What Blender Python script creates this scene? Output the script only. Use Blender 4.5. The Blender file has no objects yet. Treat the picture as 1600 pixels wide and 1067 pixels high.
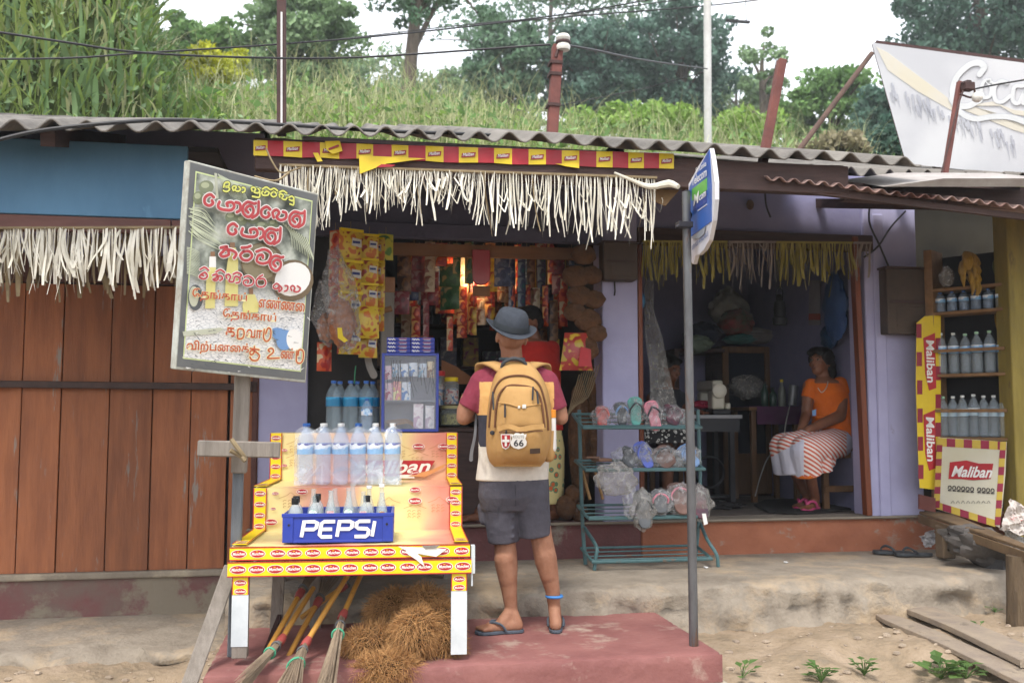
import bpy, math, random
import numpy as np
from mathutils import Vector as V, Matrix, Euler
random.seed(7); rng = np.random.default_rng(11)
SC = bpy.context.scene; COL = SC.collection
rad = math.radians
# ---------------------------------------------------------------- camera
YAW, PITCH, F, CAMZ = rad(10), rad(4.45), 1500.0, 1.55
CP = V((0, 0, CAMZ))
FW = V((math.sin(YAW)*math.cos(PITCH), math.cos(YAW)*math.cos(PITCH), math.sin(PITCH)))
RT = V((math.cos(YAW), -math.sin(YAW), 0)); UP = RT.cross(FW)
cam = bpy.data.cameras.new('camera'); camo = bpy.data.objects.new('camera', cam); COL.objects.link(camo)
camo.location = CP
camo.rotation_euler = Matrix((RT, UP, -FW)).transposed().to_euler()
cam.sensor_width = 36; cam.lens = 36*F/1600; cam.clip_start = .05; cam.clip_end = 2000
cam.dof.use_dof = True; cam.dof.focus_distance = 4.9; cam.dof.aperture_fstop = 3.2
SC.camera = camo
# ---------------------------------------------------------------- sky, sun, exposure
w = bpy.data.worlds.new('World'); SC.world = w; w.use_nodes = True
nt = w.node_tree; bg = nt.nodes['Background']
sky = nt.nodes.new('ShaderNodeTexSky'); sky.sky_type = 'NISHITA'; sky.sun_disc = False
SUN_EL, SUN_ROT = rad(58), rad(205)
sky.sun_elevation = SUN_EL; sky.sun_rotation = SUN_ROT; sky.air_density = 1.3; sky.dust_density = 3
mx = nt.nodes.new('ShaderNodeMix'); mx.data_type = 'RGBA'; mx.inputs[0].default_value = .72
nz = nt.nodes.new('ShaderNodeTexNoise'); nz.inputs['Scale'].default_value = 2.2; nz.inputs['Detail'].default_value = 5
cr = nt.nodes.new('ShaderNodeValToRGB')
cr.color_ramp.elements[0].position = .35; cr.color_ramp.elements[0].color = (8.2, 8.5, 9.2, 1)
cr.color_ramp.elements[1].position = .65; cr.color_ramp.elements[1].color = (10.0, 10.0, 10.2, 1)
nt.links.new(nz.outputs['Fac'], cr.inputs['Fac'])
nt.links.new(sky.outputs[0], mx.inputs[6]); nt.links.new(cr.outputs[0], mx.inputs[7])
nt.links.new(mx.outputs[2], bg.inputs['Color']); bg.inputs['Strength'].default_value = .125
sl = bpy.data.lights.new('sun', 'SUN'); sl.energy = 1.5; sl.angle = rad(14); sl.color = (1, .95, .88)
so = bpy.data.objects.new('sun', sl); COL.objects.link(so)
sd = V((math.sin(SUN_ROT)*math.cos(SUN_EL), math.cos(SUN_ROT)*math.cos(SUN_EL), math.sin(SUN_EL)))
so.rotation_euler = sd.to_track_quat('Z', 'Y').to_euler(); so.location = (-3, -5, 12)
SC.view_settings.view_transform = 'Standard'; SC.view_settings.look = 'None'
SC.view_settings.exposure = 1.12; SC.view_settings.gamma = 1
SC.cycles.use_denoising = True; SC.cycles.max_bounces = 8; SC.cycles.transparent_max_bounces = 24
SC.cycles.diffuse_bounces = 4; SC.cycles.glossy_bounces = 3; SC.cycles.transmission_bounces = 4
SC.cycles.sample_clamp_indirect = 4; SC.cycles.caustics_reflective = False; SC.cycles.caustics_refractive = False

# ---------------------------------------------------------------- helpers: picture point -> place
def ray(px, py): return FW*F + RT*(px-800) + UP*(533.5-py)
def at(px, py, Y):                       # on the plane y = Y (parallel to the shop fronts)
    d = ray(px, py); return CP + d*(Y/d.y)
def atz(px, py, Z):
    d = ray(px, py); return CP + d*((Z-CAMZ)/d.z)
def atd(px, py, D): return CP + ray(px, py)*(D/F)
class Plane:
    def __init__(s, p0, p1, p2):
        s.o = p0; s.n = (p1-p0).cross(p2-p0).normalized()
        if s.n.dot(CP-p0) < 0: s.n = -s.n
    def px(s, x, y, off=0):
        d = ray(x, y); o = s.o+s.n*off
        return CP + d*((o-CP).dot(s.n)/d.dot(s.n))
def lin(c): return c/12.92 if c <= .04045 else ((c+.055)/1.055)**2.4
def hx(h):
    h = h.lstrip('#'); return tuple(lin(int(h[i:i+2], 16)/255) for i in (0, 2, 4))

# ---------------------------------------------------------------- materials
MATS = {}
def mat(name, c, c2=None, scale=6, rough=.7, bump=0, bscale=40, stretch=(1, 1, 1), metal=0, alpha=1, c3=None, s3=2, t3=.6, island=0, spec=.4, emit=0, trans=0, coat=0, w3=.06, detail=6, sss=0):
    if name in MATS: return MATS[name]
    c = hx(c) if isinstance(c, str) else c
    m = bpy.data.materials.new(name); m.use_nodes = True; n = m.node_tree; L = n.links
    b = n.nodes['Principled BSDF']
    b.inputs['Roughness'].default_value = rough; b.inputs['Metallic'].default_value = metal
    b.inputs['Specular IOR Level'].default_value = spec
    if alpha < 1: b.inputs['Alpha'].default_value = alpha
    if trans: b.inputs['Transmission Weight'].default_value = trans; b.inputs['IOR'].default_value = 1.2
    if coat: b.inputs['Coat Weight'].default_value = coat; b.inputs['Coat Roughness'].default_value = .15
    if sss: b.inputs['Subsurface Weight'].default_value = sss; b.inputs['Subsurface Radius'].default_value = (.02, .008, .004)
    tc = n.nodes.new('ShaderNodeTexCoord'); mp = n.nodes.new('ShaderNodeMapping'); mp.inputs['Scale'].default_value = stretch
    L.new(tc.outputs['Object'], mp.inputs[0])
    src = None
    if c2 is not None:
        c2 = hx(c2) if isinstance(c2, str) else c2
        t = n.nodes.new('ShaderNodeTexNoise'); t.inputs['Scale'].default_value = scale; t.inputs['Detail'].default_value = detail; t.inputs['Roughness'].default_value = .65
        L.new(mp.outputs[0], t.inputs[0])
        r = n.nodes.new('ShaderNodeValToRGB'); r.color_ramp.elements[0].position = .36; r.color_ramp.elements[1].position = .64
        r.color_ramp.elements[0].color = (*c, 1); r.color_ramp.elements[1].color = (*c2, 1)
        L.new(t.outputs['Fac'], r.inputs[0]); src = r.outputs[0]
    if c3 is not None:
        c3 = hx(c3) if isinstance(c3, str) else c3
        t = n.nodes.new('ShaderNodeTexNoise'); t.inputs['Scale'].default_value = s3; t.inputs['Detail'].default_value = 8; t.inputs['Roughness'].default_value = .7
        L.new(mp.outputs[0], t.inputs[0])
        r = n.nodes.new('ShaderNodeValToRGB'); r.color_ramp.elements[0].position = t3; r.color_ramp.elements[1].position = t3+w3
        L.new(t.outputs['Fac'], r.inputs[0])
        k = n.nodes.new('ShaderNodeMix'); k.data_type = 'RGBA'; L.new(r.outputs[0], k.inputs[0])
        if src: L.new(src, k.inputs[6])
        else: k.inputs[6].default_value = (*c, 1)
        k.inputs[7].default_value = (*c3, 1); src = k.outputs[2]
    if island:
        g = n.nodes.new('ShaderNodeNewGeometry'); h = n.nodes.new('ShaderNodeHueSaturation')
        r = n.nodes.new('ShaderNodeMapRange'); r.inputs[3].default_value = 1-island; r.inputs[4].default_value = 1+island
        L.new(g.outputs['Random Per Island'], r.inputs[0]); L.new(r.outputs[0], h.inputs['Value'])
        if src: L.new(src, h.inputs['Color'])
        else: h.inputs['Color'].default_value = (*c, 1)
        src = h.outputs[0]
    if src: L.new(src, b.inputs['Base Color'])
    else: b.inputs['Base Color'].default_value = (*c, 1)
    if bump:
        t = n.nodes.new('ShaderNodeTexNoise'); t.inputs['Scale'].default_value = bscale; t.inputs['Detail'].default_value = 5
        L.new(mp.outputs[0], t.inputs[0]); u = n.nodes.new('ShaderNodeBump'); u.inputs['Strength'].default_value = bump; u.inputs['Distance'].default_value = .02
        L.new(t.outputs['Fac'], u.inputs['Height']); L.new(u.outputs[0], b.inputs['Normal'])
    if emit:
        b.inputs['Emission Color'].default_value = (*c, 1); b.inputs['Emission Strength'].default_value = emit
    MATS[name] = m; return m
def nodes_mat(name, fn, **kw):           # a material whose base colour comes from fn(nodes, links, object-coordinate socket)
    if name in MATS: return MATS[name]
    m = mat(name, (.5, .5, .5), **kw); n = m.node_tree
    tc = n.nodes.new('ShaderNodeTexCoord')
    n.links.new(fn(n.nodes, n.links, tc.outputs['Object']), n.nodes['Principled BSDF'].inputs['Base Color'])
    return m
def ramp(n, stops, interp='LINEAR'):
    r = n.new('ShaderNodeValToRGB'); e = r.color_ramp.elements; r.color_ramp.interpolation = interp
    while len(e) < len(stops): e.new(.5)
    for k, (p, c) in enumerate(stops):
        e[k].position = p; e[k].color = (*(hx(c) if isinstance(c, str) else c), 1)
    return r
# ---------------------------------------------------------------- mesh builder
def catmull(pts, sub=5):
    p = [V(q) for q in pts]
    if len(p) < 3 or sub < 2: return p
    q = [p[0]*2-p[1]]+p+[p[-1]*2-p[-2]]; out = []
    for i in range(1, len(q)-2):
        a, b, c, d = q[i-1:i+3]
        for k in range(sub):
            t = k/sub
            out.append(.5*((2*b)+(c-a)*t+(2*a-5*b+4*c-d)*t*t+(3*b-a-3*c+d)*t**3))
    return out+[p[-1]]
class MB:
    def __init__(s): s.v = []; s.f = []; s.m = []
    def add(s, vs, fs, m=0):
        o = len(s.v); s.v += [tuple(p) for p in vs]; s.f += [tuple(i+o for i in f) for f in fs]; s.m += [m]*len(fs); return s
    def bx(s, x0, x1, y0, y1, z0, z1, m=0):
        return s.add([(x, y, z) for z in (z0, z1) for y in (y0, y1) for x in (x0, x1)], [(0, 2, 3, 1), (4, 5, 7, 6), (0, 1, 5, 4), (1, 3, 7, 5), (3, 2, 6, 7), (2, 0, 4, 6)], m)
    def box(s, c, sz, R=None, m=0):
        c = V(c); R = R or Matrix.Identity(3)
        vs = [c+R@V((sx*sz[0]/2, sy*sz[1]/2, sz_*sz[2]/2)) for sz_ in (-1, 1) for sy in (-1, 1) for sx in (-1, 1)]
        return s.add(vs, [(0, 2, 3, 1), (4, 5, 7, 6), (0, 1, 5, 4), (1, 3, 7, 5), (3, 2, 6, 7), (2, 0, 4, 6)], m)
    def bar(s, a, b, w, h, m=0, up=(0, 0, 1)):     # rectangular bar from a to b
        a, b = V(a), V(b); z = (b-a).normalized(); u = V(up)
        if abs(z.dot(u)) > .95: u = V((0, 1, 0))
        x = z.cross(u).normalized(); y = x.cross(z)
        return s.box((a+b)/2, (w, h, (b-a).length), Matrix((x, y, z)).transposed(), m)
    def slab(s, q, t, m=0):                        # quad q extruded by vector t
        q = [V(p) for p in q]; t = V(t); n = len(q)
        vs = q+[p+t for p in q]
        fs = [tuple(range(n)), tuple(range(2*n-1, n-1, -1))]+[(i, i+n, (i+1) % n+n, (i+1) % n) for i in range(n)]
        return s.add(vs, fs, m)
    def tube(s, pts, r, n=8, m=0, closed=False, sub=0, cap=True):
        p = catmull(pts, sub) if sub else [V(q) for q in pts]
        k = len(p); R = r if isinstance(r, (list, tuple)) else [r]*k
        if len(R) != k: R = [float(v) for v in np.interp(np.linspace(0, 1, k), np.linspace(0, 1, len(R)), R)]
        prev = None; vs = []
        for i in range(k):
            t = ((p[(i+1) % k] if closed or i < k-1 else p[i])-(p[i-1] if closed or i > 0 else p[i])).normalized()
            if t.length < .5: t = V((0, 0, 1))
            if prev is None:
                u = V((0, 0, 1)) if abs(t.z) < .9 else V((1, 0, 0)); x = t.cross(u).normalized()
            else:
                x = (prev-t*prev.dot(t)).normalized()
            prev = x; y = t.cross(x)
            vs += [p[i]+(x*math.cos(a)+y*math.sin(a))*R[i] for a in [2*math.pi*j/n for j in range(n)]]
        fs = []
        for i in range(k if closed else k-1):
            for j in range(n):
                a, b = i*n, ((i+1) % k)*n; fs.append((a+j, a+(j+1) % n, b+(j+1) % n, b+j))
        if cap and not closed: fs += [tuple(range(n-1, -1, -1)), tuple(range((k-1)*n, k*n))]
        return s.add(vs, fs, m)
    def lathe(s, prof, n=16, c=(0, 0, 0), m=0, R=None, sx=1, sy=1):
        c = V(c); vs = []; fs = []
        for r, z in prof:
            for j in range(n):
                a = 2*math.pi*j/n; q = V((r*math.cos(a)*sx, r*math.sin(a)*sy, z)); vs.append(c+(R@q if R else q))
        for i in range(len(prof)-1):
            for j in range(n): fs.append((i*n+j, i*n+(j+1) % n, (i+1)*n+(j+1) % n, (i+1)*n+j))
        fs += [tuple(range(n-1, -1, -1)), tuple(range((len(prof)-1)*n, len(prof)*n))]
        return s.add(vs, fs, m)
    def ell(s, c, r, m=0, R=None, nu=14, nv=9):
        if not isinstance(r, (tuple, list)): r = (r, r, r)
        c = V(c); vs = []; fs = []
        for i in range(1, nv):
            t = math.pi*i/nv
            for j in range(nu):
                a = 2*math.pi*j/nu; q = V((r[0]*math.sin(t)*math.cos(a), r[1]*math.sin(t)*math.sin(a), r[2]*math.cos(t)))
                vs.append(c+(R@q if R else q))
        top, bot = len(vs), len(vs)+1
        for z in (r[2], -r[2]): q = V((0, 0, z)); vs.append(c+(R@q if R else q))
        for i in range(nv-2):
            for j in range(nu): fs.append((i*nu+j, (i+1)*nu+j, (i+1)*nu+(j+1) % nu, i*nu+(j+1) % nu))
        for j in range(nu):
            fs.append((top, j, (j+1) % nu)); fs.append((bot, (nv-2)*nu+(j+1) % nu, (nv-2)*nu+j))
        return s.add(vs, fs, m)
    def cap(s, p0, r0, p1, r1, n=12, flat0=False, flat1=False, m=0):   # tapered capsule
        p0, p1 = V(p0), V(p1); z = (p1-p0).normalized(); u = V((0, 0, 1)) if abs(z.z) < .9 else V((1, 0, 0))
        x = z.cross(u).normalized(); y = z.cross(x); rings = []
        if not flat0:
            for k in range(1, 4): a = math.pi/2*(1-k/4); rings.append((p0-z*r0*math.sin(a), r0*math.cos(a)))
        rings += [(p0, r0), (p1, r1)]
        if not flat1:
            for k in range(1, 4): a = math.pi/2*k/4; rings.append((p1+z*r1*math.sin(a), r1*math.cos(a)))
        vs = [c+(x*math.cos(2*math.pi*j/n)+y*math.sin(2*math.pi*j/n))*r for c, r in rings for j in range(n)]
        k = len(rings); fs = [(i*n+j, (i+1)*n+j, (i+1)*n+(j+1) % n, i*n+(j+1) % n) for i in range(k-1) for j in range(n)]
        fs += [tuple(range(n)), tuple(range(k*n-1, (k-1)*n-1, -1))]
        return s.add(vs, fs, m)
    def loft(s, secs, n=28, m=0, pw=2.0):        # closed stack of (super)elliptical rings: (centre, rx, ry)
        vs = []
        for c, rx, ry in secs:
            c = V(c)
            for j in range(n):
                a = 2*math.pi*j/n; ca, sa = math.cos(a), math.sin(a); e = 2/pw
                vs.append((c.x+rx*math.copysign(abs(ca)**e, ca), c.y+ry*math.copysign(abs(sa)**e, sa), c.z))
        k = len(secs); fs = [(i*n+j, i*n+(j+1) % n, (i+1)*n+(j+1) % n, (i+1)*n+j) for i in range(k-1) for j in range(n)]
        fs += [tuple(range(n-1, -1, -1)), tuple(range((k-1)*n, k*n))]
        return s.add(vs, fs, m)
    def chain(s, pts, rs, n=12, flat=False):
        for i in range(len(pts)-1): s.cap(pts[i], rs[i], pts[i+1], rs[i+1], n, flat1=flat and i == len(pts)-2)
        return s
    def rib(s, pts, w, nrm, m=0, sub=4, roundcap=True):   # flat ribbon in the plane with normal nrm
        p = catmull(pts, sub) if sub else [V(q) for q in pts]
        nrm = V(nrm); k = len(p); W = w if isinstance(w, (list, tuple)) else [w]*k
        if len(W) != k: W = [float(v) for v in np.interp(np.linspace(0, 1, k), np.linspace(0, 1, len(W)), W)]
        L, Rr = [], []
        for i in range(k):
            t = (p[min(i+1, k-1)]-p[max(i-1, 0)]).normalized(); x = nrm.cross(t).normalized()
            mi = 1.0
            if 0 < i < k-1 and not sub:
                d0 = (p[i]-p[i-1]).normalized(); d1 = (p[i+1]-p[i]).normalized(); mi = min(1.6, 1/max(.5, math.sqrt(max(.05, (1+d0.dot(d1))/2))))
            L.append(p[i]+x*W[i]/2*mi); Rr.append(p[i]-x*W[i]/2*mi)
        vs = L+Rr; fs = [(i+k, i+k+1, i+1, i) for i in range(k-1)]
        if roundcap:
            for e, sg in ((0, -1), (k-1, 1)):
                t = (p[1]-p[0] if e == 0 else p[-1]-p[-2]).normalized()*sg; x = nrm.cross(t).normalized()
                idx = [len(vs)+j for j in range(5)]
                for j in range(5):
                    a = math.pi*(j+1)/6; vs.append(p[e]+(x*math.cos(a)+t*math.sin(a))*W[e]/2)
                a0, a1 = (e, e+k) if sg == 1 else (e+k, e)
                fs.append(tuple([a0]+idx+[a1])[::-1])
        return s.add(vs, fs, m)
    def build(s, name, mats, parent=None, smooth=False, bevel=0, loc=None, rz=0, sharp=40, solid=0, sub=0, seg=1):
        me = bpy.data.meshes.new(name); v = s.v
        if parent is not None and getattr(s, 'world', False):
            pl = parent_world(parent); v = [(a-pl.x, b-pl.y, c-pl.z) for a, b, c in v]
        me.from_pydata(v, [], s.f); mats = mats if isinstance(mats, (list, tuple)) else [mats]
        for q in mats: me.materials.append(q)
        if max(s.m, default=0): me.polygons.foreach_set('material_index', s.m)
        if smooth:
            me.polygons.foreach_set('use_smooth', [True]*len(s.f))
            if sharp: me.set_sharp_from_angle(angle=rad(sharp))
        o = bpy.data.objects.new(name, me); COL.objects.link(o)
        if parent is not None: o.parent = parent
        if loc is not None: o.location = loc
        o.rotation_euler.z = rz
        if solid: q = o.modifiers.new('thick', 'SOLIDIFY'); q.thickness = solid; q.offset = 0
        if bevel: q = o.modifiers.new('bevel', 'BEVEL'); q.width = bevel; q.segments = seg; q.limit_method = 'ANGLE'
        if sub: q = o.modifiers.new('sub', 'SUBSURF'); q.levels = q.render_levels = sub
        return o
def WB():
    b = MB(); b.world = True; return b
def parent_world(o):
    l = V((0, 0, 0))
    while o is not None: l = l+o.location; o = o.parent
    return l
def npmesh(name, vs, fs, mats, parent=None, mi=None, smooth=False):    # vs (N,3), fs (M,4) arrays
    me = bpy.data.meshes.new(name); k = fs.shape[1]
    me.vertices.add(len(vs)); me.vertices.foreach_set('co', np.asarray(vs, np.float32).ravel())
    me.loops.add(fs.size); me.loops.foreach_set('vertex_index', fs.astype(np.int32).ravel())
    me.polygons.add(len(fs)); me.polygons.foreach_set('loop_start', np.arange(0, fs.size, k, dtype=np.int32))
    if mi is not None: me.polygons.foreach_set('material_index', mi.astype(np.int32))
    me.update(calc_edges=True)
    for q in (mats if isinstance(mats, (list, tuple)) else [mats]): me.materials.append(q)
    if smooth: me.polygons.foreach_set('use_smooth', [True]*len(fs))
    o = bpy.data.objects.new(name, me); COL.objects.link(o)
    if parent is not None: o.parent = parent
    return o
def tag(o, label, cat, group=None):
    o['label'] = label; o['category'] = cat
    if group: o['group'] = group
    return o
def thing(name, label, cat, loc=(0, 0, 0), rz=0, group=None):
    o = bpy.data.objects.new(name, None); COL.objects.link(o); o.location = loc; o.rotation_euler.z = rz; o.empty_display_size = .05
    return tag(o, label, cat, group)
def struct(o): o['kind'] = 'structure'; return o
def stuff(o, label=None, cat=None):
    o['kind'] = 'stuff'
    if label: tag(o, label, cat)
    return o
def dup(o, loc=None, rz=None, label=None, parent=None, group=None):
    c = o.copy(); COL.objects.link(c); c.parent = parent
    for ch in list(o.children): dup(ch, parent=c)
    if loc is not None: c.location = loc
    if rz is not None: c.rotation_euler.z = rz
    if label: c['label'] = label
    if group: c['group'] = group
    return c
_TX = {}
def text2d(s, bold=0, shear=0):
    k = (s, bold, shear)
    if k not in _TX:
        cu = bpy.data.curves.new('lettering', 'FONT'); cu.body = s; cu.size = 1; cu.offset = bold; cu.shear = shear; cu.resolution_u = 3
        o = bpy.data.objects.new('lettering', cu); me = bpy.data.meshes.new_from_object(o)
        vs = [(v.co.x, v.co.y) for v in me.vertices]; fs = [tuple(p.vertices) for p in me.polygons]
        bpy.data.objects.remove(o); bpy.data.curves.remove(cu); bpy.data.meshes.remove(me)
        xs = [a for a, _ in vs]; ys = [b for _, b in vs]
        _TX[k] = (vs, fs, min(xs), max(xs), min(ys), max(ys))
    return _TX[k]
def put_text(mb, s, o, ux, uy, m=0, bold=0, shear=0, pad=0):   # the text's box is mapped onto o + [0,1]ux + [0,1]uy
    vs, fs, x0, x1, y0, y1 = text2d(s, 0, shear)
    vs, fs = text2d(s, bold, shear)[:2]; o, ux, uy = V(o), V(ux), V(uy)
    mb.add([o+ux*((x-x0)/(x1-x0))+uy*((y-y0)/(y1-y0)) for x, y in vs], fs, m)
def ex(p0, p1, k): return p0+(p1-p0)*k
def smooth01(t): t = np.clip(t, 0, 1); return t*t*(3-2*t)
def remeshed(mb, name, mats, parent, vox=.008, it=4, shade=None, fac=.5):   # fuse overlapping closed pieces into one continuous skin
    o = mb.build('raw', []); q = o.modifiers.new('r', 'REMESH'); q.mode = 'VOXEL'; q.voxel_size = vox
    q = o.modifiers.new('s', 'SMOOTH'); q.iterations = it; q.factor = fac
    dg = bpy.context.evaluated_depsgraph_get(); dg.update()
    me = bpy.data.meshes.new_from_object(o.evaluated_get(dg)); bpy.data.objects.remove(o)
    me.name = name; me.materials.clear()
    for k in (mats if isinstance(mats, (list, tuple)) else [mats]): me.materials.append(k)
    me.polygons.foreach_set('use_smooth', [True]*len(me.polygons))
    if shade:
        co = np.empty(len(me.polygons)*3); me.polygons.foreach_get('center', co); co = co.reshape(-1, 3)
        me.polygons.foreach_set('material_index', np.asarray(shade(co), np.int32))
    if parent is not None:
        pl = parent_world(parent); me.transform(Matrix.Translation(-pl))
    n = bpy.data.objects.new(name, me); COL.objects.link(n)
    if parent is not None: n.parent = parent
    return n
# ================================================================ THE SETTING: ground, ledges, hill
M_soil = mat('soil', '#9d8b76', '#87765f', scale=4, rough=.97, bump=.9, bscale=26, c3='#7f7261', s3=4, t3=.54, w3=.15)
M_conc = mat('old_concrete', '#8f8576', '#7c7265', scale=4, rough=.92, bump=.35, bscale=30, c3='#a39783', s3=2.2, t3=.56, w3=.12)
M_dirt = mat('dirt', '#8d7d68', '#7a6b58', scale=2, rough=.97, bump=.4)
M_red = mat('red_cement', '#8c5d58', '#794c49', scale=3, rough=.75, bump=.25, bscale=30, c3='#ab9c8d', s3=2.6, t3=.55, w3=.16)
M_hill = mat('hill_earth', '#4d5a2c', '#3a4722', scale=2, rough=.95)
def fnoise(x, y, s=1.0):
    return (np.sin(x*2.1*s+1.3)*np.cos(y*2.7*s-.4)+.5*np.sin(x*5.3*s-y*4.1*s)+.3*np.sin(x*11.7*s+y*9.2*s+2))/1.8
def hgrid(name, m, xs, ys, fn, kind='structure', parent=None):
    X, Y = np.meshgrid(xs, ys); Z = fn(X, Y); n, k = len(ys), len(xs)
    vs = np.stack([X, Y, Z], -1).reshape(-1, 3); i = np.arange(n*k).reshape(n, k)
    fs = np.stack([i[:-1, :-1], i[:-1, 1:], i[1:, 1:], i[1:, :-1]], -1).reshape(-1, 4)
    o = npmesh(name, vs, fs, m, parent, smooth=True)
    if kind: o['kind'] = kind
    return o
g = MB(); g.add([(-400, -400, -.06), (400, -400, -.06), (400, 600, -.06), (-400, 600, -.06)], [(0, 1, 2, 3)]); struct(g.build('ground', M_dirt))
rd = MB(); rd.add([(-60, -5.5, -.03), (60, -5.5, -.03), (60, 2.2, -.03), (-60, 2.2, -.03)], [(0, 1, 2, 3)])
struct(rd.build('road', mat('asphalt', '#4a4946', '#3d3c3a', scale=30, rough=.9, bump=.2)))
def soil_z(X, Y):
    r = .04+.22*smooth01((Y-3.6)/1.5)+.05*smooth01((X-2)/2)
    r = r-.05*smooth01((-.7-X)/.5)*smooth01((Y-3.5)/1)
    l = smooth01((-.6-X)/.3)
    r = r*(1-l)+l*(-.02+.21*smooth01((Y-5.12)/.42))
    rough = .028*fnoise(X, Y, 1.6)+.016*fnoise(X+3, Y*1.3, 4.2)+.007*fnoise(X, Y, 11)
    gully = -.07*smooth01(1-np.abs(X-2.75-.12*np.sin(Y*3))/.35)*smooth01((5.2-Y)/.5)
    return r+rough+gully
hgrid('soil', M_soil, np.linspace(-4.2, 7.5, 240), np.linspace(2.0, 6.0, 110), soil_z)
def ledge(name, m, x0, x1, prof, n=90, amp=.012, seed=0):   # a cement profile swept along x with a worn, uneven lip
    xs = np.linspace(x0, x1, n); prof = np.array(prof); k = len(prof); vs = []
    for x in xs:
        for j, (y, z, a) in enumerate(prof):
            vs.append((x, y+a*amp*3*fnoise(x*1.7+seed, y*3+j*.4, 1.9)+a*.012*fnoise(x*5, j*1.7+seed, 3), z+a*amp*1.4*fnoise(x*2.3, j*.8+seed, 1.7)))
    i = np.arange(n*k).reshape(n, k)
    fs = np.stack([i[:-1, :-1], i[1:, :-1], i[1:, 1:], i[:-1, 1:]], -1).reshape(-1, 4)
    return struct(npmesh(name, np.array(vs), fs, m, smooth=True))
M_ledge = mat('ledge_concrete', '#93897b', '#7f7568', scale=6, rough=.95, bump=.6, bscale=30, c3='#a5937b', s3=1.8, t3=.5, w3=.12)
ledge('pavement', M_ledge, -.62, 5.6, [(6.75, .548, 0), (6.3, .546, .05), (5.9, .543, .1), (5.72, .540, .2), (5.63, .533, .6), (5.585, .512, 1), (5.57, .47, 1), (5.575, .41, 1.4), (5.56, .34, 1.4), (5.54, .26, 1), (5.48, .20, .6), (5.4, .1, .3)], amp=.017, n=260)
ledge('pavement_step', M_ledge, -4.5, -.66, [(6.75, .262, 0), (6.2, .258, .1), (5.9, .25, .3), (5.78, .236, 1), (5.72, .20, 2), (5.68, .14, 2.4), (5.6, .08, 2), (5.5, .02, 1.5), (5.4, -.05, 1)], amp=.02, seed=4)
# red cement doorstep and its pale base block
def worn_box(name, m, x0, x1, y0, y1, z0, z1, h=.025, amp=.007):       # a cement block with chipped, uneven arrises
    nx, ny, nz = [max(2, int(q/h)) for q in (x1-x0, y1-y0, z1-z0)]; b = MB(); O, X, Y, Z = V((x0, y0, z0)), V((x1-x0, 0, 0)), V((0, y1-y0, 0)), V((0, 0, z1-z0))
    for o, u, v, k, l in ((O+Z, X, Y, nx, ny), (O, X, Z, nx, nz), (O+X, Y, Z, ny, nz), (O+Y, -Y, Z, ny, nz)):
        vs = []
        for j in range(l+1):
            for i in range(k+1):
                q = o+u*(i/k)+v*(j/l); e = sum(1 for d in (min(q.x-x0, x1-q.x), min(q.y-y0, y1-q.y), min(abs(q.z-z1), .5)) if d < .012); n_ = fnoise(q.x*3+q.z*7, q.y*3+q.z*5, 2.1)+.6*fnoise(q.x*9, q.y*9+q.z*9, 2.7)
                c = V(((x0+x1)/2, (y0+y1)/2, z0)); dv = V((math.copysign(1, q.x-c.x)*(min(q.x-x0, x1-q.x) < .012), math.copysign(1, q.y-c.y)*(min(q.y-y0, y1-q.y) < .012), 1.0*(abs(q.z-z1) < .012)))
                vs.append(q-dv*(amp*.5*max(0, n_)+(amp*.9+amp*1.6*max(0, n_-.55) if e > 1 else 0))+V((0, 0, .002*n_)))
        b.add(vs, [(j*(k+1)+i, j*(k+1)+i+1, (j+1)*(k+1)+i+1, (j+1)*(k+1)+i) for j in range(l) for i in range(k)])
    return struct(b.build(name, m, smooth=True, sharp=50))
worn_box('step', M_red, -.60, 1.86, 4.56, 5.60, .255, .392)
worn_box('step_base', mat('pale_block', '#b5aa99', '#9c907e', scale=5, rough=.95, bump=.5), -.56, 1.90, 4.50, 5.2, -.05, .252, .03, .012)
# plinths (raised shop floors), painted and worn along the front
M_orange = mat('orange_plinth_paint', '#a0654a', '#8d563e', scale=3, rough=.85, bump=.15, c3='#93867a', s3=2.6, t3=.56, w3=.08, stretch=(1, 1, 1.3))
M_maroon = mat('maroon_plinth_paint', '#6d4342', '#5b3a39', scale=3, rough=.85, bump=.2, c3='#7d7368', s3=2.2, t3=.55, w3=.07)
M_plinthl = mat('worn_maroon_plinth', '#6f4746', '#6a5a52', scale=3.2, rough=.9, bump=.35, bscale=25, c3='#7d7364', s3=1.5, t3=.5, w3=.06)
M_floor = mat('shop_floor_cement', '#6b625a', '#574f49', scale=4, rough=.85, bump=.15)
b = MB(); b.bx(-.62, 2.12, 6.70, 9.6, .3, .795); b.bx(-.62, 2.13, 6.66, 6.72, .785, .803, 1); o = b.build('floor', [M_maroon, M_conc], bevel=.01); struct(o)
b = MB(); b.bx(-.5, 4.0, 6.95, 9.3, .798, .8035); struct(b.build('floor', M_floor))
b = MB(); b.bx(2.124, 5.3, 6.70, 9.6, .3, .797); b.bx(2.126, 4.36, 6.655, 6.9, .787, .806, 1); o = b.build('floor', [M_orange, M_conc], bevel=.01); struct(o)
# hill behind the roofs
def hill_z(X, Y):
    u = X/np.maximum(Y, 1)
    b = 3.75-.5*smooth01((u-.05)/.25)+.40*(np.minimum(Y, 16)-8.8)+.05*np.maximum(Y-16, 0)
    l = 4.3*smooth01((-.165-u)/.10)*smooth01((Y-8.4)/4.5)
    return b+l+.12*fnoise(X, Y, .5)-4.5*smooth01((10.7-Y)/1.1)
hgrid('hill', M_hill, np.linspace(-16, 45, 120), np.linspace(9.75, 70, 130), hill_z)
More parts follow.
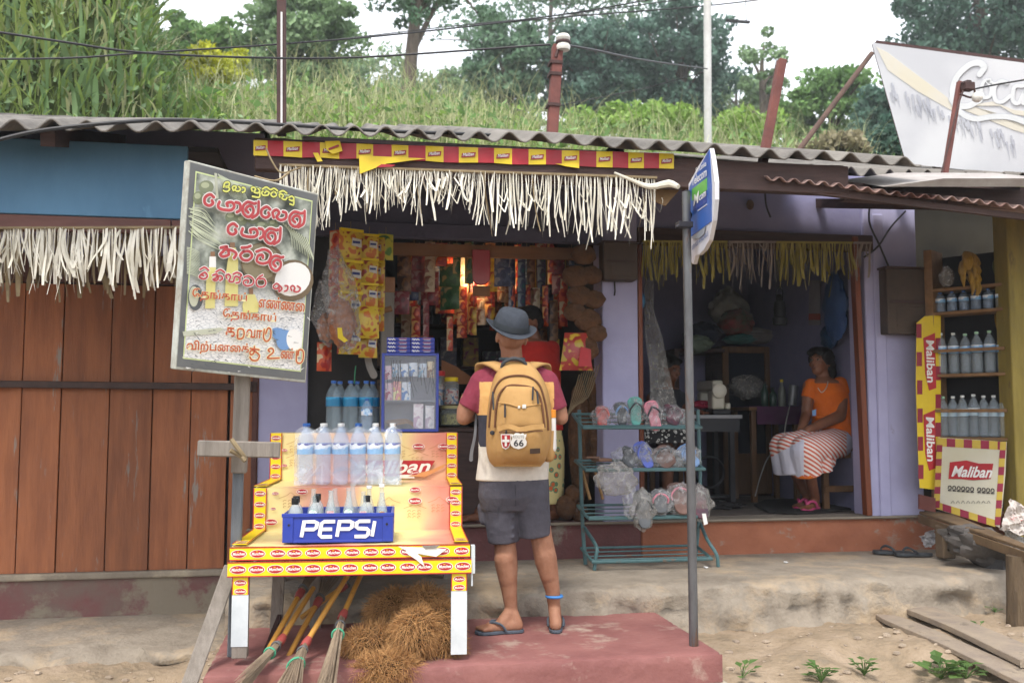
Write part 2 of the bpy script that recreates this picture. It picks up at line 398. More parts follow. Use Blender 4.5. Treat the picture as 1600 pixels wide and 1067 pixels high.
# ================================================================ BUILDINGS
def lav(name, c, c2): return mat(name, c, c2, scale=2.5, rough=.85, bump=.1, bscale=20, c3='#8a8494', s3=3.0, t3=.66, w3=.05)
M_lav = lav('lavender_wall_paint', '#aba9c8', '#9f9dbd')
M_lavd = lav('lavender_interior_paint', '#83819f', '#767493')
M_slate = mat('slate_purple_paint', '#57546a', '#4b495d', scale=3, rough=.8, bump=.1, c3='#3d3b47', s3=2, t3=.6)
M_black = mat('blackened_board', '#2b2827', '#221f1f', scale=4, rough=.7, bump=.1)
M_dkwood = mat('dark_brown_wood', '#4a3631', '#3a2a27', scale=5, rough=.75, bump=.2, stretch=(1, 1, 8))
M_tan = mat('tan_plywood', '#8a5f3a', '#7a5232', scale=3, rough=.7, stretch=(.6, 2, 4))
M_jamb = mat('varnished_jamb', '#7a3f22', '#64321b', scale=4, rough=.55, stretch=(6, 6, .6))
M_plank = mat('rust_red_door_paint', '#9a5f3d', '#804d32', scale=2.2, rough=.68, bump=.18, bscale=14, stretch=(7, 7, .8), c3='#857b72', s3=1.7, t3=.605, w3=.04, island=.2)
M_bar = mat('iron_bar', '#4d3a35', '#3c302d', scale=8, rough=.6, metal=.3)
M_blue = mat('blue_fascia_paint', '#56809f', '#4b7391', scale=2, rough=.6, bump=.06, stretch=(1, 1, .5), c3='#55809f', s3=4, t3=.62, w3=.08)
M_asb = mat('asbestos_sheet', '#7d7871', '#5f5b56', scale=3, rough=.95, bump=.25, bscale=60, stretch=(1, .4, 1), c3='#46433f', s3=1.3, t3=.55, w3=.12)
M_rust = mat('rusty_sheet', '#8d7068', '#a08d86', scale=3, rough=.8, bump=.2, c3='#5f4038', s3=2, t3=.52, metal=.2)
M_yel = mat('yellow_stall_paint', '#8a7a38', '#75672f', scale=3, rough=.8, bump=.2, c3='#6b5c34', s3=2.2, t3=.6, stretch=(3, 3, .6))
M_dark = mat('near_black', '#2c2a2c', '#242223', scale=3, rough=.9)  # near-black tone for inner walls, ceilings and small dark parts
PITCH_R = .31
def corrug(name, x0, x1, y0, y1, z0, slope, parent, m, amp=.027, per=.166, tilt=0, thick=.009, sag=.012, ph=0):
    n = int((x1-x0)/per*12)+1; xs = np.linspace(x0, x1, n); ys = np.array([y0, y0+.02, y0+.3, y0+1, (y0+y1)/2+.4, y1])
    X, Y = np.meshgrid(xs, ys)
    sheet = np.floor((X-x0)/1.02); edge = .012*np.sin(sheet*2.7)
    Z = z0+slope*(Y-y0)-.028*np.maximum(-X-.2, 0)+amp*np.sin(2*np.pi*X/per+ph)+tilt*(X-x0)+sag*np.sin(X*1.1+.5)+.004*np.sin(X*7.3)+edge*.7
    Y = Y+(edge*1.5+.008*np.sin(X*3.1))*(Y < y0+.2)
    vs = np.stack([X, Y, Z], -1).reshape(-1, 3); i = np.arange(len(ys)*n).reshape(len(ys), n)
    fs = np.stack([i[:-1, :-1], i[:-1, 1:], i[1:, 1:], i[1:, :-1]], -1).reshape(-1, 4)
    o = npmesh(name, vs, fs, m, parent, smooth=True); q = o.modifiers.new('thick', 'SOLIDIFY'); q.thickness = thick; q.offset = -1
    return o
EZ = at(600, 207, 5.0).z
# ---- middle shop (grocery) with the long asbestos roof
shop = thing('grocery_shop', 'open grocery shop under a grey corrugated roof with goods hanging in its dark doorway', 'shop', (0, 0, 0))
corrug('roof', -4.6, 3.30, 5.0, 9.6, EZ, PITCH_R, shop, M_asb)
b = MB(); b.bx(at(398,240,5.1).x, 2.9, 5.10, 5.17, EZ-.20, EZ-.032); b.build('eave_beam', M_dkwood, shop, bevel=.004)
for x in (-1.5, -.35, .8, 1.93, 2.85): b = MB(); b.bar((x, 5.14, EZ-.07), (x, 6.9, EZ+.40), .07, .10); b.build('rafter', M_dkwood, shop)
b = MB(); b.bx(-.56, -.235, 6.70, 6.86, .80, 3.25); b.bx(-.30, 1.90, 6.72, 6.88, 2.97, 3.5); b.build('wall', M_lav, shop, bevel=.006)
b = MB(); b.bx(-.30, 1.84, 6.685, 6.715, 2.90, 3.19); b.bx(-.30, 1.84, 6.66, 6.74, 2.795, 2.90); b.build('lintel', M_slate, shop, bevel=.006)
b = MB(); b.bx(-.235, .235, 6.76, 6.80, .80, 2.79); b.build('board', M_black, shop)
b = MB(); b.bx(1.845, 2.115, 6.70, 6.95, .80, 3.3); b.build('pillar', M_lav, shop, bevel=.012, seg=2)
b = MB(); b.bx(.2, 1.84, 6.9, 6.93, 2.71, 2.80); b.build('ceiling_board', M_tan, shop)
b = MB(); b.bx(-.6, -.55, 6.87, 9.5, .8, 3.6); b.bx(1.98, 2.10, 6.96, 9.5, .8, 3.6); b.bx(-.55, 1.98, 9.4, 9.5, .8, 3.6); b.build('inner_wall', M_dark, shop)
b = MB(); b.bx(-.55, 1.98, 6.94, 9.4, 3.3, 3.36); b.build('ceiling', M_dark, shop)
# a worn grey post just inside the doorway, with tape round its top
p = at(606, 450, 6.62); b = MB(); b.bx(p.x-.045, p.x+.045, 6.60, 6.68, 1.2, at(606, 438, 6.62).z); b.bx(p.x-.048, p.x+.048, 6.597, 6.683, at(606, 457, 6.6).z, at(606, 433, 6.6).z, 1)
tag(b.build('wooden_post', [mat('pale_grey_wood', '#8e8982', '#7d7871', scale=4, rough=.8, stretch=(5, 5, .5)), mat('brown_tape', '#a2744e', '#8f6342', rough=.5)], bevel=.004), 'pale grey square post wrapped with brown tape beside the blue carton stack', 'post')
# ---- closed shop on the left
cs = thing('closed_shop', 'closed shop with rust red plank door and blue fascia above', 'shop', (0, 0, 0))
b = MB(); xs = [-2.62]
for wd in (.30, .27, .24, .30, .27, .245, .25, .215): xs.append(xs[-1]+wd)
for i in range(len(xs)-1):
    gp = .016 if i == 6 else .005
    b.bx(xs[i]+.002, xs[i+1]-gp, 6.70+.004*(i % 2), 6.74, .545, 2.42)
door = b.build('plank_door', M_plank, cs, bevel=.003)
z = at(150, 600, 6.6).z; b = MB(); b.bar((-2.7, 6.66, z+.002), (-.60, 6.66, z-.012), .05, .045); b.box((-.62, 6.68, z-.01), (.10, .03, .07)); b.build('door_bar', M_bar, door, bevel=.004)
b = MB(); b.bx(-2.7, -.565, 6.74, 6.80, .5, 2.5); b.build('door_backing', M_dark, cs)
b = MB(); b.bx(-.598, -.562, 6.68, 6.78, .54, 2.62); b.bx(-2.7, -.56, 6.68, 6.78, 2.43, 2.62); b.build('door_frame', mat('maroon_brown_paint', '#5d3a33', '#4d302b', scale=4, rough=.7), cs, bevel=.004)
b = MB(); b.bx(-4.6, -2.63, 6.70, 6.9, .26, 3.3); b.bx(-2.7, -.56, 6.72, 6.88, 2.63, 3.5); b.build('wall', M_lav, cs)
b = MB(); b.bx(-4.6, -.625, 6.69, 6.95, .25, .52); b.bx(-4.6, -.625, 6.665, 6.95, .50, .545, 1); b.build('plinth', [M_plinthl, M_conc], cs, bevel=.012, seg=2)
zb, zt = at(150, 338, 5.4).z, at(150, 222, 5.4).z; xr = at(292, 280, 5.4).x
b = MB(); b.bx(-3.2, xr, 5.40, 5.43, zb, zt); b.build('fascia', M_blue, cs, bevel=.004)
b = MB(); b.bx(-3.2, xr-.08, 5.405, 5.44, zb-.085, zb-.004); b.bx(xr-.075, xr, 5.41, 5.44, zb-.08, zb-.006); b.build('fascia_rail', mat('reddish_brown_rail', '#6e4a42', '#5d3d37', scale=4, rough=.7, stretch=(.7, 3, 3)), cs, bevel=.003)
b = MB(); b.bx(-3.4, -.70, 5.44, 6.7, zt-.02, zt+.01); b.build('soffit', M_dark, cs)
# ---- tailor shop on the right of the pillar
ts = thing('tailor_shop', 'open lavender tailor shop with a sewing machine inside', 'shop', (0, 0, 0))
xj = at(1350, 600, 6.7).x
b = MB(); b.bx(xj+.03, 4.36, 6.70, 6.95, .80, 3.2); b.bx(xj+.10, xj+.19, 6.685, 6.70, .80, 3.1); b.build('wall', M_lav, ts, bevel=.01)
zl = at(1200, 378, 6.7).z
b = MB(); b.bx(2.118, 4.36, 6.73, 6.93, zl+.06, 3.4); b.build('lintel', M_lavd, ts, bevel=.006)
b = MB(); b.bx(2.118, 4.0, 6.69, 6.75, zl-.05, zl+.075); b.build('shutter_rail', M_dkwood, ts, bevel=.004)
b = MB(); b.bar((xj+.005, 6.71, .81), (xj-.05, 6.71, zl+.06), .045, .07); b.build('door_jamb', M_jamb, ts, bevel=.004); b = MB(); b.bx(2.118, 2.15, 6.70, 6.78, .81, zl-.05); b.build('door_jamb', M_jamb, ts, bevel=.004)
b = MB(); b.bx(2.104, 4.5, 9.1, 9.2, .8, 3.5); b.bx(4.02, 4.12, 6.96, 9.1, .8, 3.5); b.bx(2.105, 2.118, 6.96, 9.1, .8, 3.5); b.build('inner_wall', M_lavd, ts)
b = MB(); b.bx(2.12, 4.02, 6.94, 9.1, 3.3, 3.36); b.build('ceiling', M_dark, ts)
for x in (2.3, 3.3, 4.2): b = MB(); b.bar((x, 5.3, EZ-.10), (x, 6.75, EZ+.28), .06, .09); b.build('rafter', M_dkwood, ts)
b = MB(); b.bx(2.95, 5.4, 5.24, 5.30, EZ-.20, EZ-.09); b.build('eave_beam', M_dkwood, ts)
# far roof of the right hand shops, rusty lower sheet
YF = 6.75; zf = at(1400, 268, YF).z
corrug('roof', 3.34, 9.0, YF, 10.5, zf, .30, ts, M_asb, amp=.035, per=.166)
p0 = at(1200, 276, 5.05); p1 = at(1610, 322, 5.05)
b0 = thing('awning', 'sagging rust streaked metal awning over the yellow stall', 'awning', (0, 0, 0))
corrug('metal_sheet', p0.x, p0.x+2.9, 5.05, 6.6, p0.z, .26, b0, M_rust, amp=.013, per=.09, tilt=(p1.z-p0.z)/(p1.x-p0.x), thick=.004, sag=.012)
b = MB(); b.bar((p0.x+.02, 5.12, p0.z-.035), (p1.x+.5, 5.12, p1.z-.09), .03, .035); b.bar((p0.x+1.2, 5.12, p0.z-.1), (p0.x+1.2, 6.9, p0.z+.3), .05, .07); b.build('batten', M_dkwood, b0)
p = at(1460, 287, 5.0); b = MB(); b.slab([at(1380, 292, 5.03), at(1475, 279, 5.0), at(1640, 279, 5.0), at(1640, 292, 5.03)], (0, .5, .16)); tag(b.build('metal_sheet', mat('pale_sheet', '#a29d98', '#8d8580', rough=.7)), 'loose pale metal sheet lying on the rusty awning', 'metal sheet')
# yellow-walled stall at the far right
st = thing('yellow_stall', 'yellow painted stall wall with corner painted shadow-dark beside the tailor shop', 'stall', (0, 0, 0))
M_stall_shade = mat('shade_painted_wall', '#353026', '#2b271f', scale=2, rough=.9, c3='#24211b', s3=2)  # the recess's shade is painted into this wall as near-black
b = MB(); b.bx(4.365, 7.0, 6.95, 7.05, .3, 3.4); b.build('wall', M_stall_shade, st)
q = at(1592, 500, 6.05); b = MB(); b.bx(q.x-.07, q.x+.10, 6.05, 6.2, .3, 3.0); b.build('post', M_yel, st, bevel=.006)
b = MB(); b.bx(q.x+.10, q.x+1.4, 6.08, 6.14, .3, 3.0); b.build('side_wall', M_yel, st)
# ================================================================ VEGETATION ON THE HILL
def leafmat(name, c, c2, isl=.35, rough=.55):
    m = mat(name, c, c2, scale=.6, rough=rough, island=isl, spec=.3)
    n = m.node_tree; b = n.nodes['Principled BSDF']; out = n.nodes['Material Output']      # thin leaves let light through
    t = n.nodes.new('ShaderNodeBsdfTranslucent'); mixs = n.nodes.new('ShaderNodeMixShader'); mixs.inputs[0].default_value = .35
    col = b.inputs['Base Color'].links[0].from_socket
    n.links.new(col, t.inputs[0]); n.links.new(b.outputs[0], mixs.inputs[1]); n.links.new(t.outputs[0], mixs.inputs[2]); n.links.new(mixs.outputs[0], out.inputs[0])
    return m
M_g1 = leafmat('grass_blades', '#6f8a42', '#95a55e', .4)
M_g2 = leafmat('grass_straw', '#bdbc95', '#a0a873', .3); M_g3 = leafmat('broad_grass', '#6a8a55', '#86a070', .3)
M_l1 = leafmat('leaf_mid', '#62854a', '#7a9a5c'); M_l2 = leafmat('leaf_dark', '#56755a', '#6d8a6a'); M_l3 = leafmat('leaf_pale', '#8aa478', '#748f62')  # tree greens paled so the colour itself carries some distance haze
M_l4 = leafmat('leaf_bright', '#90ad55', '#76994a'); M_l5 = leafmat('leaf_yellow', '#cfd04a', '#b9c24a', .25); M_l6 = leafmat('leaf_blue_dark', '#4b6a5c', '#5f7d6c'); M_l7 = leafmat('leaf_dry', '#9c9278', '#7d7a58')
M_bark = mat('bark', '#6b6055', '#51473f', scale=5, rough=.95, bump=.5, stretch=(3, 3, .6))
def blades(name, n, sampler, L0, L1, wd, mats, mixp, bend=.5, parent=None):
    P = sampler(n); n = len(P)
    a = rng.uniform(0, 2*np.pi, n); L = rng.uniform(L0, L1, n); be = rng.uniform(.1, bend, n)*L; wv = wd*rng.uniform(.6, 1.3, n)
    d = np.stack([np.cos(a), np.sin(a), np.zeros(n)], 1); sdv = np.stack([-np.sin(a+.4), np.cos(a+.4), np.zeros(n)], 1)
    up = np.array([0, 0, 1.0])
    p1 = P+up*(L*.5)[:, None]+d*(be*.25)[:, None]; p2 = P+up*(L*.86)[:, None]+d*(be*.75)[:, None]; p3 = P+up*(L*.97)[:, None]+d*(be*1.25)[:, None]
    vs = np.stack([P-sdv*wv[:, None]*.4, P+sdv*wv[:, None]*.4, p1+sdv*wv[:, None]*.5, p1-sdv*wv[:, None]*.5, p2+sdv*wv[:, None]*.35, p2-sdv*wv[:, None]*.35, p3+sdv*wv[:, None]*.06, p3-sdv*wv[:, None]*.06], 1).reshape(-1, 3)
    o = (np.arange(n)*8)[:, None]
    fs = np.concatenate([o+np.array([0, 1, 2, 3]), o+np.array([3, 2, 4, 5]), o+np.array([5, 4, 6, 7])], 1).reshape(-1, 4)
    mi = np.repeat((rng.uniform(0, 1, n) < mixp).astype(int), 3)
    return npmesh(name, vs, fs, mats, parent, mi=mi)
def on_hill(u0, u1, y0, y1, pw=1.0):
    def f(n):
        Y = y0+(y1-y0)*rng.uniform(0, 1, n)**pw; X = rng.uniform(u0, u1, n)*Y
        k = fnoise(X, Y, .9) > rng.uniform(-1.1, .5, n); X, Y = X[k], Y[k]
        return np.stack([X, Y, hill_z(X, Y)-.03], 1)
    return f
def leaves(P, size, rnd=.35, droop=0, asp=.55):
    n = len(P); s = size*rng.uniform(1-rnd, 1+rnd, n)
    a = rng.normal(0, 1, (n, 3)); a[:, 2] -= droop; a /= np.linalg.norm(a, axis=1)[:, None]
    b = rng.normal(0, 1, (n, 3)); b -= a*(a*b).sum(1)[:, None]; b /= np.linalg.norm(b, axis=1)[:, None]
    A = a*s[:, None]; B = b*(s*asp)[:, None]
    vs = np.stack([P-A*.5, P+B*.5, P+A*.5, P-B*.5], 1).reshape(-1, 3); return vs, np.arange(n*4).reshape(n, 4)
def crown_pts(c, r, clumps, per, cr=.28, shell=.55):
    c = np.array(c); r = np.array(r); P = []
    for _ in range(clumps):
        d = rng.normal(0, 1, 3); d /= np.linalg.norm(d); d[2] = d[2]*.9
        q = c+d*r*(shell+(1-shell)*rng.uniform()**.5)*rng.uniform(.55, 1.05)
        k = int(per*rng.uniform(.5, 1.4)); e = rng.normal(0, 1, (k, 3)); e *= (rng.uniform(.2, 1, k)**.5/np.linalg.norm(e, axis=1))[:, None]
        P.append(q+e*r.mean()*cr*rng.uniform(.6, 1.3)*np.array([1.15, 1.15, .75]))
    return np.concatenate(P)
def tree(name, label, Y, px, ptop, pbot, wpx, m, clumps=60, per=90, leaf=.16, cr=.3, trunk=True, cat='tree', group=None, lean=0, squash=1, limbs=9, tr=.16, droop=0, base=None, extra=None):
    ct, cb = at(px, ptop, Y), at(px, pbot, Y); rx = (at(px+wpx/2, ptop, Y)-at(px-wpx/2, ptop, Y)).length/2
    c = (ct+cb)/2; rz_ = (ct.z-cb.z)/2; gz = float(hill_z(np.array(c.x), np.array(Y))) if base is None else base
    t = thing(name, label, cat, (c.x, Y, gz-.3), 0, group)
    P = crown_pts((c.x, Y, c.z), (rx*.92, rx*.8*squash, rz_*.92), clumps, per, cr)
    if extra is not None: P = np.concatenate([P]+[crown_pts((at(a, b, Y).x, Y, at(a, b, Y).z), (ra*Y/F, ra*Y/F, rb*Y/F), k, per, cr*1.2) for a, b, ra, rb, k in extra])
    vs, fs = leaves(P, leaf, droop=droop); vs = vs-np.array([c.x, Y, gz-.3]); npmesh('crown', vs, fs, m, t)
    if trunk:
        b = WB(); th = c.z-rz_*.1
        pts = [V((c.x+lean, Y, gz-.4)), V((c.x+lean*.6+.05, Y, gz+(th-gz)*.45)), V((c.x, Y, th)), V((c.x+.1, Y, c.z+rz_*.55))]
        b.tube(pts, [tr, tr*.85, tr*.6, tr*.15], 8, sub=4)
        for k in range(limbs):
            q = P[rng.integers(len(P))]; s0 = ex(pts[1], pts[2], rng.uniform(.3, 1.2)); mid = ex(s0, V(q), .5)+V((0, 0, .12*rz_))
            b.tube([s0, mid, V(q)], [tr*.42, tr*.25, tr*.08], 6, sub=3)
        b.build('trunk', M_bark, t, smooth=True)
    return t
def undergrowth(name, n, samp, h, size, m):          # low leafy weeds between the grass
    P = samp(n); k = len(P); P = P+np.stack([rng.normal(0, .06, k), rng.normal(0, .06, k), h*rng.uniform(0, 1, k)**1.5], 1); vs, fs = leaves(P, size, .6, 0, .4); return stuff(npmesh(name, vs, fs, m))
stuff(blades('grass', 26000, on_hill(-.42, -.1, 10, 16), .12, .36, .026, [M_g1, M_g2], .35, .8))
stuff(blades('grass', 7000, on_hill(-.42, -.14, 10.0, 14), .2, .5, .055, [M_g1, M_g3], .6, .9))
stuff(blades('grass', 22000, on_hill(-.2, .95, 11, 20), .2, .6, .014, [M_g1, M_g2], .75, 1.1))
stuff(blades('grass', 2500, on_hill(-.35, .6, 11, 17), .7, 1.15, .010, [M_g2, M_g2], .5, .8))
undergrowth('weeds', 26000, on_hill(-.42, -.1, 10, 16), .32, .10, M_l3); undergrowth('weeds', 16000, on_hill(-.4, .9, 10.5, 19), .55, .11, M_l4); undergrowth('weeds', 9000, on_hill(-.4, .9, 11, 19), .7, .15, M_l1)
tree('leafy_tree', 'dense mid green tree on the hill above the yellow bush', 27, 315, 5, 175, 165, M_l1, 80, 120, .2, cr=.24)
tree('feathery_tree', 'pale feathery tree rising behind the dark iron pole', 26, 470, -60, 200, 215, M_l3, 120, 120, .18, cr=.22, lean=.5, limbs=14)
tree('tall_tree', 'tall forked tree with a bare pale trunk and thin dark canopy', 23, 655, -210, 100, 300, M_l2, 60, 110, .13, cr=.15, lean=-.5, tr=.2, limbs=22)
GT = 'pale trees in a line beyond the hill'
for Yt, px, tp, bt, wp, m, cl, lb in ((31, 795, 15, 230, 170, M_l2, 90, 'misty tree directly left of the rusty insulator post'), (31, 925, -10, 230, 190, M_l6, 100, 'broad dark tree right behind the rusty insulator post'), (32, 1065, -40, 230, 210, M_l6, 100, 'dark tree standing behind the white concrete pole'), (40, 860, -110, 160, 440, M_l2, 100, 'big misty tree filling the gap above the insulator post'), (42, 560, 60, 230, 240, M_l3, 80, 'low pale tree behind the bare trunk of the tall tree'), (42, 690, 90, 240, 200, M_l3, 70, 'low misty tree between the tall tree and the insulator post'), (38, 1010, 80, 240, 220, M_l2, 80, 'low tree seen between the insulator post and the white pole'), (44, 1150, 95, 240, 170, M_l3, 70, 'far pale tree low behind the white concrete pole')):
    tree('far_tree', lb, Yt, px, tp, bt, wp, m, cl, 115, .22, cr=.2, group=GT, limbs=14)
tree('slender_tree', 'thin see-through tree just right of the white concrete pole', 30, 1190, 35, 200, 105, M_l3, 30, 70, .17, cr=.2, limbs=12)
tree('round_tree', 'round mid green tree under the diagonal wooden brace', 24, 1300, 92, 280, 190, M_l1, 90, 120, .19, cr=.22)
tree('conifer', 'dark layered conifer looming above the faded billboard', 26, 1530, -120, 140, 350, M_l6, 150, 120, .2, cr=.17, droop=.7, limbs=16)
tree('conifer', 'dark green tree close behind the left edge of the billboard', 20, 1400, 105, 300, 160, M_l6, 80, 110, .16, cr=.22)
tree('shrub', 'bright yellow leaved bush on the grassy hill', 14.5, 335, 62, 150, 128, M_l5, 60, 90, .085, cr=.22, trunk=False, cat='bush')
tree('shrub', 'pale lime shrub among the grass left of the rusty insulator post', 17, 770, 172, 230, 150, M_l4, 30, 110, .12, cr=.34, trunk=False, cat='bush')
tree('shrub', 'leafy green shrub just right of the rusty insulator post', 17.5, 960, 160, 235, 200, M_l4, 34, 110, .13, cr=.34, trunk=False, cat='bush')
tree('shrub', 'sunlit green shrub just left of the white concrete pole', 19, 1055, 150, 250, 130, M_l4, 36, 110, .14, cr=.34, trunk=False, cat='bush')
tree('shrub', 'bright lime shrub between the white pole and the leaning rusty post', 16, 1160, 165, 260, 150, M_l4, 40, 110, .12, cr=.34, trunk=False, cat='bush')
tree('shrub', 'yellow green shrub in tall grass right of the dark iron pole', 15, 500, 150, 220, 90, M_l5, 8, 60, .08, cr=.34, trunk=False, cat='bush')
tree('shrub', 'dry tangled shrub behind the roof beside the billboard', 12, 1310, 205, 275, 130, M_l7, 34, 70, .11, cr=.34, trunk=False, cat='bush', base=4.0)
tree('shrub', 'dark tangled shrub touching the lower left edge of the billboard', 13, 1395, 175, 275, 90, M_l6, 34, 90, .1, cr=.34, trunk=False, cat='bush', base=4.0)
# ================================================================ FRINGES, BANNER, POLES, WIRES, SIGNS
M_palm = mat('bleached_palm_leaf', '#e6e2d6', '#d3cdba', scale=9, rough=.8, island=.15)
M_palmd = mat('dull_palm_leaf', '#8d7c5e', '#75664d', scale=9, rough=.85, island=.15)
M_palmy = mat('yellow_palm_leaf', '#958b45', '#7f7638', scale=9, rough=.8, island=.15)
M_palmg = mat('grey_palm_leaf', '#8f857f', '#7d736d', scale=9, rough=.8, island=.15)
def fringe(name, label, group, xs0, xs1, ytop, ybot, Y, n, mats, pick, cat='fringe', wd=.013, wild=.02, tang=0):
    """ytop(px), ybot(px): picture heights of the strips' upper and lower ends along the fringe"""
    b = MB()
    xa, xb = at(xs0, ytop(xs0), Y), at(xs1, ytop(xs1), Y)
    b.bar(xa, xb, .012, .022, 0, up=(0, 1, 0))
    for i in range(int(n*1.55)):
        px = xs0+(xs1-xs0)*((i % n)+random.random())/n; t = at(px, ytop(px), Y); e = at(px, ybot(px)+random.gauss(-3, 14), Y)
        L = t.z-e.z; m = pick(px); dy = random.uniform(-.03, .05)
        k = 7; sw = random.gauss(0, wild); ph = random.uniform(0, 6); tw = random.uniform(-.6, .6); pts = []; cur = random.gauss(0, wild*.8)
        curl = random.random() < tang
        for j in range(k):
            s = j/(k-1); pts.append(V((t.x+sw*s*s+cur*.4*math.sin(s*4+ph), t.y+dy*s+.012*math.sin(s*5+ph), t.z-L*s)))
        if curl:
            pts = pts[:4]+[pts[3]+V((.03, -.02, -.05)), pts[3]+V((.05, -.01, .02)), pts[2]+V((.045, 0, -.01))]
        W = wd*random.uniform(.5, 1.5) if i < n else .0045; vs = []; fs = []
        for j, q in enumerate(pts):
            s = j/(k-1); a = tw+1.2*s*math.sin(ph); ww = W*(.55+.6*s if s < .9 else .8)
            d = V((math.cos(a), math.sin(a), 0))*ww/2; vs += [q-d, q+d]
        for j in range(k-1): fs.append((2*j, 2*j+1, 2*j+3, 2*j+2))
        b.add(vs, fs, m)
    o = b.build(name, mats); return tag(o, label, cat, group)
GF = 'dried palm leaf fringes along the shop fronts'
fringe('leaf_fringe', 'long white palm leaf fringe hanging below the red and yellow banner strip', GF, 436, 1026, lambda x: 258+(x-436)*.034, lambda x: (352 if x < 520 else 322 if x < 640 else 318 if x < 745 else 352+(x-745)*.075) , 5.08, 185, [M_palmd, M_palm], lambda x: 1 if random.random() < .94 else 0, tang=.16, wild=.026, wd=.0092)
fringe('leaf_fringe', 'short white palm leaf fringe above the rust red plank door', GF, -30, 284, lambda x: 356-(x-140)*.004, lambda x: 438-9*math.sin(x*.05), 5.36, 74, [M_palmd, M_palm], lambda x: 1, wd=.0165, wild=.03, tang=.07)
fringe('leaf_fringe', 'brown dried leaf fringe hanging behind the white one at the plank door', GF, -30, 284, lambda x: 360, lambda x: 445, 5.46, 70, [M_palmd], lambda x: 0, wd=.02, wild=.025)
fy = lambda x: 377+(x-1000)*.007
fringe('leaf_fringe', 'yellow leaf fringe over the tailor opening behind the steel sign pole', GF, 1004, 1136, fy, lambda x: 430, 6.62, 44, [M_palmy], lambda x: 0, wd=.02, wild=.012)
fringe('leaf_fringe', 'pale grey leaf fringe over the tailor opening between two yellow ones', GF, 1138, 1212, fy, lambda x: 433, 6.62, 20, [M_palmg], lambda x: 0, wd=.014, wild=.02, tang=.1)
fringe('leaf_fringe', 'yellow leaf fringe over the tailor opening above the seated woman', GF, 1213, 1332, fy, lambda x: 433, 6.62, 40, [M_palmy], lambda x: 0, wd=.02, wild=.012)
fringe('leaf_fringe', 'short grey leaf tuft at the end of the tailor fringe', GF, 1334, 1362, fy, lambda x: 425, 6.62, 7, [M_palmg], lambda x: 0, wd=.016, wild=.01)
# loose twine and knotted leaf ends at the pole
b = MB(); b.tube([at(1060, 292, 4.98), at(1045, 287, 5.03), at(1015, 292, 5.06), at(985, 281, 5.07), at(960, 270, 5.07)], [.014, .022, .016, .01, .006], 7, sub=3)
tag(b.build('leaf_bundle', M_palm, smooth=True), 'knotted bundle of pale palm leaves tied to the steel sign pole', 'bundle')
b = MB(); b.slab([at(1020, 290, 5.2), at(1068, 290, 5.2), at(1040, 322, 5.2), at(1016, 312, 5.2)], (0, .01, 0)); tag(b.build('cardboard_piece', mat('cardboard', '#8f7350', '#7d6445', rough=.85)), 'brown cardboard scrap tucked under the eave beside the pole', 'cardboard')
b = MB(); b.tube([at(416, 232, 5.02), at(425, 252, 5.0), at(440, 270, 5.0), at(470, 262, 5.02)], .005, 5, sub=4); b.tube([at(398, 276, 4.95), at(430, 283, 4.9), at(452, 270, 4.98)], .006, 5, sub=4)
tag(b.build('twine', M_palmd, smooth=True), 'pale twine strip looped from the banner to the coconut sign', 'twine')
# ---- banner strip of red and yellow panels
M_byel = mat('banner_yellow', '#dcbf1e', '#cdb01a', scale=4, rough=.45); M_bred = mat('banner_red', '#a81e2b', '#951b27', scale=4, rough=.45); M_blogo = mat('banner_logo', '#8e2630', rough=.5); M_wht = mat('print_white', '#e6e4df', rough=.6)
ban = thing('banner', 'paper banner strip of red and yellow panels with small logos nailed under the eave', 'banner', (0, 0, 0))
EDGE = [396, 418, 443, 472, 500, 530, 557, 583, 612, 638, 665, 693, 717, 747, 772, 800, 826, 853, 878, 905, 932, 957, 982, 1006, 1030, 1053]
bs = MB(); bw = MB(); YB = 5.085
def bt(x): return 219+(x-396)*.036 if x < 560 else 224.9+(x-560)*.031
for a in EDGE: pass
bs.v = [tuple(at(a, bt(a)+dy, YB)+V((0, d+.002*math.sin(a*.11), 0))) for a in EDGE for dy, d in ((0, 0), (24+.8*math.sin(a), 0), (24+.8*math.sin(a), .004), (0, .004))]
for i in range(len(EDGE)-1):
    for k in range(4): bs.f.append((4*i+k, 4*i+(k+1) % 4, 4*i+4+(k+1) % 4, 4*i+4+k)); bs.m.append(i % 2)
    if i % 2 == 0:
        a, c = EDGE[i], EDGE[i+1]; o = at(a, bt(a), YB-.002); u = at(c, bt(c), YB-.002)-o; v = at(a, bt(a)+24, YB-.002)-o; o = o+V((0, -.002, 0))
        bs.slab([o+u*.16+v*.42, o+u*.88+v*.32, o+u*.84+v*.62, o+u*.12+v*.70], (0, -.0012, 0), 2)
        put_text(bw, 'Maliban', o+u*.2+v*.62+V((0, -.0025, 0)), u*.58-v*.07, -v*.2, bold=.01, shear=.25)
bs.build('strip', [M_byel, M_bred, M_blogo], ban); bw.build('lettering', M_wht, ban)
b = MB(); Q = Plane(at(560, 245, 5.06), at(660, 250, 5.06), at(560, 270, 5.05))
b.slab([at(561, 243, 5.06), at(665, 248, 5.07), at(604, 256, 5.06), at(562, 272, 5.05)], (0, .004, 0)); b.slab([at(588, 262, 5.052), at(596, 257, 5.052), at(618, 258, 5.052), at(612, 261, 5.052)], (0, -.003, 0), 1)
tag(b.build('paper_flag', [M_byel, M_bred]), 'torn yellow paper flag hanging loose below the banner strip', 'paper')
b = MB(); b.slab([at(489, 239, 5.07), at(497, 239, 5.07), at(504, 252, 5.06), at(496, 253, 5.06)], (0, .003, 0)); tag(b.build('paper_scrap', M_byel), 'small yellow paper scrap dangling under the banner left of the flag', 'paper')
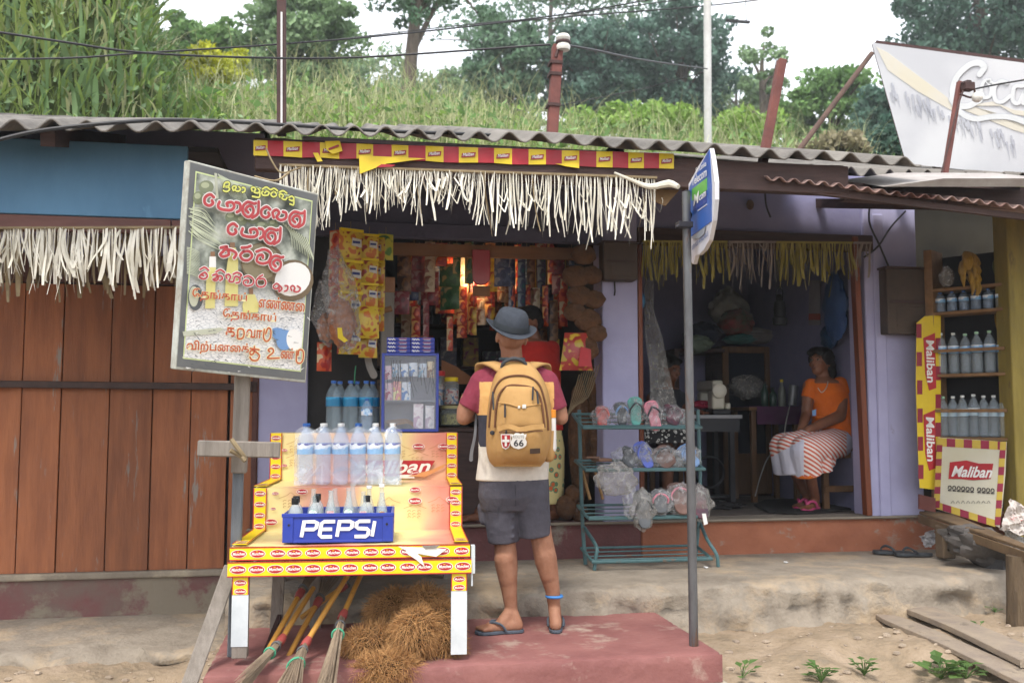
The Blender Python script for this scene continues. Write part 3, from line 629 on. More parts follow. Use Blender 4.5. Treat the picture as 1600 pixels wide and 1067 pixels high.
b = MB(); b.slab([at(508, 221, 5.07), at(531, 220, 5.07), at(535, 236, 5.065), at(520, 241, 5.06), at(510, 234, 5.06)], (0, .003, 0)); b.slab([at(513, 232, 5.058), at(529, 226, 5.058), at(530, 229, 5.058), at(514, 235, 5.058)], (0, -.002, 0), 1); tag(b.build('paper_scrap', [M_byel, M_blogo]), 'peeling yellow flap with a red mark lifted off the banner', 'paper')
b = MB(); b.slab([at(868, 256, 5.08), at(905, 256, 5.08), at(905, 263, 5.075), at(884, 260, 5.075)], (0, .003, 0)); tag(b.build('paper_scrap', M_byel), 'yellow paper flap folded below the banner right of its middle', 'paper')
# ---- poles standing on and behind the roofs
M_iron = mat('dark_rust_iron', '#4a302c', '#3b2825', scale=8, rough=.6, metal=.2); M_rusti = mat('red_rust_iron', '#75443c', '#5f3833', scale=9, rough=.75, bump=.15, c3='#8a6a60', s3=6, t3=.62)
def pole(label, pts, r, m, name='roof_pole', sq=True, n=4, extra=None):
    t = thing(name, label, 'pole', pts[0]); b = WB()
    if sq:
        for p, q in zip(pts[:-1], pts[1:]): b.bar(p, q, r*2, r*2)
    else: b.tube(pts, r, 12)
    b.build('shaft', m, t, smooth=not sq, bevel=.004 if sq else 0)
    if extra: extra(t)
    return t
def ex1(t):
    b = WB(); b.bar(at(440, 205, 6.17), at(440, 20, 6.17), .012, .02); b.build('conduit', mat('white_conduit', '#c9c6c4', rough=.5), t)
pole('dark iron pole with a white conduit rising above the left roof', [at(440, 212, 6.2), at(440, -60, 6.2)], .029, M_iron, extra=ex1)
M_ceram = mat('white_ceramic', '#dedbd2', '#c9c5bb', rough=.25)
def ex2(t):
    b = WB(); c = at(880, 67, 5.82); b.lathe([(.012, -.055), (.040, -.05), (.047, -.03), (.040, -.012), (.030, 0), (.042, .012), (.047, .03), (.036, .05), (.01, .056)], 16, c); b.build('insulator', M_ceram, t, smooth=True)
    b = WB(); b.lathe([(.047, -.008), (.049, 0), (.047, .008)], 14, c+V((0, 0, 0))); b.tube([c+V((-.035, 0, -.05)), c+V((-.05, 0, -.10))], .012, 8); b.build('wire_band', M_iron, t)
    for y in (100, 118, 166):
        b = WB(); p = at(869-(y-70)*.05, y, 5.85); b.box(p, (.082, .082, .02)); b.build('clamp', M_iron, t)
pole('rusty iron post topped with a round white ceramic insulator', [at(862, 222, 5.85), at(871, 72, 5.85)], .033, M_rusti, name='insulator_post', extra=ex2)
pole('tall white concrete utility pole behind the roof', [at(1105, 260, 12)-V((0, 0, .8)), at(1105, -60, 12)], .052, mat('white_pole_paint', '#c9c9c6', '#b5b4b0', scale=3, rough=.8), name='utility_pole', sq=False)
pole('leaning red rusted square post right of the white utility pole', [at(1187, 280, 5.6), at(1222, 94, 5.6)], .026, M_rusti)
pole('thin dark stick bracing the billboard diagonally', [at(1243, 242, 7.6), at(1362, 84, 8.3)], .024, mat('weathered_stick', '#5f4a40', '#4b3a33', rough=.9), name='brace_stick', sq=False)
def ex3(t):
    c = at(1512, 136, 5.5); b = WB(); b.box(c, (.07, .06, .05)); b.tube([c+V((-.05, 0, .02)), c+V((.02, 0, .04)), c+V((.05, 0, -.03)), c+V((.02, 0, -.07)), c+V((-.06, 0, -.05))], .008, 6, sub=3); b.build('holder', M_iron, t, bevel=.008)
    b = WB(); b.ell(at(1527, 152, 5.48), (.035, .035, .035)); b.build('bulb', M_ceram, t, smooth=True)
    b = WB(); b.tube([at(1466, 292, 5.5), at(1480, 235, 5.5), at(1497, 165, 5.5), at(1505, 142, 5.5)], .006, 6, sub=3); b.build('wire', M_iron, t)
pole('thin rusty post with a white lamp bulb in front of the billboard', [at(1473, 293, 5.55), at(1500, 128, 5.55)], .017, M_rusti, name='lamp_post', extra=ex3)
b = MB(); c = at(1153, 34, 25); b.box(c, (.7, .1, .06)); b.bar(c+V((.25, 0, 0)), c+V((.25, 0, 1.2)), .02, .02); tag(b.build('crossarm', M_dark), 'dark distant power line crossarm in the white sky', 'crossarm')
M_cable = mat('black_cable', '#2a2a2c', rough=.55)
def cable(label, pts, r):
    b = MB(); b.tube(pts, r, 6, sub=5); tag(b.build('power_cable', M_cable, smooth=True), label, 'cable', 'overhead cables')
cable('black cable sagging from the upper left, crossing in front of the grassy bank', [at(-40, 45, 5.6), at(100, 66, 5.7), at(215, 82, 5.8), at(380, 90, 6.0), at(560, 90, 6.2), at(860, 70, 5.86)], .007)
cable('black cable rising from the left edge past the yellow bush', [at(-40, 93, 6), at(110, 91, 6), at(225, 83, 6.1), at(430, 70, 6.3), at(640, 52, 6.8), at(900, 20, 7.5), at(1120, -20, 8)], .006)
cable('thick black cable lying along the roof edge above the blue fascia', [at(-30, 226, 4.9), at(60, 205, 4.92), at(180, 192, 4.95), at(290, 188, 5.1), at(420, 194, 5.15), at(600, 205, 5.25), at(760, 211, 5.4), at(850, 218, 5.85)], .010)
cable('twisted black cable from the ceramic insulator to the white pole', [at(880, 70, 5.82), at(935, 80, 6.4), at(1010, 95, 8), at(1105, 108, 11.9)], .009)
cable('thin distant wire across the top of the trees', [at(740, 40, 14), at(920, 24, 14), at(1120, 8, 14), at(1300, -15, 14)], .012)
cable('thin distant wire below the top wire through the trees', [at(530, 62, 15), at(700, 42, 15), at(860, 26, 15), at(1100, -5, 15)], .010)
cable('thin grey wire slanting down behind the insulator post', [at(850, 170, 14), at(1000, 140, 14), at(1105, 112, 13)], .009)
cable('wire running from the lamp bulb to the right past the billboard', [at(1520, 140, 5.5), at(1560, 132, 5.5), at(1620, 122, 5.4)], .006)
# ---- coconut sign on a wooden post
DL, DR = 4.28, 4.74
TL, TR, BL = atd(295, 250, DL), atd(497, 300, DR), atd(273, 577, DL)
TR = atd(498, 303, DR); BR = TR+(BL-TL); SP = Plane(TL, TR, BL)
fp = ex(BL, BR, .47); sgn = thing('coconut_sign', 'tilted printed coconut signboard with red lettering on a weathered wooden post', 'sign', (fp.x, fp.y, .39))
nn = SP.n; back = -nn*.05
b = WB(); b.slab([TL, TR, BR, BL], back, 0)
M_sgrey = mat('sign_border_grey', '#5d5f60', '#6b6c6b', scale=5, rough=.5); M_swhite = mat('sign_white_edge', '#cfd3cc', '#b5b9b2', scale=8, rough=.6)
b.build('frame', mat('pale_frame_paint', '#b9bdb4', '#8f8a7e', scale=10, rough=.7), sgn, bevel=.004)
def quad(u0, u1, v0, v1, off): return [TL+(TR-TL)*u+(BL-TL)*v+nn*off for u, v in ((u0, v0), (u1, v0), (u1, v1), (u0, v1))]
b = WB(); b.add(quad(.012, .988, .010, .985, .0015), [(0, 3, 2, 1)]); b.add(quad(.05, .95, .045, .945, .0025), [(0, 3, 2, 1)], 1); b.build('border', [M_sgrey, mat('sign_edge_line', '#ccd79c', rough=.5)], sgn)
# the printed photograph: dark palm above, shredded white coconut below
e1, e2 = (TR-TL).normalized(), (TL-BL).normalized(); Hs = (TL-BL).length
def artcol(n, L, co):
    g_ = n.new('ShaderNodeSeparateXYZ'); L.new(co, g_.inputs[0])
    z0 = BL.z-.39; mr = n.new('ShaderNodeMapRange'); mr.inputs[1].default_value = z0; mr.inputs[2].default_value = z0+Hs; L.new(g_.outputs[2], mr.inputs[0])
    t = n.new('ShaderNodeTexNoise'); t.inputs['Scale'].default_value = 11; t.inputs['Detail'].default_value = 7; L.new(co, t.inputs[0])
    a = ramp(n, [(.34, '#4d524b'), (.48, '#7f847a'), (.56, '#a2a79a'), (.68, '#cfd2c6')]); L.new(t.outputs[0], a.inputs[0])
    t2 = n.new('ShaderNodeTexVoronoi'); t2.feature = 'DISTANCE_TO_EDGE'; t2.inputs['Scale'].default_value = 42; mp = n.new('ShaderNodeMapping'); mp.inputs['Scale'].default_value = (1, 1, 2.3); mp.inputs['Rotation'].default_value = (0, .6, 0); L.new(co, mp.inputs[0]); L.new(mp.outputs[0], t2.inputs[0])
    c = ramp(n, [(0, '#a9abae'), (.05, '#d5d5d4'), (.12, '#e6e5e2'), (.5, '#eceae7')]); L.new(t2.outputs['Distance'], c.inputs[0])
    k = n.new('ShaderNodeMath'); k.operation = 'MULTIPLY_ADD'; k.inputs[1].default_value = .22; L.new(t.outputs[0], k.inputs[0]); L.new(mr.outputs[0], k.inputs[2])
    f = ramp(n, [(.44, (0, 0, 0)), (.58, (1, 1, 1))]); L.new(k.outputs[0], f.inputs[0])
    x = n.new('ShaderNodeMix'); x.data_type = 'RGBA'; L.new(f.outputs[0], x.inputs[0]); L.new(c.outputs[0], x.inputs[6]); L.new(a.outputs[0], x.inputs[7])
    return x.outputs[2]
M_art = nodes_mat('sign_print', artcol, rough=.45, spec=.35)
b = WB(); b.add(quad(.058, .942, .052, .938, .0035), [(0, 3, 2, 1)]); b.build('printed_photo', M_art, sgn)
def cr_(x, y, o): return lambda p: (x+p[0]/5.929, y+p[1]/5.929)
c1, c2_, c3_ = cr_(270, 240, 0), cr_(270, 330, 0), cr_(270, 430, 0)
art = WB(); lay = [.0045]
def blob(cf, c, rx, ry, m, rot=0, n=20):
    lay[0] += .00012; pts = []
    for k in range(n):
        a = 2*math.pi*k/n; x, y = rx*math.cos(a), ry*math.sin(a); p = cf((c[0]+x*math.cos(rot)-y*math.sin(rot), c[1]+x*math.sin(rot)+y*math.cos(rot))); pts.append(SP.px(p[0], p[1], lay[0]))
    art.add(pts, [tuple(range(n-1, -1, -1))], m)
def poly(cf, P, m):
    lay[0] += .00012; art.add([SP.px(*cf(p), lay[0]) for p in P], [tuple(range(len(P)))], m)
def streak(cf, P, wpx, m):
    lay[0] += .00008; k = 4.5/F; art.rib([SP.px(*cf(p), lay[0]) for p in P], [wpx/5.929*k, wpx*.3/5.929*k], nn, m, roundcap=False)
AM = [mat('print_'+k, v, rough=.5) for k, v in dict(coconut='#7d8468', coconut_hi='#a9ae8e', husk='#8f8468', white='#e2e1dd', bottle='#d8cf86', cork='#8c6a50', frond='#c3c9ad', blue='#6f93c0', ink='#54585a', shell='#6f5f48', pale='#b9bba6', dk='#45493f').items()]
for q in ((310, 310, 70, 60), (240, 410, 55, 60), (545, 590, 60, 50), (640, 620, 50, 45), (745, 600, 60, 55), (830, 670, 65, 40), (930, 655, 45, 40)): blob(c1, q[:2], q[2], q[3], 0); blob(c1, (q[0]-10, q[1]-16), q[2]*.55, q[3]*.45, 1)
poly(c1, [(385, 180), (410, 185), (425, 420), (400, 420)], 10)
for k in range(26): x0 = 150+random.uniform(-10, 40); y0 = 500+k*9; streak(c1, [(x0, y0), (x0+110, y0+20+k*3), (x0+190+k*5, y0+120+k*3)], 9, 6)
for k in range(18): y0 = 870+k*14; streak(c1, [(130, y0), (190, y0+14), (250, y0+50)], 8, 6)
for k in range(30): x0 = 1010+k*8; streak(c1, [(x0, 640+k*5), (min(1300, x0+70), 730+k*8), (min(1300, x0+85), 860+k*5)], 8, 6 if k % 3 else 11)
for k in range(16): x0 = 420+k*12; streak(c1, [(x0, 190+k*6), (x0+60, 300+k*4), (x0+120, 400+k*6)], 7, 6)
blob(c2_, (830, 480), 200, 190, 9); blob(c2_, (815, 470), 175, 165, 2)
blob(c2_, (1110, 640), 195, 190, 9, -.5); blob(c2_, (1110, 630), 172, 150, 3, -.55)
poly(c2_, [(510, 450), (605, 450), (605, 880), (480, 880), (490, 600)], 4); poly(c2_, [(525, 340), (585, 340), (600, 450), (512, 450)], 4); poly(c2_, [(530, 290), (575, 290), (575, 340), (530, 340)], 5)
poly(c2_, [(335, 520), (400, 520), (390, 900), (300, 900), (310, 640)], 4); poly(c2_, [(340, 420), (400, 420), (400, 520), (335, 520)], 3); poly(c2_, [(350, 375), (390, 375), (390, 420), (350, 420)], 5)
poly(c2_, [(690, 770), (760, 770), (800, 870), (790, 940), (650, 940), (645, 860)], 4); poly(c2_, [(705, 710), (745, 710), (745, 770), (705, 770)], 5)
blob(c2_, (210, 800), 70, 120, 8); blob(c2_, (195, 790), 45, 95, 10)
blob(c3_, (1010, 560), 110, 60, 7, .5); blob(c3_, (1040, 600), 80, 95, 7, .3); blob(c3_, (1125, 600), 72, 105, 3, -.12)
poly(c3_, [(90, 520), (440, 485), (480, 500), (400, 540), (100, 565)], 10)
for k in range(170):
    x0, y0 = random.uniform(80, 1250), random.uniform(330, 900); a = random.uniform(-.7, .9); L = random.uniform(15, 45)
    streak(c3_, [(x0, y0), (x0+L*math.cos(a), y0+L*math.sin(a))], random.uniform(5, 10), 8 if k % 3 else 3)
art.build('picture_print', AM, sgn)
base = lay[0]
def strokes(name, cf, S, w, mats, ow, oc=None):
    """outlined brush lettering: a wider ribbon under, a narrower one above"""
    b = WB(); k = 4.5/F/5.929; o = base+.0006
    for i, s_ in enumerate(S): b.rib([SP.px(*cf(p), o+i*.00006) for p in s_], ow*k, nn, 0)
    for i, s_ in enumerate(S): b.rib([SP.px(*cf(p), o+.0024+i*.00006) for p in s_], w*k, nn, 1)
    return b.build(name, mats, sgn)
ML_red = mat('sign_red', '#b8474a', '#a94043', scale=8, rough=.5); ML_w = mat('sign_outline_white', '#e4dcd6', rough=.5); ML_y = mat('sign_yellow', '#cfd06a', rough=.5); ML_k = mat('sign_outline_dark', '#33362c', rough=.5); ML_o = mat('sign_orange_red', '#b5502f', rough=.5); ML_yl = mat('sign_outline_cream', '#e9dfae', rough=.5)
E_ = lambda x, y, s=1: [(x+5*s, y-35*s), (x-30*s, y-60*s), (x-75*s, y-30*s), (x-75*s, y+20*s), (x-35*s, y+42*s), (x-2*s, y+20*s), (x-12*s, y-4*s)]
strokes('lettering', c1, [[(470, 312), (485, 272), (520, 268), (520, 298), (485, 308), (520, 316), (522, 340), (495, 354), (470, 344)], [(562, 345), (552, 318), (568, 302), (590, 312), (575, 338), (605, 350), (628, 332), (612, 308)], [(645, 316), (668, 322), (666, 350), (645, 360)],
    [(735, 348), (728, 322), (750, 314), (768, 332), (752, 356), (788, 366), (806, 346), (790, 326)], [(806, 362), (800, 405), (738, 398)], [(835, 352), (824, 362), (836, 386), (878, 386), (892, 362), (868, 350), (852, 366)], [(832, 330), (866, 312), (900, 334)],
    [(935, 352), (908, 376), (930, 402), (960, 388), (952, 362), (934, 354)], [(908, 336), (940, 324), (970, 346)], [(992, 404), (986, 382), (1005, 374), (1024, 392), (1010, 416), (1042, 428), (1058, 408)], [(988, 358), (1022, 346), (1056, 368)], [(1076, 408), (1100, 396), (1122, 414), (1108, 438), (1080, 428)], [(1122, 432), (1118, 476), (1086, 468)]], 17, [ML_k, ML_y], 28)
PA = lambda x, y: [(x-60, y-30), (x-72, y+12), (x-40, y+38), (x+45, y+46), (x+78, y+12), (x+56, y-26), (x+10, y-18), (x+16, y+8)]
AA = lambda x, y: [(x-28, y-38), (x+10, y-24), (x+12, y+30), (x-18, y+54)]
LA = lambda x, y: [(x-8, y+20), (x-32, y-8), (x-4, y-40), (x+34, y-26), (x+36, y+24), (x-4, y+62), (x-52, y+30), (x-58, y-34), (x-14, y-76), (x+44, y-62), (x+62, y-66)]
HAL = lambda x, y: [(x+80, y-78), (x+78, y-10), (x+66, y+40), (x+20, y+70)]
strokes('lettering', c1, [E_(375, 440, 1.02), PA(492, 478), AA(612, 490), LA(708, 526), HAL(716, 524), E_(898, 552, .98), [(935, 592), (926, 545), (960, 522), (986, 548), (962, 590), (1002, 616), (1046, 598), (1050, 552), (1020, 540)], LA(1142, 616), HAL(1142, 612)], 27, [ML_w, ML_red], 46)
strokes('lettering', c1, [E_(590, 708, .98), PA(708, 726), AA(826, 732), LA(912, 772), HAL(918, 768)], 27, [ML_w, ML_red], 46)
strokes('lettering', c1, [[(445, 872), (505, 862), (472, 902), (440, 934), (468, 954), (520, 934), (512, 892), (560, 902), (590, 930), (568, 966)], [(640, 872), (690, 868), (720, 856)], [(655, 908), (625, 942), (650, 982), (702, 986), (736, 946), (708, 906), (655, 908)], [(775, 908), (850, 888), (908, 928), (890, 998), (832, 1018), (780, 996), (792, 946), (832, 940), (836, 966)], LA(962, 1024)], 26, [ML_w, ML_red], 44)
W_ = lambda x, y: [(x-20, y-10), (x+18, y-28), (x+38, y+6), (x+10, y+32), (x-34, y+18), (x-24, y-4), (x+4, y+2)]
KK = lambda x, y: [(x-36, y-16), (x+2, y-28), (x-6, y+6), (x-36, y+22), (x-4, y+32), (x+14, y+12), (x+8, y-8), (x+42, y-10), (x+52, y+16), (x+30, y+32)]
TOP = lambda x, y: [(x-38, y), (x+2, y-20), (x+40, y+6)]
strokes('lettering', c2_, [W_(282, 595), TOP(292, 540), KK(408, 610), TOP(440, 562), [(502, 622), (492, 596), (520, 586), (536, 610), (520, 646), (560, 652), (572, 614), (592, 604), (622, 622), (618, 656), (588, 664)], [(560, 584), (600, 568), (638, 590), (626, 606)], [(662, 612), (702, 600), (746, 630), (740, 676), (690, 692), (656, 670), (666, 640), (702, 642), (694, 664)], [(832, 592), (800, 612), (772, 652), (790, 696), (842, 696), (862, 660), (842, 626), (806, 628)],
    [(932, 692), (960, 670), (986, 690), (960, 720), (932, 708)], [(992, 690), (1012, 716), (984, 746), (986, 712)], [(1040, 690), (1066, 696), (1060, 730), (1036, 742)], [(1102, 734), (1092, 706), (1112, 690), (1132, 712), (1120, 740), (1160, 746), (1182, 716), (1156, 694)]], 16, [ML_w, ML_red], 29)
def tamil(S, cf, specs, stroke_list, h=90):
    b = WB(); o = base+.0006
    def mapped(s, p0, p1, hh, bold, m, off):
        a, c = SP.px(*cf(p0), off), SP.px(*cf(p1), off); put_text(b, s, a, c-a, (SP.px(*cf((p0[0]+hh*.07, p0[1]-hh)), off)-a), m, bold=bold)
    for s, p0, p1, hh in specs: mapped(s, p0, p1, hh, .045, 0, o); mapped(s, p0, p1, hh, .018, 1, o+.0022)
    k = 4.5/F/5.929
    for i, s_ in enumerate(stroke_list): b.rib([SP.px(*cf(p), o+.0002+i*.00006) for p in s_], 28*k, nn, 0); b.rib([SP.px(*cf(p), o+.0026+i*.00006) for p in s_], 14*k, nn, 1)
    b.build('lettering', [ML_yl, ML_o], sgn)
TENG = '\u0bc7\u0ba4\u0b99\u0bcd\u0b95\u0bbe\u0baf\u0bcd'
tamil(0, c3_, [(TENG, (178, 232), (682, 272), 115), ('\u0b8e\u0ba3\u0bcd\u0ba3\u0bc8', (795, 296), (1218, 338), 108)], [])
tamil(0, c3_, [(TENG, (462, 418), (952, 460), 115)], [])
tamil(0, c3_, [('\u0b95', (490, 562), (572, 570), 80), ('\u0bb5\u0bbe', (680, 574), (822, 584), 74)], [[(596, 556), (604, 586), (644, 584), (660, 548), (652, 502), (606, 502), (602, 562)], [(848, 502), (842, 580), (870, 612), (904, 578), (908, 506), (882, 490), (862, 540)]])
tamil(0, c3_, [('\u0bb5\u0bbf\u0bb1\u0bcd\u0baa\u0ba9\u0bc8\u0b95\u0bcd', (125, 718), (700, 744), 118), ('\u0ba3\u0bcd', (1000, 768), (1118, 778), 100)], [[(718, 678), (800, 690)], [(756, 660), (750, 720), (722, 736), (716, 708), (742, 694), (782, 718), (802, 746), (782, 786), (736, 786), (714, 758)], [(900, 708), (884, 694), (908, 676), (930, 688), (928, 716), (882, 756), (890, 770), (985, 766)], [(1150, 700), (1145, 790), (1172, 816), (1204, 788), (1208, 706), (1172, 690), (1160, 740)]])
# the post: weathered upper timber lashed to a grey lower pole, crossbar, leaning prop
M_wood = mat('weathered_timber', '#8a8279', '#736b62', scale=4, rough=.9, bump=.3, stretch=(7, 7, .6), c3='#5d554e', s3=3, t3=.62)
M_greyp = mat('grey_painted_pole', '#6b7075', '#575b60', scale=6, rough=.7, bump=.2, stretch=(3, 3, .5), c3='#9a9690', s3=5, t3=.66)
pd = 4.62
pt, pm, pb = atd(380, 565, pd), atd(374, 722, pd-.01), atd(364, 1010, 4.66); pb.z = .392
b = WB(); b.bar(pm+V((0, 0, -.05)), pt, .072, .05, up=(0, 1, 0)); b.build('upper_post', M_wood, sgn, bevel=.005)
b = WB(); b.bar(pb, pm+V((-.006, .03, .02)), .05, .045, up=(0, 1, 0)); b.build('lower_post', M_greyp, sgn, bevel=.005)
b = WB(); b.bar(atd(309, 700, pd-.13), atd(438, 703, pd-.10), .075, .03, up=(0, 1, 0)); b.build('crossbar', M_wood, sgn, bevel=.006)
b = WB()
c = atd(372, 700, pd-.17)
b.tube([c+V((-.03, 0, .04)), c+V((.0, -.012, 0)), c+V((.03, 0, -.045)), c+V((.0, .01, -.03)), c+V((-.035, 0, -.01))], .011, 7, sub=4); b.tube([c+V((.02, -.005, -.04)), c+V((.035, -.01, -.06))], .012, 6); b.build('rope_lashing', M_palmd, sgn, smooth=True)
pl = thing('prop_plank', 'grey plank propped diagonally against the coconut sign post', 'plank', atd(292, 1067, 4.3)); b = WB(); b.bar(atd(290, 1085, 4.28), atd(362, 885, 4.62), .07, .022, up=(0, 1, 0)); b.build('board', M_wood, pl, bevel=.004)
# ---- telecom blade sign on a steel pole
D0 = 4.87; foot = atd(1084, 1006, D0); foot.z = .39; topp = atd(1072, 300, D0)
tel = thing('telecom_sign', 'blue and white shield shaped telecom sign on a grey steel pole', 'sign', foot)
M_steel = mat('galvanised_steel', '#6d6e70', '#5a5a5c', scale=6, rough=.45, metal=.55, c3='#6b5548', s3=2.5, t3=.52, stretch=(2, 2, .6))
b = WB(); b.tube([foot, ex(foot, topp, .5), topp], [.0235, .0225, .021], 16); b.build('pole', M_steel, tel, smooth=True)
A, B_, C_ = atd(1076, 300, 5.08), atd(1113, 236, 4.50), atd(1077, 400, 5.08)
TP = Plane(A, B_, C_)
def tpoly(mb, P, off, m=0, th=.003):
    pts = [TP.px(x, y, off) for x, y in P]; mb.slab(pts, -TP.n*th, m)
b = WB(); tpoly(b, [(1076, 288), (1090, 262), (1109, 232), (1113, 252), (1117, 285), (1117, 312), (1114, 345), (1108, 375), (1100, 390), (1092, 398), (1087, 399), (1083, 413), (1079, 408), (1073, 385), (1076, 350)], 0, 0, .02); b.build('panel', mat('sign_gloss_white', '#d9d9dd', '#c8c8ce', rough=.35), tel)
b = WB(); tpoly(b, [(1077, 292), (1108, 234), (1111, 290), (1111, 346), (1078, 371)], .004); b.build('blue_field', mat('telecom_blue', '#2f62b4', '#2a58a4', scale=5, rough=.35), tel)
b = WB(); tpoly(b, [(1081, 296), (1104, 278), (1104, 297), (1081, 314)], .0065); b.build('green_band', mat('telecom_green', '#63b04a', rough=.4), tel)
b = WB(); tpoly(b, [(1083, 317), (1104, 302), (1104, 316), (1083, 331)], .0065); b.build('dark_band', mat('telecom_navy', '#27418f', rough=.4), tel)
b = WB(); tpoly(b, [(1080, 372), (1102, 354), (1100, 366), (1092, 373), (1083, 374)], .006); b.build('grey_swoosh', mat('telecom_grey', '#8f959c', rough=.4), tel)
def ttext(b, s, p0, p1, dh, off, m=0, bold=.012, shear=0):
    a, c = TP.px(*p0, off), TP.px(*p1, off); put_text(b, s, a, c-a, TP.px(p0[0], p0[1]-dh, off)-a, m, bold, shear)
b = WB(); ttext(b, 'Sri Lanka', (1087, 271), (1103.5, 259), 8, .009); ttext(b, 'Telecom', (1081, 291), (1104, 275), 13, .009); ttext(b, 'M', (1083.5, 322), (1092, 315), 16, .010, bold=.02, shear=.2); ttext(b, 'com', (1092.5, 314), (1103, 306.5), 8, .010); tpoly(b, [(1090, 329), (1104, 319), (1104, 320), (1090, 330)], .009)
b.build('lettering', M_wht, tel)
b = WB(); ttext(b, 'SERVICE AVAILABLE', (1081, 391), (1106, 368), 6.5, .005); b.build('lettering', mat('telecom_text_blue', '#3f5f94', rough=.5), tel)
b = WB(); c = atd(1069, 352, 4.86); b.box(c, (.075, .06, .03)); b.tube([topp, atd(1068, 320, 4.9), atd(1080, 338, 5.0), atd(1079, 345, 5.05)], .012, 8, sub=3); b.tube([atd(1062, 352, 4.8), atd(1056, 355, 4.8)], .008, 8); b.tube([topp, TP.px(1077, 300, -.01)], .01, 8); b.build('bracket', mat('bracket_iron', '#38363a', rough=.5, metal=.4), tel, bevel=.003)
# ---- faded billboard
BD = 8.6
q = [atd(1362, 67, BD), atd(1760, 120, 7.2), atd(1760, 292, 7.2), atd(1416, 256, BD-.1)]; BP = Plane(q[0], q[1], q[3]); q[2] = BP.px(1760, 292)
bb = thing('billboard', 'large faded white billboard with ghostly script lettering leaning over the roof', 'billboard', q[3])
def boardcol(n, L, co):
    t = n.new('ShaderNodeTexNoise'); t.inputs['Scale'].default_value = 1.4; t.inputs['Detail'].default_value = 6; L.new(co, t.inputs[0]); r = ramp(n, [(.4, '#cbccd0'), (.62, '#dcdddf')]); L.new(t.outputs[0], r.inputs[0]); return r.outputs[0]
b = WB(); b.slab(q, -BP.n*.05); b.build('panel', nodes_mat('faded_board', boardcol, rough=.7), bb)
M_ghost = mat('ghost_white', '#e4e6e6', '#dadddd', scale=3, rough=.6); M_cream = mat('ghost_cream', '#dcd5c0', '#dcd8ce', scale=2, rough=.6); M_gl = mat('ghost_grey', '#b3b5be', '#c2c4ca', scale=2, rough=.6)
def bpoly(mb, P, off, m): mb.slab([BP.px(x, y, off) for x, y in P], -BP.n*.002, m)
cb = lambda p: (1360+p[0]/4.446, 60+p[1]/4.446)
b = WB(); bpoly(b, [cb(p) for p in ((40, 60), (120, 100), (330, 260), (520, 400), (600, 480), (760, 540), (1000, 640), (1700, 830), (1700, 760), (1060, 620), (700, 470), (560, 500), (330, 370), (120, 220))], .004, 0)
bpoly(b, [cb(p) for p in ((640, 470), (900, 470), (1000, 530), (1500, 600), (1500, 540), (1000, 500), (850, 440))], .007, 0); b.build('cream_band', [M_cream], bb)
b = WB(); random.seed(3)
for k in range(60):
    x = random.uniform(120, 1000); y = 330+(x-120)*.42+random.uniform(-30, 60); bpoly(b, [cb((x, y)), cb((x+14, y-6)), cb((x+30, y+random.uniform(40, 130))), cb((x+18, y+60))], .004+k*.0001, 0)
b.build('worn_streaks', M_gl, bb)
def bstroke(b, P, w, off, m=0): b.rib([BP.px(*cb(p), off) for p in P], [x/4.446*BD/F*.97 for x in w] if isinstance(w, list) else w/4.446*BD/F*.97, BP.n, m, sub=5)
for off, ww, m_, nm in ((.006, 5, M_gl, 'letter_outline'), (.009, 0, M_ghost, 'lettering')):
    b = WB()
    for i, (P, w_) in enumerate([([(760, 250), (790, 200), (750, 170), (680, 190), (600, 270), (570, 370), (600, 460), (680, 470), (760, 430)], 40), ([(560, 420), (620, 510), (720, 560), (860, 545), (1000, 555), (1200, 640)], 34), ([(830, 290), (790, 300), (770, 360), (790, 410), (830, 400), (840, 340), (815, 300), (860, 320)], 24), ([(950, 310), (900, 300), (860, 350), (870, 430), (920, 440), (970, 400)], 26), ([(1060, 330), (1000, 340), (990, 430), (1030, 450), (1070, 370), (1060, 450), (1110, 440)], 26), ([(1170, 330), (1220, 330), (1160, 420)], 26)]):
        bstroke(b, P, w_+ww, off+i*.0002)
    b.build(nm, m_, bb)
b = WB(); b.bar(q[0]-BP.n*.06, q[3]-BP.n*.06, .04, .05); b.bar(q[0]-BP.n*.08, q[1]-BP.n*.08, .03, .05)
for k in (.12, .55): b.bar(ex(q[3], q[2], k)-BP.n*.12+(q[3]-q[0])*.5, ex(q[0], q[1], k)-BP.n*.12, .05, .05)
b.build('support_frame', M_iron, bb)
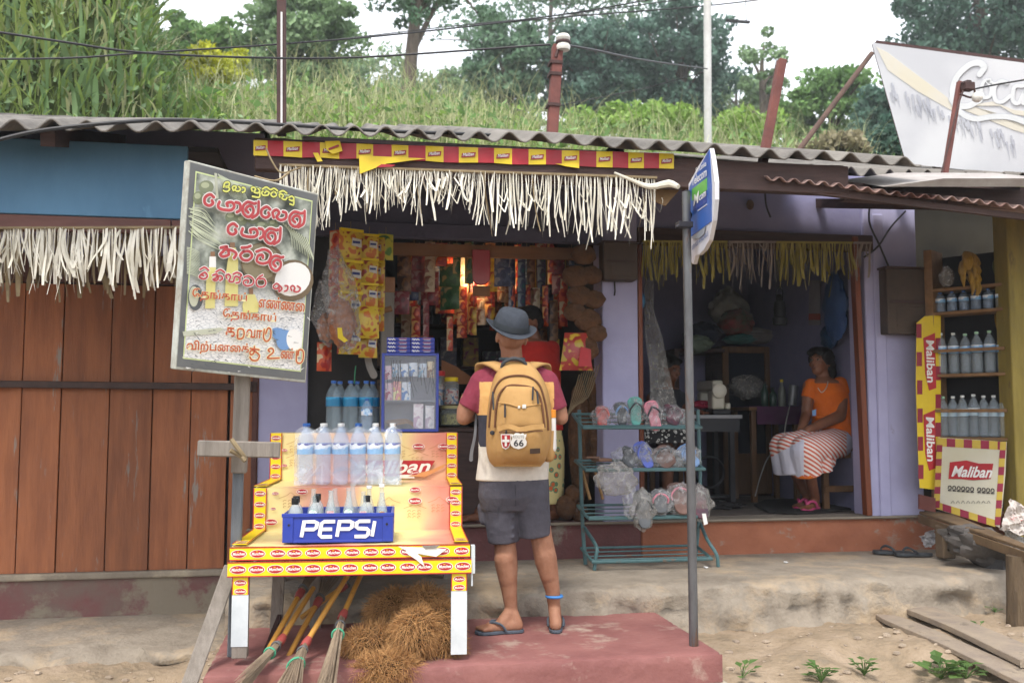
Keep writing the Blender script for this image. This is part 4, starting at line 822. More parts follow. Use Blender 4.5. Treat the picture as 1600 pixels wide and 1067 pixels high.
# ================================================================ DISPLAY STAND AND WHAT STANDS ON IT
fl = atz(547, 1036, .392)
SR = rad(-4.1)
stand = thing('display_stand', 'stepped display stand wrapped in pink and yellow printed paper with logo trim strips', 'display stand', (fl.x, fl.y, .392), SR)
Rz = Matrix.Rotation(SR, 3, 'Z')
def SL(x, y, z): return V((fl.x, fl.y, .392))+Rz@V((x, y, z))        # stand-local point -> world
HW, H1, H2, H3, D1, D2, D3 = .557, .548, .777, 1.058, .60, 1.17, 1.47
def wrapcol(n, L, co):
    s = n.new('ShaderNodeSeparateXYZ'); L.new(co, s.inputs[0])
    t = n.new('ShaderNodeTexNoise'); t.inputs['Scale'].default_value = 2.6; t.inputs['Detail'].default_value = 2; L.new(co, t.inputs[0])
    a = n.new('ShaderNodeMath'); a.operation = 'MULTIPLY'; a.inputs[1].default_value = 9.4; L.new(s.outputs[0], a.inputs[0])
    sn = n.new('ShaderNodeMath'); sn.operation = 'SINE'; L.new(a.outputs[0], sn.inputs[0])
    m = n.new('ShaderNodeMath'); m.operation = 'MULTIPLY_ADD'; m.inputs[1].default_value = .22; L.new(sn.outputs[0], m.inputs[0]); L.new(t.outputs[0], m.inputs[2])
    r = ramp(n, [(.2, '#cf8472'), (.42, '#dba687'), (.6, '#e2cb8f'), (.8, '#e4d796')]); L.new(m.outputs[0], r.inputs[0]); return r.outputs[0]
M_wrap = nodes_mat('printed_wrap', wrapcol, rough=.4, spec=.4, bump=.15, bscale=9)
M_ty = mat('trim_yellow', '#ecd01c', '#dfc216', scale=6, rough=.4); M_tr = mat('trim_red', '#b6232b', '#a21f27', rough=.45); M_tw = mat('trim_white', '#ece6dc', rough=.5)
M_paper = mat('white_paper', '#c9ced0', '#b4babd', scale=5, rough=.7, c3='#8f948f', s3=9, t3=.66)
def panel(mb, o, ux, uy, nrm, nx=24, ny=6, amp=.004, m=0):
    o, ux, uy, nrm = V(o), V(ux), V(uy), V(nrm); vs = []
    for j in range(ny+1):
        for i in range(nx+1):
            u, v = i/nx, j/ny; k = fnoise(u*3.1+o.z*5, v*2.3+o.y*3, 1.3)+.5*fnoise(u*7, v*5+o.z*9, 1.7); e = min(1, 6*min(v, 1-v)+.25)
            vs.append(o+ux*u+uy*v+nrm*amp*k*e)
    mb.add(vs, [(j*(nx+1)+i, j*(nx+1)+i+1, (j+1)*(nx+1)+i+1, (j+1)*(nx+1)+i) for j in range(ny) for i in range(nx)], m)
W2 = HW*2
b = MB(); b.bx(-HW+.01, HW-.01, .012, D1, H1-.03, H1-.008); b.bx(-HW+.01, HW-.01, D1+.012, D2, H2-.032, H2-.010); b.bx(-HW+.01, HW-.01, D2+.012, D3, H3-.032, H3-.010); b.bx(-HW+.01, HW-.01, D1+.0125, D1+.03, H1, H2-.033); b.bx(-HW+.01, HW-.01, D2+.0125, D2+.03, H2, H3-.033)
for sx in (-1, 1): b.bx(sx*(HW-.012)-.01, sx*(HW-.012)+.01, D1+.03, D3, .38, H2-.03); b.bx(sx*(HW-.012)-.01, sx*(HW-.012)+.01, D2+.03, D3, H2, H3-.03); b.bx(sx*(HW-.012)-.01, sx*(HW-.012)+.01, .012, D1, .42, H1-.03)
b.bx(-HW+.01, HW-.01, D3-.02, D3, .4, H3-.03); b.build('wooden_carcass', M_wood, stand)
b = MB()
panel(b, (-HW, 0, H1), (W2, 0, 0), (0, D1+.004, 0), (0, 0, 1), 30, 8, .005); panel(b, (-HW, D1, H1), (W2, 0, 0), (0, 0, H2-H1), (0, -1, 0), 30, 8, .006)
panel(b, (-HW, D1, H2), (W2, 0, 0), (0, D2-D1, 0), (0, 0, 1), 30, 8, .005); panel(b, (-HW, D2, H2), (W2, 0, 0), (0, 0, H3-H2), (0, -1, 0), 30, 8, .006); panel(b, (-HW, D2, H3), (W2, 0, 0), (0, D3-D2, 0), (0, 0, 1), 20, 4, .004)
b.build('paper_wrap', M_wrap, stand, smooth=True)
def oval(b, c, ux, uy, n, s='Munchee', mr=1, mw=2):
    c, ux, uy, n = V(c), V(ux), V(uy), V(n); k = 18
    ring = lambda sc, o: [c+ux*math.cos(2*math.pi*i/k)*sc+uy*math.sin(2*math.pi*i/k)*sc+n*o for i in range(k)]
    b.add(ring(1.1, .0004), [tuple(range(k))], mw); b.add(ring(1, .0010), [tuple(range(k))], mr)
    put_text(b, s, c-ux*.82-uy*.42+n*.0017, ux*1.64+uy*.12, uy*.78, mw, bold=.025, shear=.2)
    b.add([c+ux*x+uy*y+n*.0017 for x, y in ((-.25, .5), (.05, .5), (.02, .66), (-.22, .66))], [(0, 1, 2, 3)], 0)
def strip(name, segs, w, pitch, ow, vertical=False):
    """yellow logo strip: segs is a list of (origin, run vector, cross vector, normal)"""
    b = MB()
    for o, run, crs, n in segs:
        o, run, crs, n = V(o), V(run), V(crs), V(n); L = run.length; rd_, cd = run.normalized(), crs.normalized()
        o = o+n*.009; b.slab([o, o+run, o+run+crs, o+crs], n*.0025, 0)
        for e in (0, 1): p = o+crs*e+n*.0027-cd*e*.005; b.slab([p, p+run, p+run+cd*.005, p+cd*.005], n*.0012, 1)
        k = max(1, int(L/pitch+.35))
        for i in range(k if abs(n.z) < .5 else max(1, k//4)):
            c = o+rd_*(L*(i+.5)/k)+crs*.5+n*.004
            if vertical: oval(b, c, cd*ow, rd_*ow*.52, n)
            else: oval(b, c+rd_*random.uniform(-.006, .006), rd_*ow, cd*ow*.52, n)
    return b.build(name, [M_ty, M_tr, M_tw], stand)
strip('trim_strip', [((-HW-.005, -.004, H1-.062), (W2+.01, 0, 0), (0, 0, .062), (0, -1, 0))], .06, .088, .033)
o = strip('trim_strip', [((-HW-.012, -.010, H1-.137), (W2+.024, 0, 0), (0, 0, .069), (0, -1, 0))], .06, .088, .035)
for sx in (-1, 1):
    x0 = sx*HW-(.070 if sx > 0 else 0)-.002*sx
    strip('trim_strip', [((x0+.07, 0, H1+.001), (0, D1, 0), (-.07, 0, 0), (0, 0, 1)), ((x0+.07, D1, H1), (0, 0, H2-H1), (-.07, 0, 0), (0, -1, 0)), ((x0+.07, D1, H2+.001), (0, D2-D1, 0), (-.07, 0, 0), (0, 0, 1)), ((x0+.07, D2, H2), (0, 0, H3-H2), (-.07, 0, 0), (0, -1, 0))], .07, .052, .026, True)
# printed ovals and faint line drawings on the wrap, big red brand panel
b = MB()
for c, s_ in (((.30, D1, H1+.155), 1), ((.50, D1, H1+.16), .9), ((-.46, D1, H1+.05), .9), ((.32, D2, H2+.2), 1), ((.47, D2, H2+.20), .9), ((-.47, D2, H2+.18), .5), ((-.47, D2, H2+.09), .5), ((-.44, D1, H1+.2), .5), ((-.45, D1, H1+.12), .4), ((.30, D1+.0, H2-.015), .8), ((-.3, D1, H2-.02), .8)):
    oval(b, V(c)+V((0, -.012, 0)), V((.034*s_, 0, 0)), V((0, 0, .017*s_)), V((0, -1, 0)), 'Munchee', 0, 1)
b.build('printed_logo', [M_tr, M_tw], stand)
b = MB(); M_ink = mat('faint_print_ink', '#a5703f', rough=.6); random.seed(21)
for cx, y, z in ((.30, D1, H1+.10), (.16, D1, H1+.13), (.43, D1, H1+.13), (-.36, D1, H1+.16), (.32, D2, H2+.13), (.21, D2, H2+.17), (.44, D2, H2+.17), (-.40, D2, H2+.2), (-.4, D2, H2+.12)):
    for r_ in range(3):
        for k in range(3):
            x = cx-.03+k*.026; zz = z-r_*.016; pts = [V((x+.009*math.cos(a), y-.0105, zz+.005*math.sin(a*1.0))) for a in [i*.9+random.random() for i in range(5)]]; b.rib(pts, .0022, V((0, -1, 0)), sub=2, roundcap=False)
    b.rib([V((cx-.06, y-.0106, z+.015)), V((cx-.02, y-.0106, z+.03)), V((cx, y-.0106, z+.045)), V((cx+.02, y-.0106, z+.03)), V((cx+.06, y-.0106, z+.015))], .002, V((0, -1, 0)), sub=3)
b.build('line_print', M_ink, stand)
b = MB(); yq = D2-.0125
b.slab([(-.05, yq, H2+.03), (.36, yq, H2+.02), (.42, yq, H2+.115), (-.05, yq, H2+.12)], (0, -.001, 0), 0); b.slab([(.20, yq-.002, H2+.012), (.30, yq-.002, H2+.012), (.29, yq-.002, H2+.033), (.2, yq-.002, H2+.033)], (0, -.001, 0), 1)
put_text(b, 'Maliban', (-.06, yq-.003, H2+.035), (.45, 0, .012), (0, 0, .075), 1, bold=.02, shear=.3); b.slab([(.26, yq-.005, H2+.025), (.36, yq-.005, H2+.018), (.47, yq-.005, H2+.075), (.49, yq-.005, H2+.10), (.40, yq-.005, H2+.062)], (0, -.001, 0), 2)
oval(b, (.30, yq-.0065, H2+.045), (.024, 0, .003), (0, 0, .013), (0, -1, 0), 'Munchee', 0, 1)
b.build('brand_print', [M_tr, M_tw, mat('biscuit_print', '#d99d63', '#c98a50', rough=.6)], stand)
# torn paper on the front trim
b = MB(); b.slab([(.22, -.024, H1-.005), (.33, -.026, H1-.01), (.45, -.024, H1-.02), (.40, -.026, H1-.055), (.34, -.024, H1-.045), (.27, -.026, H1-.03)], (0, -.001, 0)); b.slab([(.25, -.030, H1-.03), (.31, -.032, H1-.07), (.345, -.030, H1-.10), (.33, -.034, H1-.055), (.29, -.032, H1-.02)], (0, -.001, 0)); b.slab([(.33, -.028, H1-.002), (.42, -.028, H1-.0), (.40, -.030, H1-.015), (.35, -.03, H1-.018)], (0, -.001, 0), 1); b.build('torn_paper', [M_tw, M_wood], stand)
b = MB(); b.bx(HW+.012, HW+.03, -.006, .05, H1-.14, H1-.01); b.bx(HW+.012, HW+.02, .0, .02, H1-.2, H1-.14); b.build('ragged_edge', M_paper, stand)
for sx in (-1, 1):
    b = MB(); x = sx*(HW-.046); b.bx(x-.035, x+.035, -.002, .05, .035, H1-.137); b.build('leg', M_wood, stand, bevel=.003)
    b = MB(); b.bx(x-.038, x+.038, -.0055, -.0025, .09 if sx < 0 else .03, H1-.14); leg_p = b.build('leg_paper', M_paper, stand)
    b = MB(); b.slab([(x-.038, -.0065, H1-.22), (x+.038, -.0065, H1-.22), (x+.038, -.0065, H1-.14), (x-.038, -.0065, H1-.14)], (0, -.001, 0), 0)
    for i in range(2): oval(b, (x, -.008, H1-.165-i*.04), (.026, 0, 0), (0, 0, .013), (0, -1, 0))
    for e in (-.038, .034): b.slab([(x+e, -.008, H1-.22), (x+e+.004, -.008, H1-.22), (x+e+.004, -.008, H1-.14), (x+e, -.008, H1-.14)], (0, -.0008, 0), 1)
    b.build('leg_trim', [M_ty, M_tr, M_tw], stand)
    b = MB(); b.bar((sx*(HW-.05), D3-.05, 0), (sx*(HW-.05), D3-.05, .5), .05, .05); b.build('rear_leg', M_wood, stand)
b = MB(); b.bar((-.42, .55, .0), (-.40, .5, .42), .06, .03); b.build('brace', M_wood, stand); b = MB(); b.bar((-.24, .8, .0), (-.24, .78, .42), .06, .03); b.build('brace', M_wood, stand)
# ---- bottles
M_pet = mat('clear_pet', '#b9d0ec', rough=.07, alpha=.24, spec=.6); M_pet2 = mat('bluish_pet', '#a9c0cd', rough=.06, alpha=.20, spec=.6)
M_capb = mat('blue_cap', '#2e5fa8', rough=.35); M_capw = mat('white_cap', '#d9dcdc', rough=.4); M_capg = mat('pale_green_cap', '#a8cfae', rough=.4); M_capk = mat('black_cap', '#232325', rough=.35)
def lblcol(c1_, c2_, c3_, sc=1):
    def f(n, L, co):
        s = n.new('ShaderNodeSeparateXYZ'); L.new(co, s.inputs[0]); t = n.new('ShaderNodeTexNoise'); t.inputs['Scale'].default_value = 22*sc; L.new(co, t.inputs[0])
        a = n.new('ShaderNodeMath'); a.operation = 'MULTIPLY_ADD'; a.inputs[1].default_value = 10; L.new(s.outputs[2], a.inputs[0]); L.new(t.outputs[0], a.inputs[2])
        fr = n.new('ShaderNodeMath'); fr.operation = 'FRACT'; L.new(a.outputs[0], fr.inputs[0]); r = ramp(n, [(0, c1_), (.42, c1_), (.5, c2_), (.72, c2_), (.76, c3_), (1, c3_)]); L.new(fr.outputs[0], r.inputs[0]); return r.outputs[0]
    return f
M_lblb = nodes_mat('blue_label', lblcol('#7fb2dc', '#e3e8f0', '#4a4f9c'), rough=.4); M_lbld = nodes_mat('teal_label', lblcol('#1f6f98', '#2f8fbc', '#1d3f5c'), rough=.4); M_lblp = nodes_mat('purple_label', lblcol('#58418c', '#dfe4ee', '#3f77b8'), rough=.4); M_lblw = nodes_mat('pale_label', lblcol('#bcd6e8', '#e3e8ea', '#7aa7d0'), rough=.4)
def bottle_prof(H, R, ribs=7):
    p = [(R*.80, 0), (R*.97, .012*H/.31), (R, .05*H)]
    for i in range(ribs): z = H*(.07+.40*i/ribs); p += [(R, z), (R*.955, z+H*.40/ribs*.5)]
    return p+[(R, H*.49), (R, H*.68), (R*.96, H*.73), (R*.78, H*.80), (R*.48, H*.88), (R*.30, H*.915), (R*.29, H*.955), (R*.29, H*.96)]
def label_on(b, H, R, m=0, z0=.50, z1=.67): b.lathe([(R*1.012, H*z0), (R*1.012, H*z1)], 20, m=m)
def bottle(name, label, parent, loc, H, R, mb_, mc, ml, group=None, top=True, n=18, writing=None):
    if top: t = thing(name, label, 'bottle', loc, 0, group); par = t
    else:
        par = MB().lathe(bottle_prof(H, R), n).build(name, mb_, parent, smooth=True, sharp=0, loc=loc); t = par
    if top: MB().lathe(bottle_prof(H, R), n).build('body', mb_, t, smooth=True, sharp=0)
    MB().lathe([(R*.33, H*.945), (R*.36, H*.95), (R*.36, H*.995), (R*.30, H)], 14).build('cap', mc, par, smooth=True)
    b = MB(); vs = [];
    k = 20; b.v = [(R*1.012*math.cos(2*math.pi*j/k), R*1.012*math.sin(2*math.pi*j/k), H*z) for z in (.50, .675) for j in range(k)]; b.f = [(j, (j+1) % k, k+(j+1) % k, k+j) for j in range(k)]; b.m = [0]*k
    mats = [ml]
    if writing: 
        put_text(b, writing, (-R*.55, -R*1.03, H*.60), (R*1.1, 0, 0), (0, 0, H*.035), 1, bold=.02); mats.append(M_wht)
    b.build('label', mats, par, smooth=True)
    return t
# shrink-wrapped pack of twelve
pk = thing('bottle_pack', 'shrink wrapped pack of twelve water bottles on the middle step of the stand', 'bottle pack', SL(-.064, D1+.115, H2+.007), SR)
for j in range(2):
    for i in range(6): bottle('bottle', '', pk, (-.2375+i*.095, j*.094, 0), .335, .0445, M_pet, M_capw if i % 3 else M_capb, M_lblb, top=False, writing='Classic' if j == 0 and i >= 4 else None)
def filmcol(m):
    n = m.node_tree; b = n.nodes['Principled BSDF']; tc = n.nodes.new('ShaderNodeTexCoord'); t = n.nodes.new('ShaderNodeTexNoise'); t.inputs['Scale'].default_value = 9; t.inputs['Detail'].default_value = 7; t.inputs['Distortion'].default_value = 1.2
    n.links.new(tc.outputs['Object'], t.inputs[0]); r = ramp(n.nodes, [(.40, (.08, .08, .08)), (.58, (.22, .22, .22)), (.70, (.7, .7, .7))]); n.links.new(t.outputs[0], r.inputs[0]); n.links.new(r.outputs[0], b.inputs['Alpha']); return m
M_film = filmcol(mat('wrinkled_clear_film', '#d5dce6', rough=.18, bump=.5, bscale=22, spec=.8))
def filmcol2(m, lo, hi):
    n = m.node_tree; b = n.nodes['Principled BSDF']; tc = n.nodes.new('ShaderNodeTexCoord'); t = n.nodes.new('ShaderNodeTexNoise'); t.inputs['Scale'].default_value = 16; t.inputs['Detail'].default_value = 8; t.inputs['Distortion'].default_value = 2
    n.links.new(tc.outputs['Object'], t.inputs[0]); r = ramp(n.nodes, [(.44, (lo,)*3), (.6, ((lo+hi)/2,)*3), (.68, (hi,)*3)]); n.links.new(t.outputs[0], r.inputs[0]); n.links.new(r.outputs[0], b.inputs['Alpha']); return m
M_bagf = filmcol2(mat('crumpled_clear_bag', '#b9babb', rough=.2, bump=.8, bscale=28, spec=.8), .16, .62)
M_bagd = filmcol2(mat('crumpled_dull_bag', '#a09d98', rough=.25, bump=.8, bscale=20, spec=.7), .3, .75)
b = MB(); k = 7
prof = [(.0, .300), (.0, .06), (.0, .0)]
xs_ = [-.290, -.20, -.10, 0, .10, .20, .290]
for y_, sg in ((-.050, -1), (.145, 1)):
    vs = []
    for z_ in (0, .1, .2, .235, .285, .325):
        for i in range(25):
            x = -.29+.58*i/24; near = abs(((x+.29) % .0967)/.0967-.5)*2; sag = (.030*near if z_ > .3 else .012*near if z_ > .22 else 0); pinch = (.022 if z_ > .3 else .012 if z_ > .25 else 0)
            vs.append((x, y_-sg*pinch*1.5-sg*.004*near, z_-sag))
    b.add(vs, [(j*25+i, j*25+i+1, (j+1)*25+i+1, (j+1)*25+i) for j in range(5) for i in range(24)])
n0 = 5*25
b.add([], []); b.f += [(n0+i, n0+i+1, 150+n0+i+1, 150+n0+i) for i in range(24)]; b.m += [0]*24
for i in (0, 24): b.f += [(j*25+i, (j+1)*25+i, 150+(j+1)*25+i, 150+j*25+i) for j in range(5)]; b.m += [0]*5
b.build('plastic_wrap', M_film, pk, smooth=True)
b = MB(); 
for cx, hgt in ((-.14, .125), (.13, .10)):
    for dx in (-.10, .0, .11):
        b.rib([V((cx+dx*1.0, -.0545, .004)), V((cx+dx*.45, -.0545, hgt*.55)), V((cx+.006*dx, -.0545, hgt))], [.010, .004], V((0, -1, 0)), sub=2, roundcap=False)
b.build('fold_glint', mat('film_glint', '#e4e8ee', rough=.2, alpha=.3), pk)  # flat pale ribbons paint glints along the folds of the film
# separate bottles on the top step
GB = 'water bottles on the top step of the stand'
for i, (x, y, lb) in enumerate(((-.195, D2+.07, 'leftmost large water bottle with teal label on the top step'), (-.093, D2+.07, 'middle large water bottle with teal label on the top step'), (0.0, D2+.085, 'large water bottle with blue cap behind the small purple labelled bottle'), (-.165, D2+.17, 'large water bottle half hidden behind the leftmost one on the top step'), (-.06, D2+.175, 'large water bottle half hidden behind the middle one on the top step'), (.035, D2+.18, 'rear large water bottle nearest the blue display case'))):
    t = bottle('water_bottle', lb, None, SL(x, y, H3+.006), .31, .045, M_pet2, M_capb, M_lbld, GB)
t = bottle('water_bottle', 'small water bottle with a round badge on its purple label', None, SL(.008, D2+.02, H3+.006), .20, .033, M_pet, M_capb, M_lblp, GB)
b = MB(); b.lathe([(.022, 0), (.022, .002)], 20, (0, -.0345, .119), R=Matrix.Rotation(rad(90), 3, 'X')); b.build('badge', mat('badge_blue', '#5f9fd0', '#dfe8f0', scale=60, rough=.4), t)
b = MB(); b.tube([SL(-.075, D2+.15, H3+.3), SL(-.073, D2+.15, H3+.36), SL(-.068, D2+.15, H3+.41)], .004, 6, sub=3); tag(b.build('straw', mat('green_straw', '#2f7a52', rough=.4), smooth=True), 'thin green straw standing up behind the middle water bottle', 'straw')
# ---- blue crate of glass bottles
M_pep = mat('crate_blue', '#2c3f9c', '#27388c', scale=4, rough=.42, c3='#4253a6', s3=5, t3=.64)
ct = thing('bottle_crate', 'blue plastic crate lettered PEPSI holding glass bottles on the lowest step', 'crate', SL(-.068, .05, H1+.008), SR)
cw, cd_, ch = .262, .36, .137
b = MB(); b.bx(-cw, cw, 0, .012, 0, ch); b.bx(-cw, cw, cd_-.012, cd_, 0, ch); b.bx(-cw, cw, .012, cd_-.012, 0, .012)
for sx in (-1, 1):
    x0, x1 = sorted((sx*cw, sx*(cw-.012)))
    b.bx(x0, x1, .012, .10, .012, ch); b.bx(x0, x1, cd_-.10, cd_-.012, .012, ch); b.bx(x0, x1, .10, cd_-.10, .012, .06); b.bx(x0, x1, .10, cd_-.10, ch-.03, ch)
    b.bx(sx*(cw-.025)-.025, sx*(cw-.025)+.025, -.006, -.0005, .002, ch-.002)
b.bx(-cw-.004, cw+.004, -.008, -.0006, ch-.016, ch+.002); b.bx(-cw+.05, cw-.05, -.004, -.0007, .0, .012)
for x in (-.15, -.05, .05, .15): b.bx(x-.003, x+.003, .012, cd_-.012, .012, .09)
for y in (.12, .24): b.bx(-cw+.012, cw-.012, y-.003, y+.003, .0121, .0895)
b.build('crate_body', M_pep, ct, bevel=.0025)
b = MB(); 
for sx in (-1, 1): b.lathe([(.006, 0), (.006, .002)], 12, (sx*(cw-.03), -.0065, ch*.62), R=Matrix.Rotation(rad(90), 3, 'X'))
b.build('rivet_hole', M_dark, ct)
b = MB(); b.world = False
LET = {'P': [[(0, 0), (0, 1), (.62, 1), (.80, .92), (.80, .62), (.66, .5), (.12, .5)]], 'E': [[(.8, 1), (.14, 1), (0, .88), (0, .12), (.14, 0), (.78, 0)], [(.02, .5), (.7, .5)]], 'S': [[(.8, 1), (.14, 1), (0, .9), (0, .64), (.14, .53), (.68, .5), (.8, .38), (.8, .12), (.68, 0), (0, 0)]], 'I': [[(0, 0), (0, 1)]]}
x = -.172; lh = .072
for i, ch_ in enumerate('PEPSI'):
    for k, st_ in enumerate(LET[ch_]):
        pts = [V((x+px_*.078+pz*lh*.17, -.0062-.0002*(i+k*5), .028+pz*lh)) for px_, pz in st_]; b.rib(pts, .0165, V((0, -1, 0)), sub=0, roundcap=False)
    x += .0835 if ch_ != 'I' else 0
b.build('lettering', M_wht, ct)
M_glass = mat('clear_bottle_glass', '#b9c4c2', rough=.05, alpha=.3, spec=.9); M_gtint = mat('dusty_bottle_glass', '#c9d0d0', rough=.1, alpha=.42, spec=.8)
def gl_prof(H, R): return [(R*.85, 0), (R, .01), (R, H*.18), (R*.9, H*.30), (R, H*.44), (R*.93, H*.56), (R*.55, H*.74), (R*.40, H*.86), (R*.40, H*.97), (R*.46, H*.975), (R*.46, H)]
GG = 'glass bottles standing in the blue crate'; random.seed(5)
spots = []
kinds = ['black', 'black', 'green', 'red', 'plain', 'plain', 'white', 'amber']
desc = {'black': 'black capped clear bottle', 'green': 'open glass bottle with round green badge', 'red': 'open glass bottle with red square label', 'plain': 'plain open glass bottle', 'white': 'white topped glass bottle', 'amber': 'open glass bottle with gold round badge'}
lay_ = [[('black', 'front left corner'), ('green', 'front row, second'), ('red', 'front row, third'), ('green', 'front row, fourth'), ('red', 'front row, fifth'), ('amber', 'front right corner')], [('black', 'middle row, first'), ('black', 'middle row, second'), ('plain', 'middle row, third'), ('plain', 'middle row, fourth'), ('black', 'middle row, fifth'), ('white', 'middle row, sixth')], [('black', 'back row, second'), ('plain', 'back row, third'), ('plain', 'back row, fourth'), ('white', 'back row, fifth')]]
mk = {'green': mat('badge_green', '#3f8a68', '#dfe5df', scale=90, rough=.4), 'red': mat('label_red', '#c4473f', '#d8d5d0', scale=70, rough=.4), 'amber': mat('badge_gold', '#b58f4a', '#8f5b3a', scale=80, rough=.4)}
for r_, row in enumerate(lay_):
    for i, (kd, wh) in enumerate(row):
        x = -.215+i*.084+(0 if r_ < 2 else .09)+random.uniform(-.008, .008); y = .065+r_*.115+random.uniform(-.01, .01); H = (.188 if kd == 'black' else random.uniform(.215, .242)); R = .034 if kd == 'black' else .029
        t = thing('glass_bottle', f'{desc[kd]} in the blue crate, {wh}', 'bottle', SL(-.068+x, .05+y, H1+.022), SR, GG)
        MB().lathe([(R, 0), (R, H*.62), (R*.85, H*.74), (R*.5, H*.84), (R*.42, H*.95), (R*.4, H*.96)] if kd == 'black' else gl_prof(H, R), 14).build('body', M_gtint if kd == 'black' else M_glass, t, smooth=True)
        if kd == 'black': MB().lathe([(R*.50, H*.86), (R*.52, H*.87), (R*.52, H*1.02), (R*.45, H*1.03)], 14).build('cap', M_capk, t, smooth=True)
        if kd == 'white': MB().lathe([(R*.5, H*.98), (R*.5, H*1.03), (R*.4, H*1.04)], 12).build('cap', M_capw, t, smooth=True)
        if kd in ('green', 'amber'): MB().lathe([(.020, 0), (.020, .0015)], 18, (0, -R*.94, H*.50), R=Matrix.Rotation(rad(82), 3, 'X')).build('badge', mk[kd], t)
        if kd == 'red': b = MB(); b.bx(-.017, .017, -R*1.0, -R*.96, H*.40, H*.58); b.build('label', mk['red'], t)
# ---- blue glazed display case with small packets, cartons on top
cc = thing('display_case', 'small blue framed glass display case on the top step beside the water bottles', 'display case', SL(.268, D2+.035, H3+.006), SR)
M_cb = mat('case_blue', '#3a4aa0', '#33428f', rough=.4)
cwid, chh, cdp = .173, .478, .16
b = MB(); 
for sx in (-1, 1): b.bx(sx*(cwid-.008)-.008, sx*(cwid-.008)+.008, 0, .02, 0, chh); b.bx(sx*(cwid-.008)-.008, sx*(cwid-.008)+.008, cdp-.02, cdp, 0, chh); b.bx(sx*(cwid-.004)-.002, sx*(cwid-.004)+.002, .02, cdp-.02, 0, chh)
for z in (0, chh-.016): b.bx(-cwid+.016, cwid-.016, 0.001, .019, z, z+.016)
b.bx(-cwid+.016, cwid-.016, .02, cdp, chh-.014, chh); b.build('case_frame', M_cb, cc, bevel=.002)
b = MB(); b.bx(-cwid+.016, cwid-.016, cdp-.012, cdp-.004, .016, chh-.016); b.bx(-cwid+.016, cwid-.016, .02, cdp-.012, 0.0, .012); b.build('back_panel', mat('case_grey', '#a3a6ae', '#8e9199', scale=4, rough=.6), cc)
b = MB(); b.bx(-cwid+.009, cwid-.009, .022, cdp-.013, .183, .187); b.build('shelf', mat('glass_shelf', '#b9c3cc', rough=.1, alpha=.5), cc)
b = MB(); b.bx(-cwid+.016, cwid-.016, .004, .007, .016, chh-.016); b.build('glass_pane', mat('case_glass', '#ccd3dc', rough=.04, alpha=.12, spec=.8), cc)
random.seed(8)
def pouch(b, w, h, t=.012, m=0, nx=5, ny=6):     # flat sealed sachet, its belly swollen
    vs = []; 
    for s in (-1, 1):
        for j in range(ny+1):
            for i in range(nx+1):
                u, v = i/nx*2-1, j/ny*2-1; vs.append((u*w/2*(1-.03*(1-v*v)), s*t*(1-u*u)*(1-v**4)**.8-.0004*s+.0, v*h/2))
    k = (nx+1)*(ny+1)
    b.add(vs, [(j*(nx+1)+i, j*(nx+1)+i+1, (j+1)*(nx+1)+i+1, (j+1)*(nx+1)+i) for j in range(ny) for i in range(nx)]+[(k+j*(nx+1)+i+1, k+j*(nx+1)+i, k+(j+1)*(nx+1)+i, k+(j+1)*(nx+1)+i+1) for j in range(ny) for i in range(nx)], m)
def packcol(a, c, d, sc=9, z=14):
    def f(n, L, co):
        t = n.new('ShaderNodeTexNoise'); t.inputs['Scale'].default_value = sc; t.inputs['Detail'].default_value = 1.5; L.new(co, t.inputs[0]); r = ramp(n, [(.40, a), (.44, c), (.56, c), (.60, d)]); L.new(t.outputs[0], r.inputs[0]); return r.outputs[0]
    return f
PM = {k: nodes_mat('packet_'+k, packcol(*v), rough=.3, spec=.5) for k, v in dict(pink=('#cf6f94', '#e6c8d2', '#b34f6f', 22), blue=('#3f87c4', '#cfdcea', '#8fbfe0', 22), skyblue=('#6fa7d8', '#dce6ef', '#4f7fc0', 22), gold=('#b8894a', '#ddc9a0', '#8f5f30', 22), yellow=('#e0cf5f', '#d98f8f', '#e8e0a0', 22), white=('#c8cbd2', '#dfe0e4', '#b5a8b8', 22), pale=('#d4c4cf', '#e3dfe4', '#c0a8c0', 22)).items()}
CP_ = [(-.135, .36, .04, .085, 'pink', 'pink and white packet at the left of the top row in the display case'), (-.085, .375, .05, .08, 'blue', 'blue packet second from left in the top row in the display case'), (-.036, .375, .045, .08, 'skyblue', 'pale blue packet third from left in the top row in the display case'), (.018, .38, .052, .085, 'skyblue', 'wide light blue packet mid top row in the display case'), (.074, .375, .05, .085, 'blue', 'blue packet second from right in the top row in the display case'), (.124, .38, .045, .10, 'gold', 'gold packet at the right end of the top row in the display case'),
       (-.13, .245, .045, .105, 'pink', 'pink packet standing at left on the glass shelf'), (-.08, .25, .048, .115, 'yellow', 'yellow and pink packet second on the glass shelf'), (-.025, .248, .055, .11, 'skyblue', 'light blue packet third on the glass shelf'), (.05, .095, .06, .15, 'pale', 'pale pink packet standing left of another at the case bottom'), (.12, .09, .055, .14, 'white', 'whitish packet in the lower right corner of the display case')]
for x, z, w_, h_, m, lb in CP_:
    b = MB(); pouch(b, w_, h_, .006); o = b.build('packet', PM[m], None, smooth=True, loc=SL(.268+x, D2+.035+.05+random.uniform(-.01, .01), H3+.006+z), rz=SR); tag(o, lb, 'packet', 'small packets in the display case')
b = MB(); 
for k in range(7): b.rib([V((-.15+random.random()*.05, .04+k*.008, .03+k*.006)), V((-.02, .05+k*.008, .05+k*.004)), V((.03, .05+k*.008, .022+k*.003))], .012, V((0, -.3, 1)).normalized(), sub=3)
tag(b.build('incense_bundle', mat('tan_sticks', '#b58f67', '#9c7753', scale=30, rough=.7), loc=SL(.268, D2+.035, H3+.008), rz=SR), 'fan of tan paper sticks lying at the bottom of the display case', 'sticks')
b = MB()
